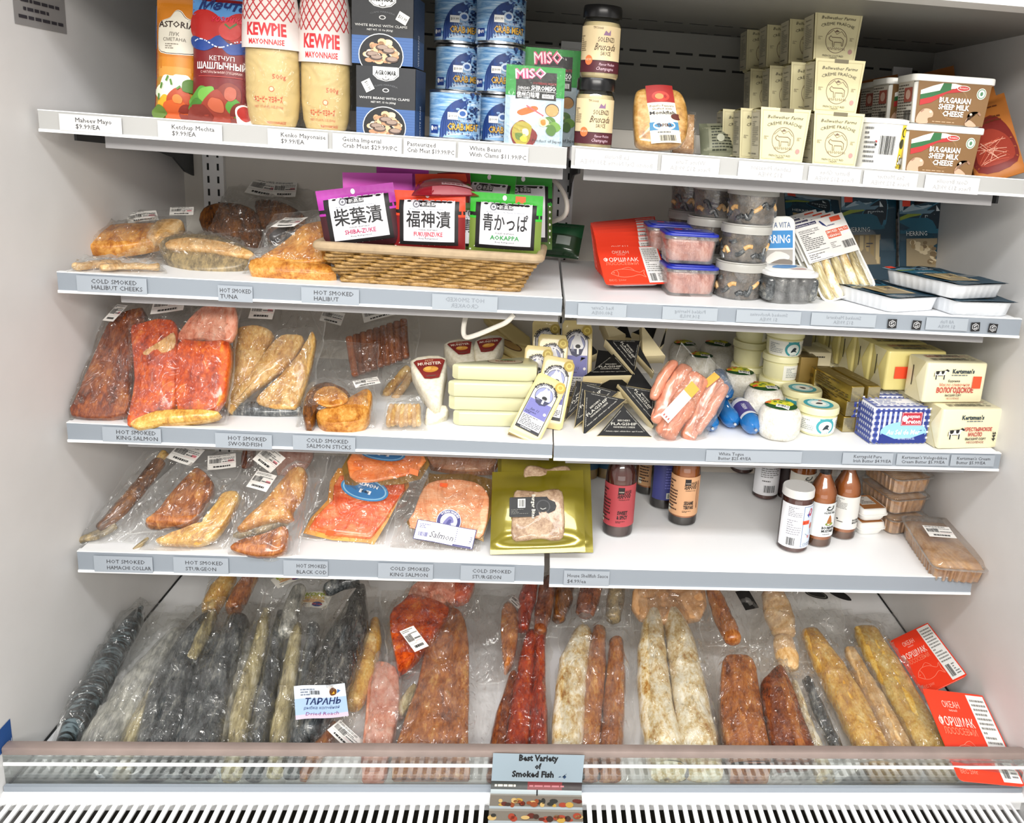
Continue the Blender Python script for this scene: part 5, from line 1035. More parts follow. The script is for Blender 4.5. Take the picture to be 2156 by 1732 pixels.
# ================================================================ THIRD SHELF, left: bagged salmon, sticks, cheeses
GB = 'bagged smoked fish'
A, B = lean(3, 205, 878, 262, 650, .13); bag('bagged_salmon_fillet', 'dark salmon fillet in clear film leaning at the far left of the third shelf', 'bagged fish', A, B, [(138, 885), (285, 886), (330, 632), (225, 640)],
    [('fillet', 'S', F_salmond, [(152, 876), (170, 820), (205, 735), (238, 672), (300, 650), (300, 700), (275, 790), (268, 872)], .022, dict(dome=.004))], [(SL(11, w=.022, h=.04), 248, 664, -15)], seed=11, mat=FILM_V, group=GB)
A, B = lean(3, 375, 888, 395, 650, .12); A += Vector((0, -.008, 0)); bag('bagged_salmon_fillet', 'two bright orange salmon fillets side by side in one glossy bag', 'bagged fish', A, B, [(262, 905), (480, 890), (508, 632), (255, 640)],
    [('fillet', 'S', F_salmon, [(276, 700), (290, 682), (352, 672), (374, 692), (372, 780), (370, 850), (345, 880), (285, 898), (270, 884), (284, 800)], .022, dict(dome=.006)), ('fillet', 'S', F_salmon, [(376, 724), (430, 720), (482, 722), (482, 790), (458, 862), (388, 876), (373, 850)], .022, dict(dome=.005)), ('fillet', 'S', F_pink, [(374, 716), (398, 672), (440, 640), (496, 648), (488, 718), (430, 716)], .016), ('fillet', 'S', F_amber, [(276, 890), (330, 866), (400, 862), (460, 868), (440, 884), (340, 896), (290, 904)], .026, dict(z0=.004)), ('fat_band', 'S', F_tan, [(300, 742), (340, 715), (366, 700), (366, 732), (320, 748)], .004, dict(z0=.024, jit=.001))],
    [(SL(12, w=.052, h=.04), 362, 648, 6)], seed=12, mat=FILM_V, group=GB)
A, B = lean(3, 560, 872, 585, 680, .10); bag('bagged_swordfish', 'three pale golden smoked fillets in one clear bag beside the orange salmon', 'bagged fish', A, B, [(470, 885), (655, 880), (690, 640), (498, 640)],
    [('fillet', 'S', F_gold, [(497, 700), (520, 686), (555, 688), (576, 708), (555, 750), (520, 815), (495, 850), (472, 852), (482, 770)], .020, dict(dome=.006)), ('fillet', 'S', F_gold, [(580, 716), (618, 704), (640, 716), (606, 768), (560, 805), (520, 832), (486, 870), (482, 846), (530, 785)], .022, dict(dome=.006, z0=.004)), ('fillet', 'S', F_gold, [(655, 700), (664, 712), (655, 770), (630, 852), (600, 862), (545, 852), (548, 830), (592, 790), (636, 738)], .022, dict(dome=.006)), ('skin_edge', 'S', F_silver, [(488, 866), (520, 845), (625, 850), (618, 872), (500, 874)], .014)],
    [(SL(13, w=.042, h=.036), 556, 658, -3)], seed=13, group=GB)
A, B = lean(3, 800, 805, 795, 690, .07); A += Vector((0, .025, .01)); B += Vector((0, .025, .01))
bag('bagged_salmon_sticks', 'row of brown smoked salmon sticks in a clear bag with loose white print above', 'bagged fish', A, B, [(716, 808), (872, 790), (885, 642), (650, 648)],
    [('salmon_stick', 'L', F_stick if k else O('orange_stick', ['8c3c0c', 'b4581a', 'c87430'], (140, 8, 60), .2, .2, .6), [(748 + 13.3 * k, 788 - 4.6 * k, 8), (741 + 13.8 * k, 750 - 4.6 * k, 8), (736 + 14.2 * k, 712 - 4.6 * k, 8)], .016, dict(blunt=(1, 1), jit=.0005, power=3)) for k in range(9)],
    [(SL(14, w=.07, h=.03), 800, 660, 10), (SL(15, False, w=.045, h=.028), 700, 668, -20)], seed=14, wr=.004, group=GB)
A, B = lean(3, 712, 898, 712, 815, .10); bag('bagged_fish_pieces', 'two dark and golden smoked fish pieces in a clear bag at the shelf front', 'bagged fish', A, B, [(625, 902), (790, 898), (800, 720), (640, 715)],
    [('fish_piece', 'S', F_choc, [(640, 888), (642, 845), (665, 816), (700, 812), (736, 832), (735, 850), (700, 862), (668, 868), (655, 896)], .030, dict(dome=.006)), ('golden_top', 'S', F_halibut, [(660, 840), (672, 818), (705, 814), (732, 832), (728, 846), (690, 855)], .006, dict(z0=.034)), ('fish_piece', 'S', F_halibut, [(668, 872), (700, 858), (740, 840), (772, 824), (784, 838), (776, 876), (758, 892), (700, 898), (672, 888)], .028, dict(dome=.005))],
    [(SL(16, False, w=.045, h=.022), 772, 806, 14)], seed=15, group=GB)
A, B = lean(3, 845, 905, 850, 845, .05); bag('bagged_cheese_sticks', 'small clear bag of short golden sticks at the front below the brie wedges', 'snack bag', A, B, [(800, 908), (900, 905), (888, 835), (812, 838)],
    [('stick', 'L', F_amber if k % 2 else F_tan, [(818 + 9 * k, 892 - (k % 3) * 2, 6), (820 + 8.6 * k, 872, 6), (824 + 8 * k, 856, 6)], .014, dict(blunt=(1, 1), jit=.001)) for k in range(8)], seed=16, mat=FILM_H, group='small bags of golden sticks')
A, B = lean(3, 840, 845, 842, 770, .06); A += Vector((0, .05, .006)); B += Vector((0, .05, .006)); bag('bagged_cheese_sticks', 'small clear bag of golden braided sticks leaning left of the front brie wedge', 'snack bag', A, B, [(800, 848), (880, 842), (890, 755), (806, 770)],
    [('stick', 'L', F_amber, [(812, 828, 9), (835, 800, 9), (858, 776, 8)], .016, dict(blunt=(1, 1))), ('stick', 'L', F_tan, [(832, 838, 8), (852, 810, 8), (866, 790, 8)], .016, dict(blunt=(1, 1)))], seed=17, mat=FILM_H, group='small bags of golden sticks')
A, B = lean(3, 888, 770, 925, 680, .06); A += Vector((0, .12, .02)); B += Vector((0, .12, .02)); F = Frame(A, B, 0)
r = thing('cheese_snack_pack', 'pale green and white printed snack pack leaning above the brie wedges', 'snack pack', M=F.M); w = Wm(62, A); h = F.L; a = Art(w, h); a.rect(0, 0, 1, 1, 'cfdcc4', 1, 4)
for y in (.06, .52): a.rect(.06, y, .62, y + .4, 'e4ead8', 2).ell(.34, y + .28, .006, .006, '3c3424', 3).fine(.14, y + .14, .56, y + .2, 1, '5a4a2c', fill=.7).rect(.55, y + .30, .95, y + .38, 'd98a8a', 3).fine(.1, y + .02, .6, y + .1, 2, '7a8a6a')
pouch(r, 'pouch', w, h, .012, plain('pale_green_pouch', 'cfdcc4', .3, coat=.4), a)
# --- soft white wedges with dark red labels
M_rind = O('white_bloomy_rind', ['cfc6ac', 'e6e0cc', 'f0ece0'], (40, 40, 40), .6, .5, .0); M_cream = plain('cream_cheese_cut', 'ecdfae', .45, noise=.05)
def brie(corners, tip_lift, back_lift, k, label):
    """corners: back-left, back-right, tip as pixels of the top face"""
    bl, br, tp = corners; y0 = on(3, tp[0], tp[1] + 55).y; A = at(tp[0], tp[1], 1, y0); B = at((bl[0] + br[0]) / 2, (bl[1] + br[1]) / 2, 1, y0 + .085); F = Frame(A, B)
    r = thing('brie_wedge', label, 'cheese wedge', M=F.M, group='white wedges with dark red labels')
    def lp(p, q, t): return (p[0] + (q[0] - p[0]) * t, p[1] + (q[1] - p[1]) * t)
    P = F.pts([(tp[0] - 9, tp[1] - 6), (tp[0] + 15, tp[1]), (lp(br, tp, .45)[0] + 9, lp(br, tp, .45)[1]), br, ((bl[0] + br[0]) / 2, min(bl[1], br[1]) - 6), bl, (lp(bl, tp, .45)[0] - 8, lp(bl, tp, .45)[1])])
    mb = MB(); mb.slab(catmull(P, 2, True), -.040, 0, M_rind, .005, .001, .0015, k); mb.build('wedge', r, smooth=60)
    ql, qr, qt = F.uv(*bl), F.uv(*br), F.uv(*tp); w = (qr[0] - ql[0]) * .86; H = (ql[1] + qr[1]) / 2 - qt[1]; h = H * .50; ox = ql[0] + (qr[0] - ql[0]) * .09; oy = qt[1] + H * .47; sk = (qr[1] - ql[1]) / (qr[0] - ql[0])
    a = Art(w, h); a.poly([(0, .86), (.1, .95), (.5, 1), (.9, .95), (1, .86), (.76, .04), (.5, 0), (.3, .04)], '7c1f1c', 1).poly([(.05, .84), (.14, .92), (.5, .965), (.86, .92), (.95, .84), (.92, .72), (.08, .72)], '8e2c24', 2).ell(.52, .46, w * .24, h * .15, 'c88a34', 3).ell(.44, .5, w * .12, h * .09, 'e6b458', 4).ell(.64, .46, w * .12, h * .08, 'dca048', 4).text('PETIT', .5, .84, h * .09, 'e0b890', w=w * .26).text('MUNSTER', .5, .67, h * .14, 'f0e2d4', w=w * .74, b=.02).rect(.36, .10, .66, .18, '6a3a34', 3)
    mb = MB(); a.emit(mb, lambda x, y, l: (ox + x, oy + y + sk * (x - w / 2), .0034 + l), fine=.012); mb.build('paper_label', r, smooth=0); return r
brie([(863, 758), (940, 752), (910, 842)], 0, 0, 1, 'white brie wedge with red label pointing down at the front')
brie([(934, 723), (994, 717), (985, 776)], 0, 0, 2, 'white brie wedge with red label in the middle of the three')
brie([(1000, 716), (1062, 709), (1014, 772)], 0, 0, 3, 'white brie wedge with red label at the back beside the cable')
A = on(3, 905, 898); F = Frame(A, at(905, 852, 1, A.y + .03)); r = thing('brie_wedge', 'white brie wedge standing on its end right below the front labelled wedge', 'cheese wedge', M=F.M, group='white wedges with dark red labels')
P = F.pts([(898, 897), (938, 872), (940, 852), (903, 850), (895, 872)]); mb = MB(); mb.slab(catmull(P, 2, True), -.03, .0, M_rind, .004, .001, .0015, 5); mb.build('wedge', r, smooth=60)
# --- long pale wedges, stacked flat
M_pale = plain('pale_green_white_wrap', 'cccba6', .3, coat=.3); M_yel = plain('yellow_cheese_block', 'dcc98a', .35, coat=.25, noise=.06, nscale=20)
zb = on(3, 1030, 885); th = .026
for k in range(4):
    dx, dy = ((4, 0), (-6, -2), (-8, 1), (0, -3))[k]; base = (930, 895)
    A = on(3, 950 + dx, 893 + dy); A.z = zsh(3, A.x) + .001 + k * (th + .0012); B = A + Vector((.02, .1, 0)); F = Frame(A, B)
    r = thing('cheese_wedge', ('lowest', 'second from the bottom', 'third from the bottom', 'topmost, oval-labelled')[k] + ' long pale wedge of the flat stack', 'cheese wedge', M=F.M, group='stacked long pale cheese wedges')
    L = .142; pts = [(0, 0), (.012, -.006), (L * .9, .022), (L, .034), (L * .98, .062), (L * .86, .085), (L * .7, .086), (.006, .014)]
    mb = MB(); mb.slab(pts, 0, th, M_pale, .004, 0); mb.build('wedge', r)
    if k == 3:
        a = Art(.062, .03).ell(.5, .5, .031, .015, '5c4632', 1, 30).ell(.5, .5, .0295, .0138, 'b9ab90', 2, 30).text('KASERI', .5, .42, .0055, '8c3024', w=.034, b=.02).fine(.3, .2, .7, .34, 2, '5c5040').poly([(.3, .7), (.5, .9), (.8, .75), (.6, .66)], '4f7040', 3, 3)
        mb = MB(); a.emit(mb, lambda x, y, l: (L * .58 + (x - .031) * .98 - (y - .015) * .2, .045 + (y - .015) * .95 + (x - .031) * .26, th + .0003 + l)); mb.build('oval_label', r, smooth=0)
A = on(3, 1040, 800); 
for k, (q, lb) in enumerate((([(1008, 742), (1040, 735), (1120, 770), (1118, 800), (1090, 800)], 'lowest'), ([(1010, 700), (1040, 690), (1118, 735), (1120, 762), (1088, 755)], 'middle'), ([(1018, 668), (1056, 662), (1116, 708), (1118, 730), (1082, 722)], 'upper'))):
    a0 = at(1065, q[4][1], 1, A.y + .06 + .02 * k); F = Frame(a0, at(1065, q[1][1], 1, a0.y + .05)); r = thing('cheese_block', lb + ' yellow cheese block of the slanting pile behind the pale wedges', 'cheese block', M=F.M, group='slanting yellow cheese blocks')
    mb = MB(); mb.slab(F.pts(q), -.03, 0, M_yel, .004, .0, .0006, k); mb.build('block', r, smooth=50)
    if k < 2: cu = F.uv(1075, (q[1][1] + q[4][1]) / 2 + 4); a = Art(.05, .022).ell(.5, .5, .025, .010, '5c3a24', 1).ell(.5, .5, .022, .008, 'b08c50', 2); mb = MB(); a.emit(mb, lambda x, y, l: (cu[0] + x - .025, cu[1] + (y - .011) - (x - .025) * .5, .0006 + l)); mb.build('oval_label', r, smooth=0)
r = thing('shelf_hook_cable', 'white bent cable hanging down over the cheeses under the second shelf', 'cable', at(980, 705, 1, .06)); o0 = Vector(r.location)
mb = MB(); mb.tube([at(px, py, 1, y) - o0 for px, py, y in ((984, 650, .10), (976, 690, .07), (980, 709, .06), (1000, 706, .05), (1040, 690, .04), (1066, 678, .03), (1082, 662, .03))], .0042, plain('white_cable', 'e6e2d8', .4), 10, 5); mb.build('sheath', r)
# --- tall wedges with blue-white mountain labels
M_rindb = O('brown_speckled_rind', ['6c5838', 'a08858', 'c4ae80'], (60, 60, 60), .6, .5, 0); M_tom = plain('yellow_tomme_paste', 'dcc98c', .35, coat=.3, noise=.08, nscale=40)
def tomme(A, B, w, roll, label, th=.04, sq=True):
    F = Frame(A, B, roll); h = F.L; r = thing('tomme_wedge', label, 'cheese wedge', M=F.M, group='tall wedges with mountain labels')
    mb = MB(); mb.slab([(-w * .5, 0), (w * .42, 0), (w * .5, h * .04), (w * .5, h * .9), (w * .4, h), (-w * .42, h), (-w * .5, h * .95)], -.003, 0, M_tom, .0012, 0, .0004); mb.slab([(-w * .47, .001), (w * .40, .001), (w * .49, h * .05), (w * .49, h * .89), (w * .4, h * .99), (-w * .4, h * .99), (-w * .47, h * .94)], -th, -.003, M_rindb, .003, 0, .0012, 3); mb.build('wedge', r, smooth=50)
    lw, lh = w * .78, h * .76; a = Art(lw, lh); R = lw / 2; k = R / lh
    def arch(d): return [(d / lw, d / lh), (1 - d / lw, d / lh)] + [(.5 + (.5 - d / lw) * math.cos(R_(t)), 1 - k + (k - d / lh) * math.sin(R_(t))) for t in range(0, 181, 12)]
    a.poly(arch(0), '16161c', 1).poly(arch(.0014), 'e7e5ea', 2); c0 = 1 - k
    a.rect(.04, .30, .96, .55, '6f6fae', 3).poly([(.04, .55), (.96, .55), (.96, .62), (.04, .62)], '6f6fae', 3)
    a.ell(.5, c0 - .02, R * .74, R * .74, '1a1a22', 4, 30).ell(.5, c0 - .02, R * .70, R * .70, '8f94bb', 5, 30)
    a.poly([(.22, c0 - .1), (.3, c0 + .02), (.38, c0 + .06), (.46, c0 + .15), (.55, c0 + .1), (.62, c0 + .14), (.72, c0 + .02), (.8, c0 - .06), (.7, c0 - .12)], 'f2f2f4', 6).poly([(.2, c0 - .1), (.8, c0 - .1), (.7, c0 - .19), (.5, c0 - .22), (.3, c0 - .19)], '2c2f50', 7).ell(.56, c0 - .06, lw * .11, lw * .085, '101014', 8, 16).rect(.52, c0 - .18, .6, c0 - .08, 'f2f2f4', 8).poly([(.26, c0 - .14), (.34, c0 - .02), (.42, c0 - .14)], 'b9bcd4', 7)
    a.text('ELDERFLOWER TOMME', .5, c0 + k * .80, lh * .058, '16161c', w=lw * 1.04, arc=R * .80, b=.035, l=6).text('Jun 11', .4, .40, lh * .05, '22224a', w=lw * .34, shear=.3, l=6).fine(.08, .32, .7, .38, 2, '2c2c5c', l=5).ell(.85, .42, lw * .06, lw * .06, 'e7e5ea', 5).rect(.04, .07, .96, .30, 'f0eff0', 3).fine(.08, .08, .94, .29, 7, '44444c', l=5).rect(.02, .015, .98, .06, '16161c', 4).fine(.2, .02, .8, .055, 1, 'c8c8cc', l=5)
    mb = MB(); a.emit(mb, lambda x, y, l: (x - lw * .52, y + h * .12, .0004 + l)); s = Art(.02, .02).ell(.5, .5, .0095, .0095, 'b39a3e', 1).ell(.5, .5, .006, .006, 'd6c262', 2, hole=.6); s.emit(mb, lambda x, y, l: (w * .36 + x - .012, h * .82 + y, .003 + l)); mb.build('paper_label', r, smooth=0); return r
A = on_y(3, 1101, .014); tomme(A + Vector((0, 0, .002)), at(1166, 796, 1, .085), Wm(70, A), 8, 'tall tomme cheese wedge at the very front, whole purple label in view')
for px, py, y, w, rl, lb, pb in ((1180, 752, .115, 68, 4, 'tall tomme wedge second in the row, right behind the front one', (1150, 850)), (1136, 728, .15, 60, 0, 'tall tomme wedge standing left in the third row, its label half covered', (1122, 830)), (1166, 704, .20, 64, 0, 'tall tomme wedge in the fourth row above the left one', (1155, 800)), (1150, 672, .26, 58, 0, 'rearmost tall tomme wedge on the left, touching the shelf above', (1150, 780)), (1216, 674, .24, 64, -3, 'tall tomme wedge at the back right beside the black triangles', (1212, 780))):
    A = on_y(3, pb[0], y - .045); tomme(A + Vector((0, 0, .003)), at(px, py, 1, y), Wm(w, A), rl, lb)
# --- black-wrapped cheese triangles
M_blkw = plain('black_paper_wrap', '0b0b0d', .55, spec=.25); M_ivory = plain('ivory_cheese_rind', 'ddd0a8', .45, noise=.05, nscale=30)
def flag(tri, y, dy, label, text=True, th=.032, cream=False, up=0):
    """tri: pixel corners, apex last; y: depth of the lowest corner, dy: how much further back the highest one lies"""
    lo = max(tri, key=lambda p: p[1]); hi = min(tri, key=lambda p: p[1]); A = at(lo[0], lo[1], 1, y); B = at(hi[0], hi[1], 1, y + dy); B2 = at(lo[0], hi[1], 1, y + dy); F = Frame(A, B2)
    r = thing('cheese_triangle', label, 'cheese wedge', M=F.M, group='black wrapped cheese triangles'); P = [np.array(q) for q in F.pts(tri)]; c = sum(P) / 3
    ar = (P[1][0] - P[0][0]) * (P[2][1] - P[0][1]) - (P[2][0] - P[0][0]) * (P[1][1] - P[0][1])
    if ar < 0: P = [P[1], P[0], P[2]]
    def sm(k): return catmull([q for i in range(3) for q in (c + (P[i] - c) * k * .97 + (P[i - 1] - P[i]) * .05, c + (P[i] - c) * k, c + (P[i] - c) * k * .97 + (P[(i + 1) % 3] - P[i]) * .05)], 1, True)
    mb = MB(); mb.slab(sm(1.0), -th, 0, M_ivory, .0025, 0, .0006); mb.build('cheese', r, smooth=45)
    mb = MB(); mb.slab(sm(.965), -.001, .0011, M_ivory if cream else M_blkw, .0004)
    if text:
        b = P[1] - P[0]; L = np.linalg.norm(b); ang = math.degrees(math.atan2(b[1], b[0])); e = b / L; nn = np.array([-e[1], e[0]]); H = float((P[2] - P[0]) @ nn); a = Art(1, 1); col = 'bdbab0'; m0 = P[0] + b * .5
        ax = P[2] - m0
        def pt(f, g): q = m0 + ax * f + b * g; return q[0], q[1]
        for t, f, hh, ww in (("BEECHER'S", .46, .05, .22), ('FLAGSHIP', .34, .08, .46), ('HANDMADE CHEESE', .26, .045, .38), ('Authentic, original - addictive flavor - aged 15 months', .14, .035, .66)): x, y_ = pt(f, 0); a.text(t, x, y_, H * hh, col, w=L * ww, rot=ang, b=.01)
        for i in (0, 1):
            q0, q1 = (P[0], P[2]) if i == 0 else (P[2], P[1]); d = q1 - q0; m = (q0 + q1) / 2 + (c - (q0 + q1) / 2) * .2; a.text('made by hand, versatile, robust and nutty', m[0], m[1], H * .03, col, w=np.linalg.norm(d) * .62, rot=math.degrees(math.atan2(d[1], d[0])))
        a.emit(mb, lambda x, y, l: (x, y, .0012 + l))
    mb.build('paper_wrap', r, smooth=0); return r
y0 = on(3, 1315, 920).y
flag([(1255, 918), (1374, 920), (1312, 850)], y0, .03, 'black cheese triangle standing point up at the shelf front')
flag([(1226, 920), (1320, 840), (1231, 820)], y0 + .012, .04, 'black cheese triangle with broad cream rim standing left of the point-up one')
flag([(1208, 902), (1304, 824), (1224, 802)], y0 + .035, .04, 'black cheese triangle just behind the cream-rimmed one')
flag([(1188, 888), (1270, 806), (1214, 800)], y0 + .06, .03, 'leftmost black cheese triangle low beside the tall wedges')
flag([(1376, 898), (1300, 808), (1381, 822)], y0 + .03, .045, 'black cheese triangle leaning point down beside the pink sausages')
flag([(1228, 792), (1334, 790), (1292, 744)], y0 + .10, .05, 'black cheese triangle lying wide in the middle of the pile')
flag([(1336, 788), (1274, 714), (1349, 716)], y0 + .105, .05, 'black cheese triangle tipped point down high in the pile')
flag([(1250, 780), (1258, 736), (1310, 742)], y0 + .13, .04, 'black cheese triangle half buried left in the middle of the pile', False)
flag([(1240, 822), (1345, 826), (1300, 790)], y0 + .085, .04, 'black cheese triangle lying below the wide middle one', False)
flag([(1318, 812), (1378, 822), (1340, 770)], y0 + .09, .03, 'black cheese triangle to the right below the tipped one', False)
flag([(1338, 742), (1378, 786), (1340, 716)], y0 + .12, .04, 'black cheese triangle at the right of the pile with cream edge', False)
flag([(1282, 712), (1318, 704), (1264, 668)], y0 + .18, .05, 'cream cut face of a cheese triangle at the top left of the pile', False, cream=True)
flag([(1352, 752), (1402, 750), (1350, 680)], y0 + .15, .05, 'tall cream cheese triangle with black edge at the top right of the pile', False, cream=True)
flag([(1388, 734), (1398, 724), (1404, 688)], y0 + .20, .03, 'small black cheese corner sticking out at the top right', False)
flag([(1280, 706), (1330, 712), (1318, 676)], y0 + .2, .03, 'black cheese triangle at the very back under the second shelf', False)
flag([(1222, 760), (1262, 742), (1226, 706)], y0 + .17, .04, 'black cheese triangle in the dark between tall wedges and pile', False)
flag([(1375, 716), (1330, 700), (1390, 672)], y0 + .24, .03, 'white-printed black cheese triangle lying on top at the back', False)
# --- sausages
F_saus = O('pink_sausage', ['b4644c', 'cc8468', 'dca48c'], (30, 16, 30), .25, .15, .6, 1.0, .3, .7)
A, B = lean(3, 1410, 918, 1450, 770, .06); A += Vector((0, -.004, 0)); bag('bagged_sausages', 'clear vacuum pack of pink sausages leaning on the black triangles', 'sausage pack', A, B, [(1374, 948), (1438, 938), (1492, 790), (1432, 722)],
    [('sausage', 'L', F_saus, [(1388, 885, 19), (1412, 832, 20), (1444, 776, 16)], .018, dict(power=4, jit=.004)), ('sausage', 'L', F_saus, [(1402, 912, 22), (1434, 855, 27), (1470, 796, 22)], .022, dict(z0=.004, power=4, jit=.004)), ('sausage', 'L', F_saus, [(1378, 835, 10), (1392, 800, 12), (1418, 764, 10)], .02)],
    [(Art(.085, .02).rect(0, 0, 1, 1, 'e4ddd6', 1).rect(.74, 0, 1, 1, 'd2a444', 2).fine(.04, .1, .7, .9, 3, 'b05a54'), 1430, 848, 63)], seed=31, mat=FILM_V, off=.002, group='vacuum packs of sausages')
A, B = lean(3, 1462, 925, 1505, 800, .06); A += Vector((0, .015, 0)); B += Vector((0, .015, 0)); bag('bagged_sausages', 'clear vacuum pack of pink sausages just right of the first sausage pack', 'sausage pack', A, B, [(1440, 944), (1478, 952), (1548, 800), (1494, 752)],
    [('sausage', 'L', F_saus, [(1448, 918, 15), (1478, 862, 20), (1508, 800, 16)], .018, dict(power=4, jit=.004)), ('sausage', 'L', F_saus, [(1470, 905, 10), (1500, 855, 14), (1524, 815, 11)], .024)], [(Art(.03, .014).rect(0, 0, 1, 1, 'd2a444', 1), 1496, 800, 60)], seed=32, mat=FILM_H, off=.002, group='vacuum packs of sausages')
mb = MB(); 
# --- blue tubes
M_bl = plain('blue_casing', '1f6fb4', .2, coat=.5, noise=.25, nscale=30); M_bl2 = plain('purple_white_tube_print', '4a3f86', .3)
for k, (f0, b0, rp, lb) in enumerate((((1590, 910), (1520, 815), 22, 'blue butter tube at the front right, with purple and white label'), ((1545, 897), (1490, 830), 20, 'blue butter tube second from the right at the shelf front'), ((1500, 905), (1478, 850), 18, 'smallest blue butter tube, partly under the sausage packs'), ((1528, 868), (1500, 800), 19, 'blue butter tube lying on top of the front blue tubes'))):
    P = on(3, f0[0], f0[1] + rp * .8); rr = rp * mpp(P); lift = rr + (.028 if k == 3 else 0); a0 = Vector((P.x, P.y + rr, P.z + lift + .001)); q = on(3, b0[0], b0[1] + 6); d = Vector((q.x - P.x, q.y - P.y, 0)).normalized(); L = .13
    r = thing('butter_tube', lb, 'tube', a0, 0, 'blue butter tubes'); mb = MB(); n = 14
    pr = [(.0008, -.016), (.002, -.010), (.35 * rr, -.006), (.75 * rr, .0), (.97 * rr, .012), (rr, .03), (rr, L * .5), (rr, L - .015), (.7 * rr, L), (.1 * rr, L + .006)]
    zr = d.to_track_quat('Z', 'Y').to_matrix().to_4x4(); mb.lathe(pr, M_bl, 28)
    mb.v = [(x * (1 + .05 * math.sin(9 * math.atan2(y, x)) * max(0, 1 - z / .03)), y * (1 + .05 * math.sin(9 * math.atan2(y, x)) * max(0, 1 - z / .03)), z) for x, y, z in mb.v]; mb.xf(zr); mb.build('casing', r, smooth=60)
    mb = MB(); mb.tube([d * -.012, d * -.0175], .0026, M_tin, 10, 1); mb.build('clip', r)
    if k == 0:
        mb = MB(); a = Art(.085, rr * 2.6).rect(0, 0, 1, 1, '4a3f86', 1, 10, 20).rect(0, .0, 1, .22, 'e8e8ee', 2, 10, 8).rect(0, .0, .12, 1, 'd8dce4', 2, 2, 16).rect(.8, .3, 1, 1, 'f0f0f2', 3, 4, 12).text('КРЕМ', .45, .55, rr * .35, 'e8e8f4', w=.03); Rr = rr * 1.006
        pd = d.cross(Vector((0, 0, 1)))
        def tf(x, y, l): t = (y / rr) - 1.3; return d * (.022 + x) + (pd * math.sin(-t) * 1 + Vector((0, 0, 1)) * math.cos(t)) * (Rr + l)
        a.emit(mb, tf); mb.build('label_band', r, smooth=60)
# ================================================================ THIRD SHELF, right: soft cheeses, jars, butter
M_puff = O('lumpy_white_cheese', ['cfc9b8', 'e9e6dc', 'f6f4ee'], (60, 60, 60), .55, .8, 0)
def puff(P, R, h, k, label):
    r = thing('soft_cheese', label, 'soft cheese', P, k * 35 % 50 - 25, 'round white cheeses with leaf labels'); mb = MB()
    pr = [(R * .5, 0), (R * .85, h * .04), (R * .99, h * .25), (R, h * .45), (R * .96, h * .7), (R * .85, h * .88), (R * .6, h * .97), (R * .3, h)]
    mb.lathe(pr, M_puff, 40); mb.v = [(x * (1 + .05 * mnoise.noise((x * 60 + k, y * 60, z * 60))), y * (1 + .05 * mnoise.noise((x * 60, y * 60 + k, z * 60))), z * (1 + .03 * mnoise.noise((x * 50, y * 50, k)))) for x, y, z in mb.v]; mb.build('cheese', r, smooth=80)
    D = R * 1.5; a = Art(D, D); a.ell(.5, .5, D * .5, D * .48, '1f4a24', 1, 26, 3).ell(.45, .56, D * .42, D * .36, 'd8d236', 2, 24, 3); rd = random.Random(k + 3)
    for i in range(16): a.ell(rd.uniform(.15, .8), rd.uniform(.35, .85), D * .06, D * .05, rd.choice(('e6de3c', '8aa82c', 'c8c430', '3f7a2a')), 3 + i % 4, 10)
    for i in range(8): a.ell(rd.uniform(.1, .4), rd.uniform(.5, .85), D * .05, D * .04, rd.choice(('d8452c', 'e2642c', 'c83a24')), 8, 9)
    a.rect(.4, .08, .8, .26, 'efefec', 9).barcode(.43, .11, .77, .24, n=12, l=10).rect(.04, .34, .2, .46, 'f2683c', 9); rf = interp([(p[1], p[0]) for p in reversed(pr)])
    def top(x, y, l):
        x -= D / 2; y -= D / 2; q = math.hypot(x, y); return (x, y, float(np.interp(q, [0, R * .3, R * .6, R * .85], [h * 1.02, h * 1.015, h * .985, h * .9])) + .0012 + l)
    mb = MB(); a.emit(mb, top, fine=.012); mb.build('paper_label', r, smooth=60); return r
for k, (px, pb, wpx, pt, y, lb) in enumerate(((1644, 928, 92, 845, None, 'round white cheese at the front between blue tube and teal jar'), (1609, 885, 86, 806, None, 'round white cheese second from the front, above the blue tubes'), (1557, 845, 80, 775, None, 'round white cheese third from the front, left of the yellow tubs'), (1511, 782, 74, 716, None, 'rear round white cheese right of the other rear ones'), (1440, 780, 62, 716, None, 'rear round white cheese beside the black triangles'), (1476, 800, 66, 742, None, 'round white cheese behind the sausage packs'))):
    P = on(3, px, pb); R = wpx / 2 * mpp(P); P.y += R * .6; puff(P + Vector((0, 0, .001)), R, Hm(P, px, pt) * .92, k, lb)
M_ylid = plain('pale_yellow_plastic', 'e6e2b4', .35, coat=.2); M_tealink = '3c9aa4'
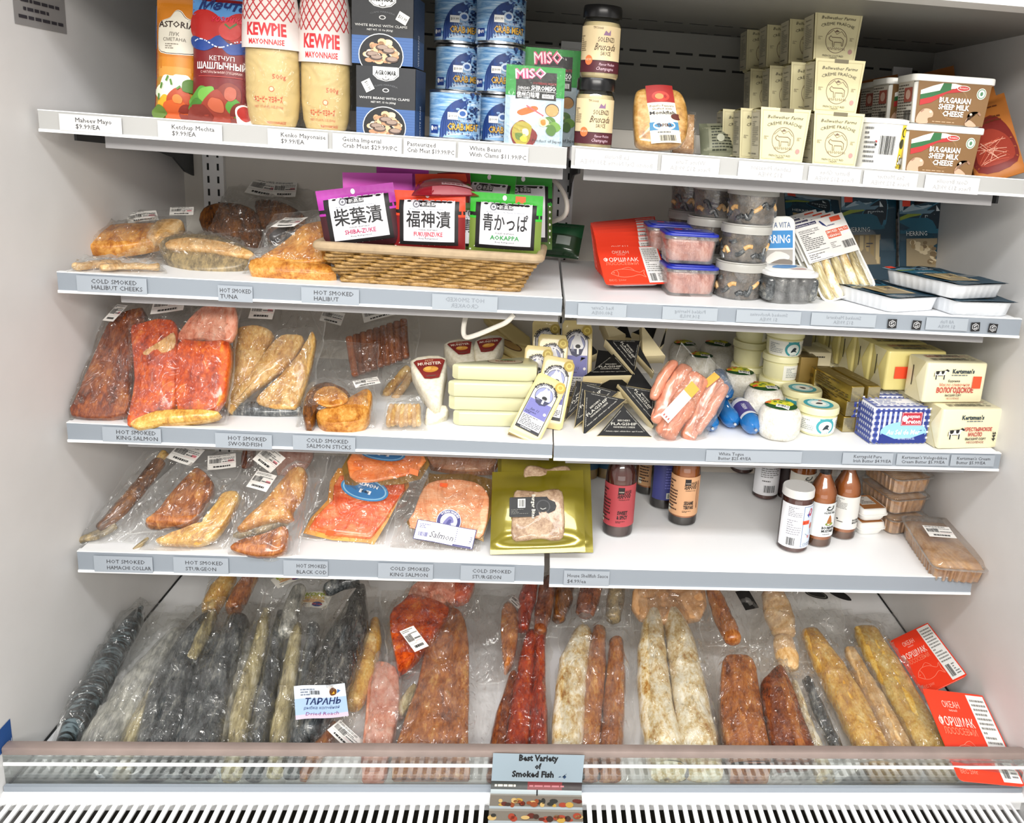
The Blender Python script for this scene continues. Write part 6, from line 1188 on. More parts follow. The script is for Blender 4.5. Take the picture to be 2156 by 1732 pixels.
def yjar(P, R, h, rz, label):
    r = thing('yogurt_jar', label, 'dairy jar', P, rz, 'pale yellow jars with teal labels'); mb = MB()
    pr = [(R * .78, 0), (R * .84, .003), (R * .9, h * .2), (R * .93, h * .7), (R * .86, h * .74)]; mb.lathe(pr, M_ylid, 36); w = 2.6 * R; lh = h * .6; a = Art(w, lh); rf = interp(pr)
    a.rect(.02, .02, .98, .98, 'f0efe6', 1, 24, 3).ell(.56, .5, R * .46, lh * .48, M_tealink, 2, 26, 3).ell(.56, .48, R * .34, lh * .34, 'e8f0ee', 3, 24, 3).poly([(.5, .3), (.53, .5), (.57, .62), (.62, .55), (.6, .42), (.64, .3), (.57, .36)], '22303a', 5, 3).rect(.49, .04, .63, .2, 'e8f0ee', 4, 4, 1).text('YOGURT', .56, .08, lh * .08, '22303a', w=R * .3, l=6).fine(.08, .2, .34, .85, 6, '9aa0a0').fine(.78, .4, .96, .8, 4, '7a8a94').rect(.44, .88, .68, .96, M_tealink, 3, 6, 1)
    a.emit(mb, wrap(rf, w, z0=h * .08, R=R * .92)); mb.build('jar', r)
    mb = MB(); mb.lathe([(R * .97, h * .76), (R, h * .77), (R, h * .95), (R * .96, h), (R * .9, h * .985)], M_ylid, 40); b = Art(2 * R, 2 * R).ell(.5, .5, R * .7, R * .7, M_tealink, 1, 30).ell(.5, .5, R * .52, R * .52, 'b9dcdc', 2, 30).ell(.5, .5, R * .36, R * .36, 'ecece2', 3, 24).poly([(.42, .46), (.5, .56), (.6, .52), (.56, .44)], '2a3038', 4, 3).text('THE GREEK', .5, .76, R * .1, 'f0f6f6', w=R * .6).ell(.6, .7, R * .1, R * .06, 'd87a6a', 4, 12)
    b.emit(mb, lambda x, y, l: (x - R, y - R, h * .986 + l)); mb.build('lid', r); return r
P = on(3, 1730, 923); R = 45 * mpp(P); h = Hm(P, 1730, 866) * 1.02; P.y += R; h = at(1730, 850, 1, P.y).z - P.z; yj = yjar(P + Vector((0, 0, .001)), R, h, 0, 'yellow-lidded jar with teal label standing at the shelf front')
Q = on(3, 1694, 884); Q.y += R * .9; copy_tree(yj, TR(Q.x, Q.y, Q.z + .001, -60), 'yellow-lidded jar just behind the front teal-labelled jar')
Q = on_y(3, 1633, Q.y + .075)
for lev, lb in enumerate(('bottom', 'middle', 'upper', 'top')): copy_tree(yj, TR(Q.x + .002 * lev, Q.y, Q.z + .001 + lev * (h * .93), (-70, 70, 5, -5)[lev]), 'yellow-lidded jar, %s one of the tall front column of four' % lb)
Q2 = on_y(3, 1572, Q.y + .09)
for lev, lb in enumerate(('bottom', 'middle', 'top')): copy_tree(yj, TR(Q2.x, Q2.y, Q2.z + .001 + lev * (h * .985), 100), 'yellow-lidded jar, %s one of the rear left column' % lb)
Q3 = on_y(3, 1606, Q.y + .085); 
for lev, lb in enumerate(('bottom', 'middle', 'top')): copy_tree(yj, TR(Q3.x + .012, Q3.y + .01, Q3.z + .001 + lev * (h * .985), 130), 'yellow-lidded jar, %s one of the rear right column, mostly hidden' % lb)
# --- gold foil bars
M_gold = plain('gold_foil', 'a58b3c', .28, .75, noise=.25, nscale=25, bump=.5); M_goldd = plain('dark_gold_carton', '7c642c', .35, .5, noise=.2, nscale=14); M_silv = plain('pale_foil_end', 'b8ac84', .25, .8, bump=.8, nscale=40)
def bar(P, w, d, h, rz, label, upright=False):
    r = thing('butter_bar', label, 'butter', P, rz, 'gold foil butter bars'); mb = MB(); mb.rbox(0, d / 2, 0, w, d, h, .003, M_gold, 2, 1, .001); mb.add([(-w * .48, -.0004, h * .03), (w * .48, -.0004, h * .03), (w * .48, -.0004, h * .97), (-w * .48, -.0004, h * .97), (0, -.0012, h * .5)], [(0, 1, 4), (1, 2, 4), (2, 3, 4), (3, 0, 4)], M_silv)
    a = Art(d * .9, h).fine(.02, .1, .98, .9, 5, '5c4a1c', fill=.5); a.emit(mb, face((-w / 2 - .0003, d * .95, 0), (0, -1, 0), (0, 0, 1))); b = Art(w, d * .9).rect(0, 0, 1, 1, '6c5a2c', 1).text('Pure Irish Butter', .5, .35, w * .12, 'd9cc9a', w=d * .36, rot=-78); b.emit(mb, lambda x, y, l: (x - w / 2, d * .05 + y, h + l + .0002)); mb.build('foil_bar', r, smooth=30); return r
P = on(3, 1814, 912); bwid = 30 * mpp(P); bh2 = .029; bb = bar(P + Vector((0, .004, .0005)), bwid, .13, bh2, 6, 'gold butter bar end, bottom right of the stacked bars')
for i, (px, lev, dy, lb) in enumerate(((1786, 0, .004, 'gold butter bar end, bottom left of the stacked bars'), (1788, 1, .006, 'gold butter bar end, middle left of the stacked bars'), (1818, 1, .008, 'gold butter bar end, middle right of the stacked bars'), (1800, 2, .0, 'gold butter bar on top at the left, printed side in view'), (1834, 2, .004, 'gold butter bar on top at the right, beside the checked butter'))):
    Q = on_y(3, px, P.y + dy); copy_tree(bb, TR(Q.x + (0 if lev < 2 else -.006), Q.y, Q.z + .0005 + lev * (bh2 + .001), 6 if lev < 2 else 12), lb)
Q = on_y(3, 1726, P.y + .12); bar(Q + Vector((0, 0, .001)), 42 * mpp(Q), .03, .085, 2, 'gold butter pack standing upright with a small white sticker, behind the lying bars')
Q = on_y(3, 1692, P.y + .14); r = thing('butter_box', 'dark gold carton standing upright between yellow jars and gold packs', 'butter box', Q + Vector((0, 0, .001)), 3); mb = MB(); mb.box(-.018, .018, 0, .05, 0, .104, M_goldd, .001); mb.build('carton', r)
Q = on_y(3, 1716, P.y + .175); r = thing('butter_box', 'cream topped carton behind the dark gold carton', 'butter box', Q + Vector((0, 0, .001)), 3); mb = MB(); mb.box(-.026, .022, 0, .05, 0, .106, plain('cream_carton', 'd9cfae', .4), .002); Art(.03, .006).fine(0, 0, 1, 1, 1, '333026').emit(mb, face((-.014, -.0006, .094), (1, 0, 0), (0, 0, 1))); mb.build('carton', r)
# --- wrapped butter
M_bw = plain('butter_wrap_cream', 'e6dfbc', .35, coat=.2, bump=.25, nscale=35); M_by = plain('butter_wrap_yellow', 'dccf86', .35, coat=.2, bump=.25, nscale=35)
def cow(a, x, y, s, l=4):
    c = '1d1d1d'; a.poly([(x - .10 * s, y + .13 * s), (x + .08 * s, y + .15 * s), (x + .13 * s, y + .20 * s), (x + .19 * s, y + .15 * s), (x + .17 * s, y + .10 * s), (x + .12 * s, y + .11 * s), (x + .10 * s, y + .02 * s), (x + .10 * s, y - .12 * s), (x + .07 * s, y - .12 * s), (x + .06 * s, y), (x - .05 * s, y), (x - .06 * s, y - .12 * s), (x - .09 * s, y - .12 * s), (x - .10 * s, y + .02 * s), (x - .12 * s, y + .08 * s)], 'f2eee0', l)
    a.poly([(x - .09 * s, y + .13 * s), (x - .02 * s, y + .14 * s), (x - .03 * s, y + .05 * s), (x - .08 * s, y + .04 * s)], c, l + 1, 2).poly([(x + .02 * s, y + .14 * s), (x + .08 * s, y + .15 * s), (x + .07 * s, y + .06 * s), (x + .03 * s, y + .05 * s)], c, l + 1, 2).poly([(x + .1 * s, y + .16 * s), (x + .13 * s, y + .2 * s), (x + .18 * s, y + .15 * s), (x + .16 * s, y + .11 * s)], c, l + 1, 1)
    for dx in (-.075, .085): a.rect(x + dx * s - .012 * s, y - .12 * s, x + dx * s + .012 * s, y + .02 * s, c, l + 1)
    a.line([(x - .10 * s, y + .13 * s), (x + .08 * s, y + .15 * s), (x + .13 * s, y + .2 * s)], .0009, c, l + 2).line([(x - .05 * s, y), (x + .06 * s, y)], .0009, c, l + 2).line([(x - .11 * s, y + .1 * s), (x - .12 * s, y - .03 * s)], .0009, c, l + 2)
def butter_art(w, h, kind):
    a = Art(w, h)
    if kind != 'z': a.text("Kertsman's", .60 if kind == 'v' else .50, .76, h * .11, '2c3c44', w=w * .38, b=.04).fine(.40, .69, .78, .73, 1, '6a7478', fill=.7)
    if kind == 'k': cow(a, .22, .35, .95); a.text('КРЕСТЬЯНСКОЕ', .62, .45, h * .095, 'b02a2c', w=w * .48, b=.03).text('МАСЛО', .58, .31, h * .10, 'b02a2c', w=w * .24, b=.03).text('ВЫСШИЙ СОРТ', .6, .21, h * .055, '2c2420', w=w * .36, b=.03).text('НЕСОЛЁНОЕ', .6, .12, h * .05, '8c2a2a', w=w * .3, b=.02).text('445', .94, .3, h * .09, '1d1d1d', w=h * .26, rot=90, b=.03)
    if kind == 'v': cow(a, .20, .70, .85); a.text('Буронка', .46, .53, h * .055, '2c2c2c', w=w * .2, b=.02).text('Масло сливочное', .48, .42, h * .08, 'c04a34', w=w * .52).text('ВОЛОГОДСКОЕ', .5, .25, h * .13, 'b8302c', w=w * .64, b=.03).text('ВЫСШИЙ СОРТ', .48, .15, h * .05, '2c2420', w=w * .28, b=.02).text('НЕСОЛЁНОЕ', .48, .07, h * .045, 'b04a3a', w=w * .22).rect(.78, .36, .93, .68, 'f0502c', 6)
    if kind == 'z': a.rect(.12, .3, .42, .62, 'f0502c', 6).text('ЗОЛОТОЕ', .74, .55, h * .13, 'c04434', w=w * .5, b=.02).text('РОДНОЕ', .72, .42, h * .09, 'c04434', w=w * .34).text('1,99', .78, .1, h * .1, '33302a', w=w * .2).fine(.4, .8, .6, .84, 1, '444034')
    return a
def butter(w, d, h, kind, label, P, rz):
    r = thing('butter_pack', label, 'butter', P, rz, 'paper wrapped butter packs'); m = M_by if kind == 'z' else M_bw; mb = MB(); mb.rbox(0, d / 2, 0, w, d, h, .005, m, 3, 1, .004)
    mb.v = [(x + .0006 * mnoise.noise((x * 70, y * 70, z * 70)), y + .0006 * mnoise.noise((x * 70 + 9, y * 70, z * 70)), z) for x, y, z in mb.v]; butter_art(w * .96, h * .94, kind).emit(mb, lambda x, y, l: (x - w * .48, -.0008 - l, h * .03 + y))
    b = Art(w * .9, d * .8)
    for k in range(2): b.fine(.12, .12 + .42 * k, .9, .4 + .42 * k, 5, ('5a554a', '9c4a44')[k % 2], k + 2, fill=.6)
    b.barcode(.3, .15, .75, .38, n=26, c='5a5a50', l=5).barcode(.3, .58, .75, .82, n=26, c='5a5a50', l=5); b.emit(mb, lambda x, y, l: (x - w * .45, d * .1 + y, h + .0006 + l)); c = Art(d * .8, h).poly([(0, .0), (.5, .5), (1, 0)], 'd6cda6', 1).poly([(0, 1), (.5, .5), (1, 1)], 'd0c79e', 1).rect(.3, .3, .36, .8, '333028', 3); c.emit(mb, lambda x, y, l: (-w / 2 - .0007 - l, d * .9 - x, y)); mb.build('wrapped_block', r, smooth=40); return r
P = on(3, 2038, 946); bw_ = 143 * mpp(P); bh_ = at(2038, 862, 1, P.y).z - P.z; bd_ = .062
k0 = butter(bw_, bd_, bh_, 'k', 'cream butter pack with standing cow at the front right corner of the shelf', P + Vector((0, .002, .0008)), 8)
P2 = P + Vector((-.028, .028, 0)); v0 = butter(bw_, bd_, bh_, 'v', 'cream butter pack with red script and orange sticker, stacked on the corner pack', Vector((P2.x, P2.y, P.z + bh_ + .0025)), 8)
z0_ = None
for i in range(1, 6):
    M = TR(P.x - .012 * i - .012, P.y + .002 + (bd_ + .0015) * i, P.z + .0008, 8); copy_tree(k0, M, 'cream butter pack in the bottom row, number %s back from the corner pack' % ('two', 'three', 'four', 'five', 'six')[i - 1])
for i in range(5):
    lb = 'yellowish butter pack with orange sticker, front one of the long upper row' if i == 0 else 'yellowish butter pack in the long upper row, %s from its front' % ('', 'second', 'third', 'fourth', 'fifth')[i]; M = TR(P2.x - .044 - .010 * i, P2.y + .066 + (bd_ * .9 + .0015) * i, P.z + bh_ + .0025, 8)
    if i == 0: z0_ = butter(bw_, bd_ * .9, bh_ * 1.02, 'z', lb, M.to_translation(), 8)
    else: copy_tree(z0_, M, lb)
for i, (px, yy) in enumerate(((1752, .30), (1792, .27))):
    Q = on_y(3, px, yy); w = 62 * mpp(Q); r = thing('butter_pack', 'cream butter pack standing on end at the back, %s of the two with a cow' % ('left', 'right')[i], 'butter', Q + Vector((0, 0, .001)), 10, 'paper wrapped butter packs'); mb = MB(); mb.rbox(0, .03, 0, w, .06, .105, .004, M_bw, 3, 1, .003); a = Art(w, .105); cow(a, .55, .4, 1.6); a.rect(.2, .6, .24, .9, '33302a', 3); a.emit(mb, lambda x, y, l: (x - w / 2, -.0008 - l, y)); mb.build('wrapped_block', r, smooth=40)
    Q.z += 0
# --- checked butter
M_chk = plain('white_wrap', 'eceef4', .35, coat=.3)
def checked(P, rz, w, d, h, label, full=True):
    r = thing('butter_pack', label, 'butter', P, rz, 'blue checked butter packs'); mb = MB(); mb.rbox(0, d / 2, 0, w, d, h, .012, M_chk, 4, 1, .008)
    a = Art(w * .98, h * .96); n = 11
    for k in range(n): x = (k + .25) / n; a.rect(x, 0, x + .5 / n, 1, '4a5aa0', 1)
    for k in range(6): y = (k + .2) / 6; a.rect(0, y, 1, y + .55 / 6, '3c4c98', 2) if k % 1 == 0 else None
    for k in range(n):
        for j in range(6): a.rect((k + .78) / n, (j + .8) / 6, (k + 1.2) / n, (j + 1.15) / 6, 'e6e8f2', 3)
    for k in range(n):
        for j in range(6): a.rect((k + .25) / n, (j + .2) / 6, (k + .75) / n, (j + .75) / 6, '26357e', 4)
    a.ell(.55, .34, w * .42, h * .28, '8fc0de', 6, 30).poly([(.1, .02), (.95, .02), (.95, .3), (.7, .16), (.4, .14), (.15, .3)], '1d2f7c', 7).rect(.48, .52, .86, .9, 'b02a3c', 8).frame(.49, .53, .85, .89, .0006, 'f0d8dc', 9).text('paysan', .7, .74, h * .10, 'f6eef0', w=w * .22, b=.02, l=10).text('breton', .7, .58, h * .12, 'f6eef0', w=w * .26, b=.03, l=10).ell(.54, .72, .005, .006, 'f0d8dc', 10, 14)
    a.text('Au Sel de Mer', .54, .27, h * .13, 'f6f8fc', w=w * .6, b=.02, l=10, shear=.15).text('BEURRE DEMI-SEL', .62, .12, h * .055, 'c8d4f0', w=w * .3, l=10)
    a.emit(mb, lambda x, y, l: (x - w * .49, -.0002 - l * .6 + .010 * max(0, abs(2 * x / w - .98) - .86) ** 1 * 6 * .1, h * .02 + y)); b = Art(w * .94, d * .9)
    for k in range(8): b.rect(.0 + k / 8, 0, .05 + k / 8, 1, '7c88c0', 1)
    for k in range(4): b.rect(0, k / 4, 1, .1 + k / 4, '5a68ac', 2)
    b.rect(.1, .2, .95, .8, 'eef0f8', 3).fine(.15, .25, .9, .75, 4, '6a78b0', l=4); b.emit(mb, lambda x, y, l: (x - w * .47, d * .05 + y, h + .0003 + l)); c = Art(d * .9, h * .95)
    for k in range(8): c.rect(k / 8, 0, (k + .5) / 8, 1, '4a5aa0', 1)
    for k in range(6): c.rect(0, k / 6, 1, (k + .5) / 6, '3a4a94', 2)
    c.emit(mb, lambda x, y, l: (-w / 2 - .0004 - l, d * .95 - x, y)); mb.build('wrapped_block', r, smooth=40); return r
Q = on(3, 1893, 937); w = 128 * mpp(Q); h = at(1893, 860, 1, Q.y).z - Q.z; c0 = checked(Q + Vector((0, .003, .0008)), 7, w, .062, h, 'blue checked butter block with red badge at the shelf front')
for i in range(1, 5): copy_tree(c0, TR(Q.x - .016 * i, Q.y + .003 + .066 * i, Q.z + .0008, 7), 'blue checked butter block, %s in the row behind the front one' % ('first', 'second', 'third', 'last')[i - 1])
# ================================================================ FOURTH SHELF, left: bagged fish and sliced salmon
A, B = lean(4, 215, 1142, 330, 965, .14); bag('bagged_hamachi_collar', 'thin dark bagged fish with tail end, far left on the fourth shelf', 'bagged fish', A, B, [(150, 1146), (335, 1140), (385, 945), (300, 948)],
    [('fish_piece', 'L', F_choc, [(212, 1108, 11), (245, 1078, 17), (288, 1030, 17), (335, 972, 13)], .022, dict(jit=.002)), ('flesh', 'L', F_amber, [(290, 1020, 8), (320, 985, 9), (345, 955, 8)], .016), ('tail', 'L', F_grey, [(168, 1138, 5), (205, 1124, 11), (238, 1108, 8)], .010)], seed=41, group=GB)
A, B = lean(4, 395, 1145, 430, 985, .12); bag('bagged_hamachi_collar', 'brown smoked fish collar in a clear bag with two white labels above it', 'bagged fish', A + Vector((0, .01, .02)), B, [(236, 1125), (455, 1118), (515, 950), (365, 945)],
    [('fillet', 'S', F_rust, [(308, 1100), (328, 1080), (365, 1035), (398, 1000), (420, 988), (450, 1020), (432, 1060), (408, 1102), (350, 1104)], .026, dict(dome=.005)), ('dark_edge', 'S', F_choc, [(306, 1106), (320, 1096), (400, 1100), (402, 1110), (330, 1112)], .014)], [(SL(21, w=.052, h=.040), 394, 962, -26), (SL(22, w=.046, h=.038), 472, 984, 12)], seed=42, group=GB)
A, B = lean(4, 400, 1150, 470, 1040, .07); bag('bagged_sturgeon', 'golden smoked sturgeon piece lying low under the brown collar', 'bagged fish', A + Vector((0, -.003, 0)), B, [(262, 1178), (470, 1160), (560, 1000), (440, 1010)],
    [('fillet', 'S', F_amber, [(332, 1142), (340, 1130), (400, 1118), (440, 1112), (455, 1060), (475, 1036), (505, 1042), (478, 1100), (436, 1142), (380, 1146)], .022), ('bone_strip', 'L', F_grey, [(274, 1168, 4), (288, 1152, 4), (308, 1136, 4)], .006)], seed=43, wr=.005, group=GB)
A, B = lean(4, 545, 1168, 600, 990, .11); bag('bagged_black_cod', 'golden black cod collar with grey skin underside, bagged next to the red salmon', 'bagged fish', A, B, [(478, 1176), (625, 1178), (700, 948), (520, 945)],
    [('fillet', 'S', F_halibut, [(502, 1118), (520, 1090), (562, 1050), (612, 990), (632, 984), (645, 996), (636, 1040), (615, 1074), (612, 1094), (560, 1098)], .026, dict(dome=.005, z0=.014)), ('skin_side', 'S', F_grey, [(492, 1124), (520, 1108), (560, 1092), (610, 1098), (570, 1116), (505, 1132)], .014, dict(z0=.006)), ('lower_piece', 'S', F_rust, [(488, 1158), (500, 1140), (560, 1122), (600, 1108), (606, 1130), (592, 1166), (540, 1170)], .024)], [(SL(23, w=.046, h=.036), 567, 966, -30), (SL(24, w=.042, h=.034), 557, 1022, -14)], seed=44, group=GB)
A, B = lean(4, 600, 1060, 620, 955, .05); A += Vector((0, .14, .02)); B += Vector((0, .12, 0)); bag('bagged_fish_fillet', 'pinkish smoked fillet in cloudy film at the back under the third shelf', 'bagged fish', A, B, [(505, 1060), (680, 1060), (690, 935), (510, 930)], [('fillet', 'S', F_pink, [(585, 1000), (590, 950), (625, 935), (660, 950), (640, 990)], .02), ('fillet', 'S', F_salmond, [(508, 985), (512, 948), (535, 940), (532, 980)], .018)], seed=45, mat=FILM_H, group=GB)
# --- sliced salmon on gold cards
M_cardg = plain('gold_card', '8c6c34', .35, .3, noise=.1); M_cardr = plain('bronze_card', 'a3683a', .35, .2)
def sliced(nm, lb, A, B, quad, card, cm, flesh, fm, stick, seed, th=.007, mat=None):
    return bag('sliced_salmon_pack', lb, 'sliced fish pack', A, B, quad, [('card', 'S', cm, card, .0012, dict(smooth=2, bev=.0004, jit=0, dome=0)), ('salmon_slices', 'S', fm, flesh, th, dict(z0=.0014, jit=.0012, dome=.001, smooth=2))], stick, mat or FILM_V, seed=seed, off=.0008, wr=.002, group='flat packs of sliced salmon')
def oval_blue(w=.085, h=.05):
    return Art(w, h).ell(.5, .5, w / 2, h / 2, '3f86b8', 1, 30, 2).ell(.5, .5, w * .46, h * .44, '8fbcd8', 2, 30, 2).ell(.5, .5, w * .43, h * .4, '3a78b0', 3, 30, 2).rect(.42, .3, .66, .46, 'e8eef4', 4).barcode(.45, .33, .63, .43, n=10, l=5).text('SALMON', .5, .62, h * .14, 'e8f0f8', w=w * .5, b=.02)
A, B = lean(4, 735, 1142, 775, 990, .10); sliced('', 'red-orange sliced salmon pack with pale blue oval label, lower of the overlapping pair', A, B, [(628, 1130), (808, 1150), (888, 955), (705, 948)], [(638, 1122), (690, 1052), (712, 985), (860, 1000), (838, 1056), (792, 1138), (772, 1142)], plain('orange_card', 'e0a04a', .4), [(650, 1112), (700, 1052), (716, 1000), (852, 1010), (832, 1060), (788, 1124), (760, 1132)], F_cold,
    [(oval_blue(.09, .045), 768, 1030, -10), (Art(.016, .009).rect(0, 0, 1, 1, 'f0602c', 1), 695, 1122, -6)], 51)
Fq = Frame(A, B); A, B = A + Fq.n * .013, B + Fq.n * .013; sliced('', 'orange sliced salmon pack with dark blue oval label, upper one of the overlapping pair', A, B, [(722, 1034), (892, 1046), (908, 942), (738, 938)], [(727, 1022), (742, 945), (894, 950), (886, 1008), (800, 1022)], M_cardg, [(736, 1004), (746, 944), (888, 950), (882, 990), (820, 1008), (770, 1016)], O('orange_slices', ['e06a24', 'e88040', 'f0965a', 'f4ac78'], (20, 60, 40), .22, .25, .6),
    [(oval_blue(.085, .034), 806, 955, -2), (Art(.016, .009).rect(0, 0, 1, 1, 'f0702c', 1), 872, 996, -4)], 52)
A, B = lean(4, 930, 1155, 955, 990, .11)
lab = Art(.108, .034).rect(0, 0, 1, 1, '2e2c6e', 1, 6, 2).rect(.012, .03, .988, .97, 'f2f2f4', 2, 6, 2).text('Salmon', .45, .22, .011, '26243c', w=.042, shear=.25).rect(.67, .1, .97, .92, 'e4e4ea', 3).fine(.68, .2, .96, .9, 7, '4a4a7c').rect(.66, .03, .97, .1, '2e2c6e', 4).barcode(.06, .2, .24, .42, c='3a3a8c').fine(.06, .6, .3, .85, 3, '6a6a9c')
badge = Art(.044, .044).ell(.5, .5, .022, .022, 'e4e4ee', 1, 30, 2).ell(.5, .5, .0208, .0208, '2a2870', 2, 30, 2).ell(.5, .5, .0150, .0150, 'eceaf2', 3, 28, 2).poly([(.28, .38), (.4, .62), (.5, .72), (.62, .68), (.7, .5), (.6, .44), (.66, .32), (.5, .26), (.4, .34)], '6a68a0', 4, 3).poly([(.42, .4), (.5, .58), (.6, .56), (.54, .4)], '3c3a80', 5, 3).text('OCEAN MAIDEN', .5, .86, .0035, 'e8e8f4', arc=.0175, w=.034, b=.03, l=6)
sliced('', 'pale salmon slices on gold card with a purple-edged white label at the front', A, B, [(818, 1152), (1012, 1172), (1055, 948), (862, 945)], [(862, 1112), (872, 1078), (900, 1004), (920, 998), (1042, 1010), (1018, 1128), (1004, 1134)], M_cardg, [(864, 1110), (872, 1076), (884, 1042), (902, 1016), (945, 1008), (1000, 1014), (1026, 1036), (1030, 1064), (1018, 1124), (985, 1130)], F_colds, [(lab, 937, 1126, -7), (badge, 945, 1099, -6), (Art(.014, .007).rect(0, 0, 1, 1, 'f0602c', 1), 934, 1020, -2)], 53)
A, B = lean(4, 970, 1050, 975, 955, .05); A += Vector((0, .05, .02)); B += Vector((0, .03, 0)); sliced('', 'pale salmon pack at the back, its lower edge showing above the gold card pack', A, B, [(900, 1020), (1046, 1028), (1050, 935), (905, 932)], [(908, 990), (912, 940), (1040, 945), (1036, 1000)], M_cardr, [(912, 984), (916, 942), (1034, 946), (1030, 992)], F_colds, [], 54)
# --- gold-green pouches of patties
F_patty = O('grey_pink_patty', ['7c5e44', 'a08268', 'b89c80', 'c8b094'], (50, 50, 50), .35, .6, .4); M_gg = plain('olive_gold_pouch', '84791a', .18, .35, noise=.3, nscale=16, bump=.25, coat=.5)
def patty(A, B, w, roll, label, lab=True, tt=.6):
    F = Frame(A, B, roll); h = F.L; r = thing('seafood_patty_pouch', label, 'food pouch', M=F.M, group='olive gold pouches of patties')
    pouch(r, 'pouch', w, h, .012, M_gg, None, seal=(.10, .06)); mb = MB(); W2, H2 = w * .54, h * tt; y0 = h * .14; P = []
    q = [(-W2 / 2, y0 + .03 * H2), (-W2 * .25, y0 - .01 * H2), (0, y0 + .03 * H2), (W2 * .25, y0 - .01 * H2), (W2 / 2, y0 + .03 * H2), (W2 * .53, y0 + H2 * .5), (W2 * .48, y0 + H2 * .95), (W2 * .25, y0 + H2), (0, y0 + H2 * .96), (-W2 * .25, y0 + H2), (-W2 * .46, y0 + H2 * .95), (-W2 * .5, y0 + H2 * .5)]
    mb.slab(catmull(q, 3, True), .004, .0155, F_patty, .004, .002, .003, 3); mb.build('patties', r, smooth=60)
    if lab:
        a = Art(w * .50, h * .24); a.poly([(0, .05), (.02, 0), (.8, 0), (.84, .16), (.97, .3), (1, .5), (.97, .72), (.84, .86), (.8, 1), (.02, 1), (0, .95)], '121214', 1).poly([(.02, .06), (.79, .04), (.83, .2), (.96, .36), (.96, .66), (.83, .82), (.79, .96), (.02, .95)], '2c2c2e', 2).poly([(.03, .08), (.78, .06), (.82, .22), (.945, .37), (.945, .65), (.82, .8), (.78, .94), (.03, .93)], '141416', 3).rect(.18, .45, .34, .9, 'e8e8e4', 4).barcode(.2, .5, .32, .85, n=9, l=5).ell(.72, .5, w * .075, w * .075, '3c3c3e', 4).ell(.72, .5, w * .062, w * .062, '141416', 5).line([(.66, .42), (.71, .36), (.78, .42)], .0012, 'b9b9b4', 6, 3).text('Burger Bites', .48, .5, .0062, 'e0dccc', rot=-90, b=.02, l=6).fine(.04, .12, .4, .4, 4, '6a6a66')
        mb = MB(); a.emit(mb, lambda x, y, l: (x - w * .30, y + h * .40, .0185 + l + .001 * math.sin(x * 70))); mb.build('paper_label', r, smooth=0)
    return r
A, B = lean(4, 1132, 1172, 1132, 1000, .10); A += Vector((0, -.004, .008)); patty(A, B + Vector((0, -.004, .01)), Wm(200, A), -3, 'olive gold pouch of pale patties with black label, in front of the other gold pouches')
A, B = lean(4, 1152, 1178, 1150, 962, .12); A += Vector((0, .018, .002)); B += Vector((0, .012, 0)); patty(A, B, Wm(196, A), 4, 'olive gold pouch just behind the front one, its right edge sticking out', True, .72)
A, B = lean(4, 1140, 1160, 1132, 950, .12); A += Vector((0, .05, .002)); B += Vector((0, .045, .02)); patty(A, B, Wm(180, A), 0, 'rearmost olive gold pouch touching the third shelf above', False, .8)
# ================================================================ FOURTH SHELF, right: bottles, jars, tubs
def fillm(name, c): return plain(name, c, .25, coat=.6, noise=.08, nscale=20)
F_bbq, F_dk, F_must, F_br = fillm('red_brown_sauce', '5c1c10'), fillm('near_black_sauce', '241410'), fillm('orange_brown_sauce', 'b4621e'), fillm('brown_mustard', '6c4024')
def bottle(P, R, h, sauce, low, labc, art, rz, label, z0=.12, z1=.56, group='sauce bottles on the fourth shelf', grp=True):
    """round-shouldered sauce bottle; `art` draws on a label wrapped from z0 to z1 of the height"""
    r = thing('sauce_bottle', label, 'sauce bottle', P, rz, group)
    pr = [(R * .82, 0), (R * .95, .002), (R * .985, .008), (R * .985, h * .58), (R * .93, h * .66), (R * .72, h * .74), (R * .46, h * .82), (R * .38, h * .86), (R * .38, h * .89)]
    mb = MB(); mb.lathe([p for p in pr if p[1] <= h * .09] + [(R * .985, h * .10)], low, 36); mb.lathe([(R * .985, h * .10)] + [p for p in pr if p[1] > h * .10], sauce, 36); mb.build('sauce', r)
    mb = MB(); mb.lathe([(p[0] * 1.015 + .0004, p[1]) for p in pr], M_glass, 36, cap0=False, cap1=False); mb.build('glass', r)
    mb = MB(); mb.lathe([(R * .42, h * .865), (R * .44, h * .87), (R * .44, h * .985), (R * .40, h)], M_blk, 28); mb.build('cap', r)
    w = 2.9 * R; lh = h * (z1 - z0); a = Art(w, lh); a.rect(0, 0, 1, 1, labc, 1, 28, 4); art(a, R); mb = MB(); a.emit(mb, wrap(lambda z: R * 1.015, w, z0=h * z0, R=R)); mb.build('paper_label', r); return r
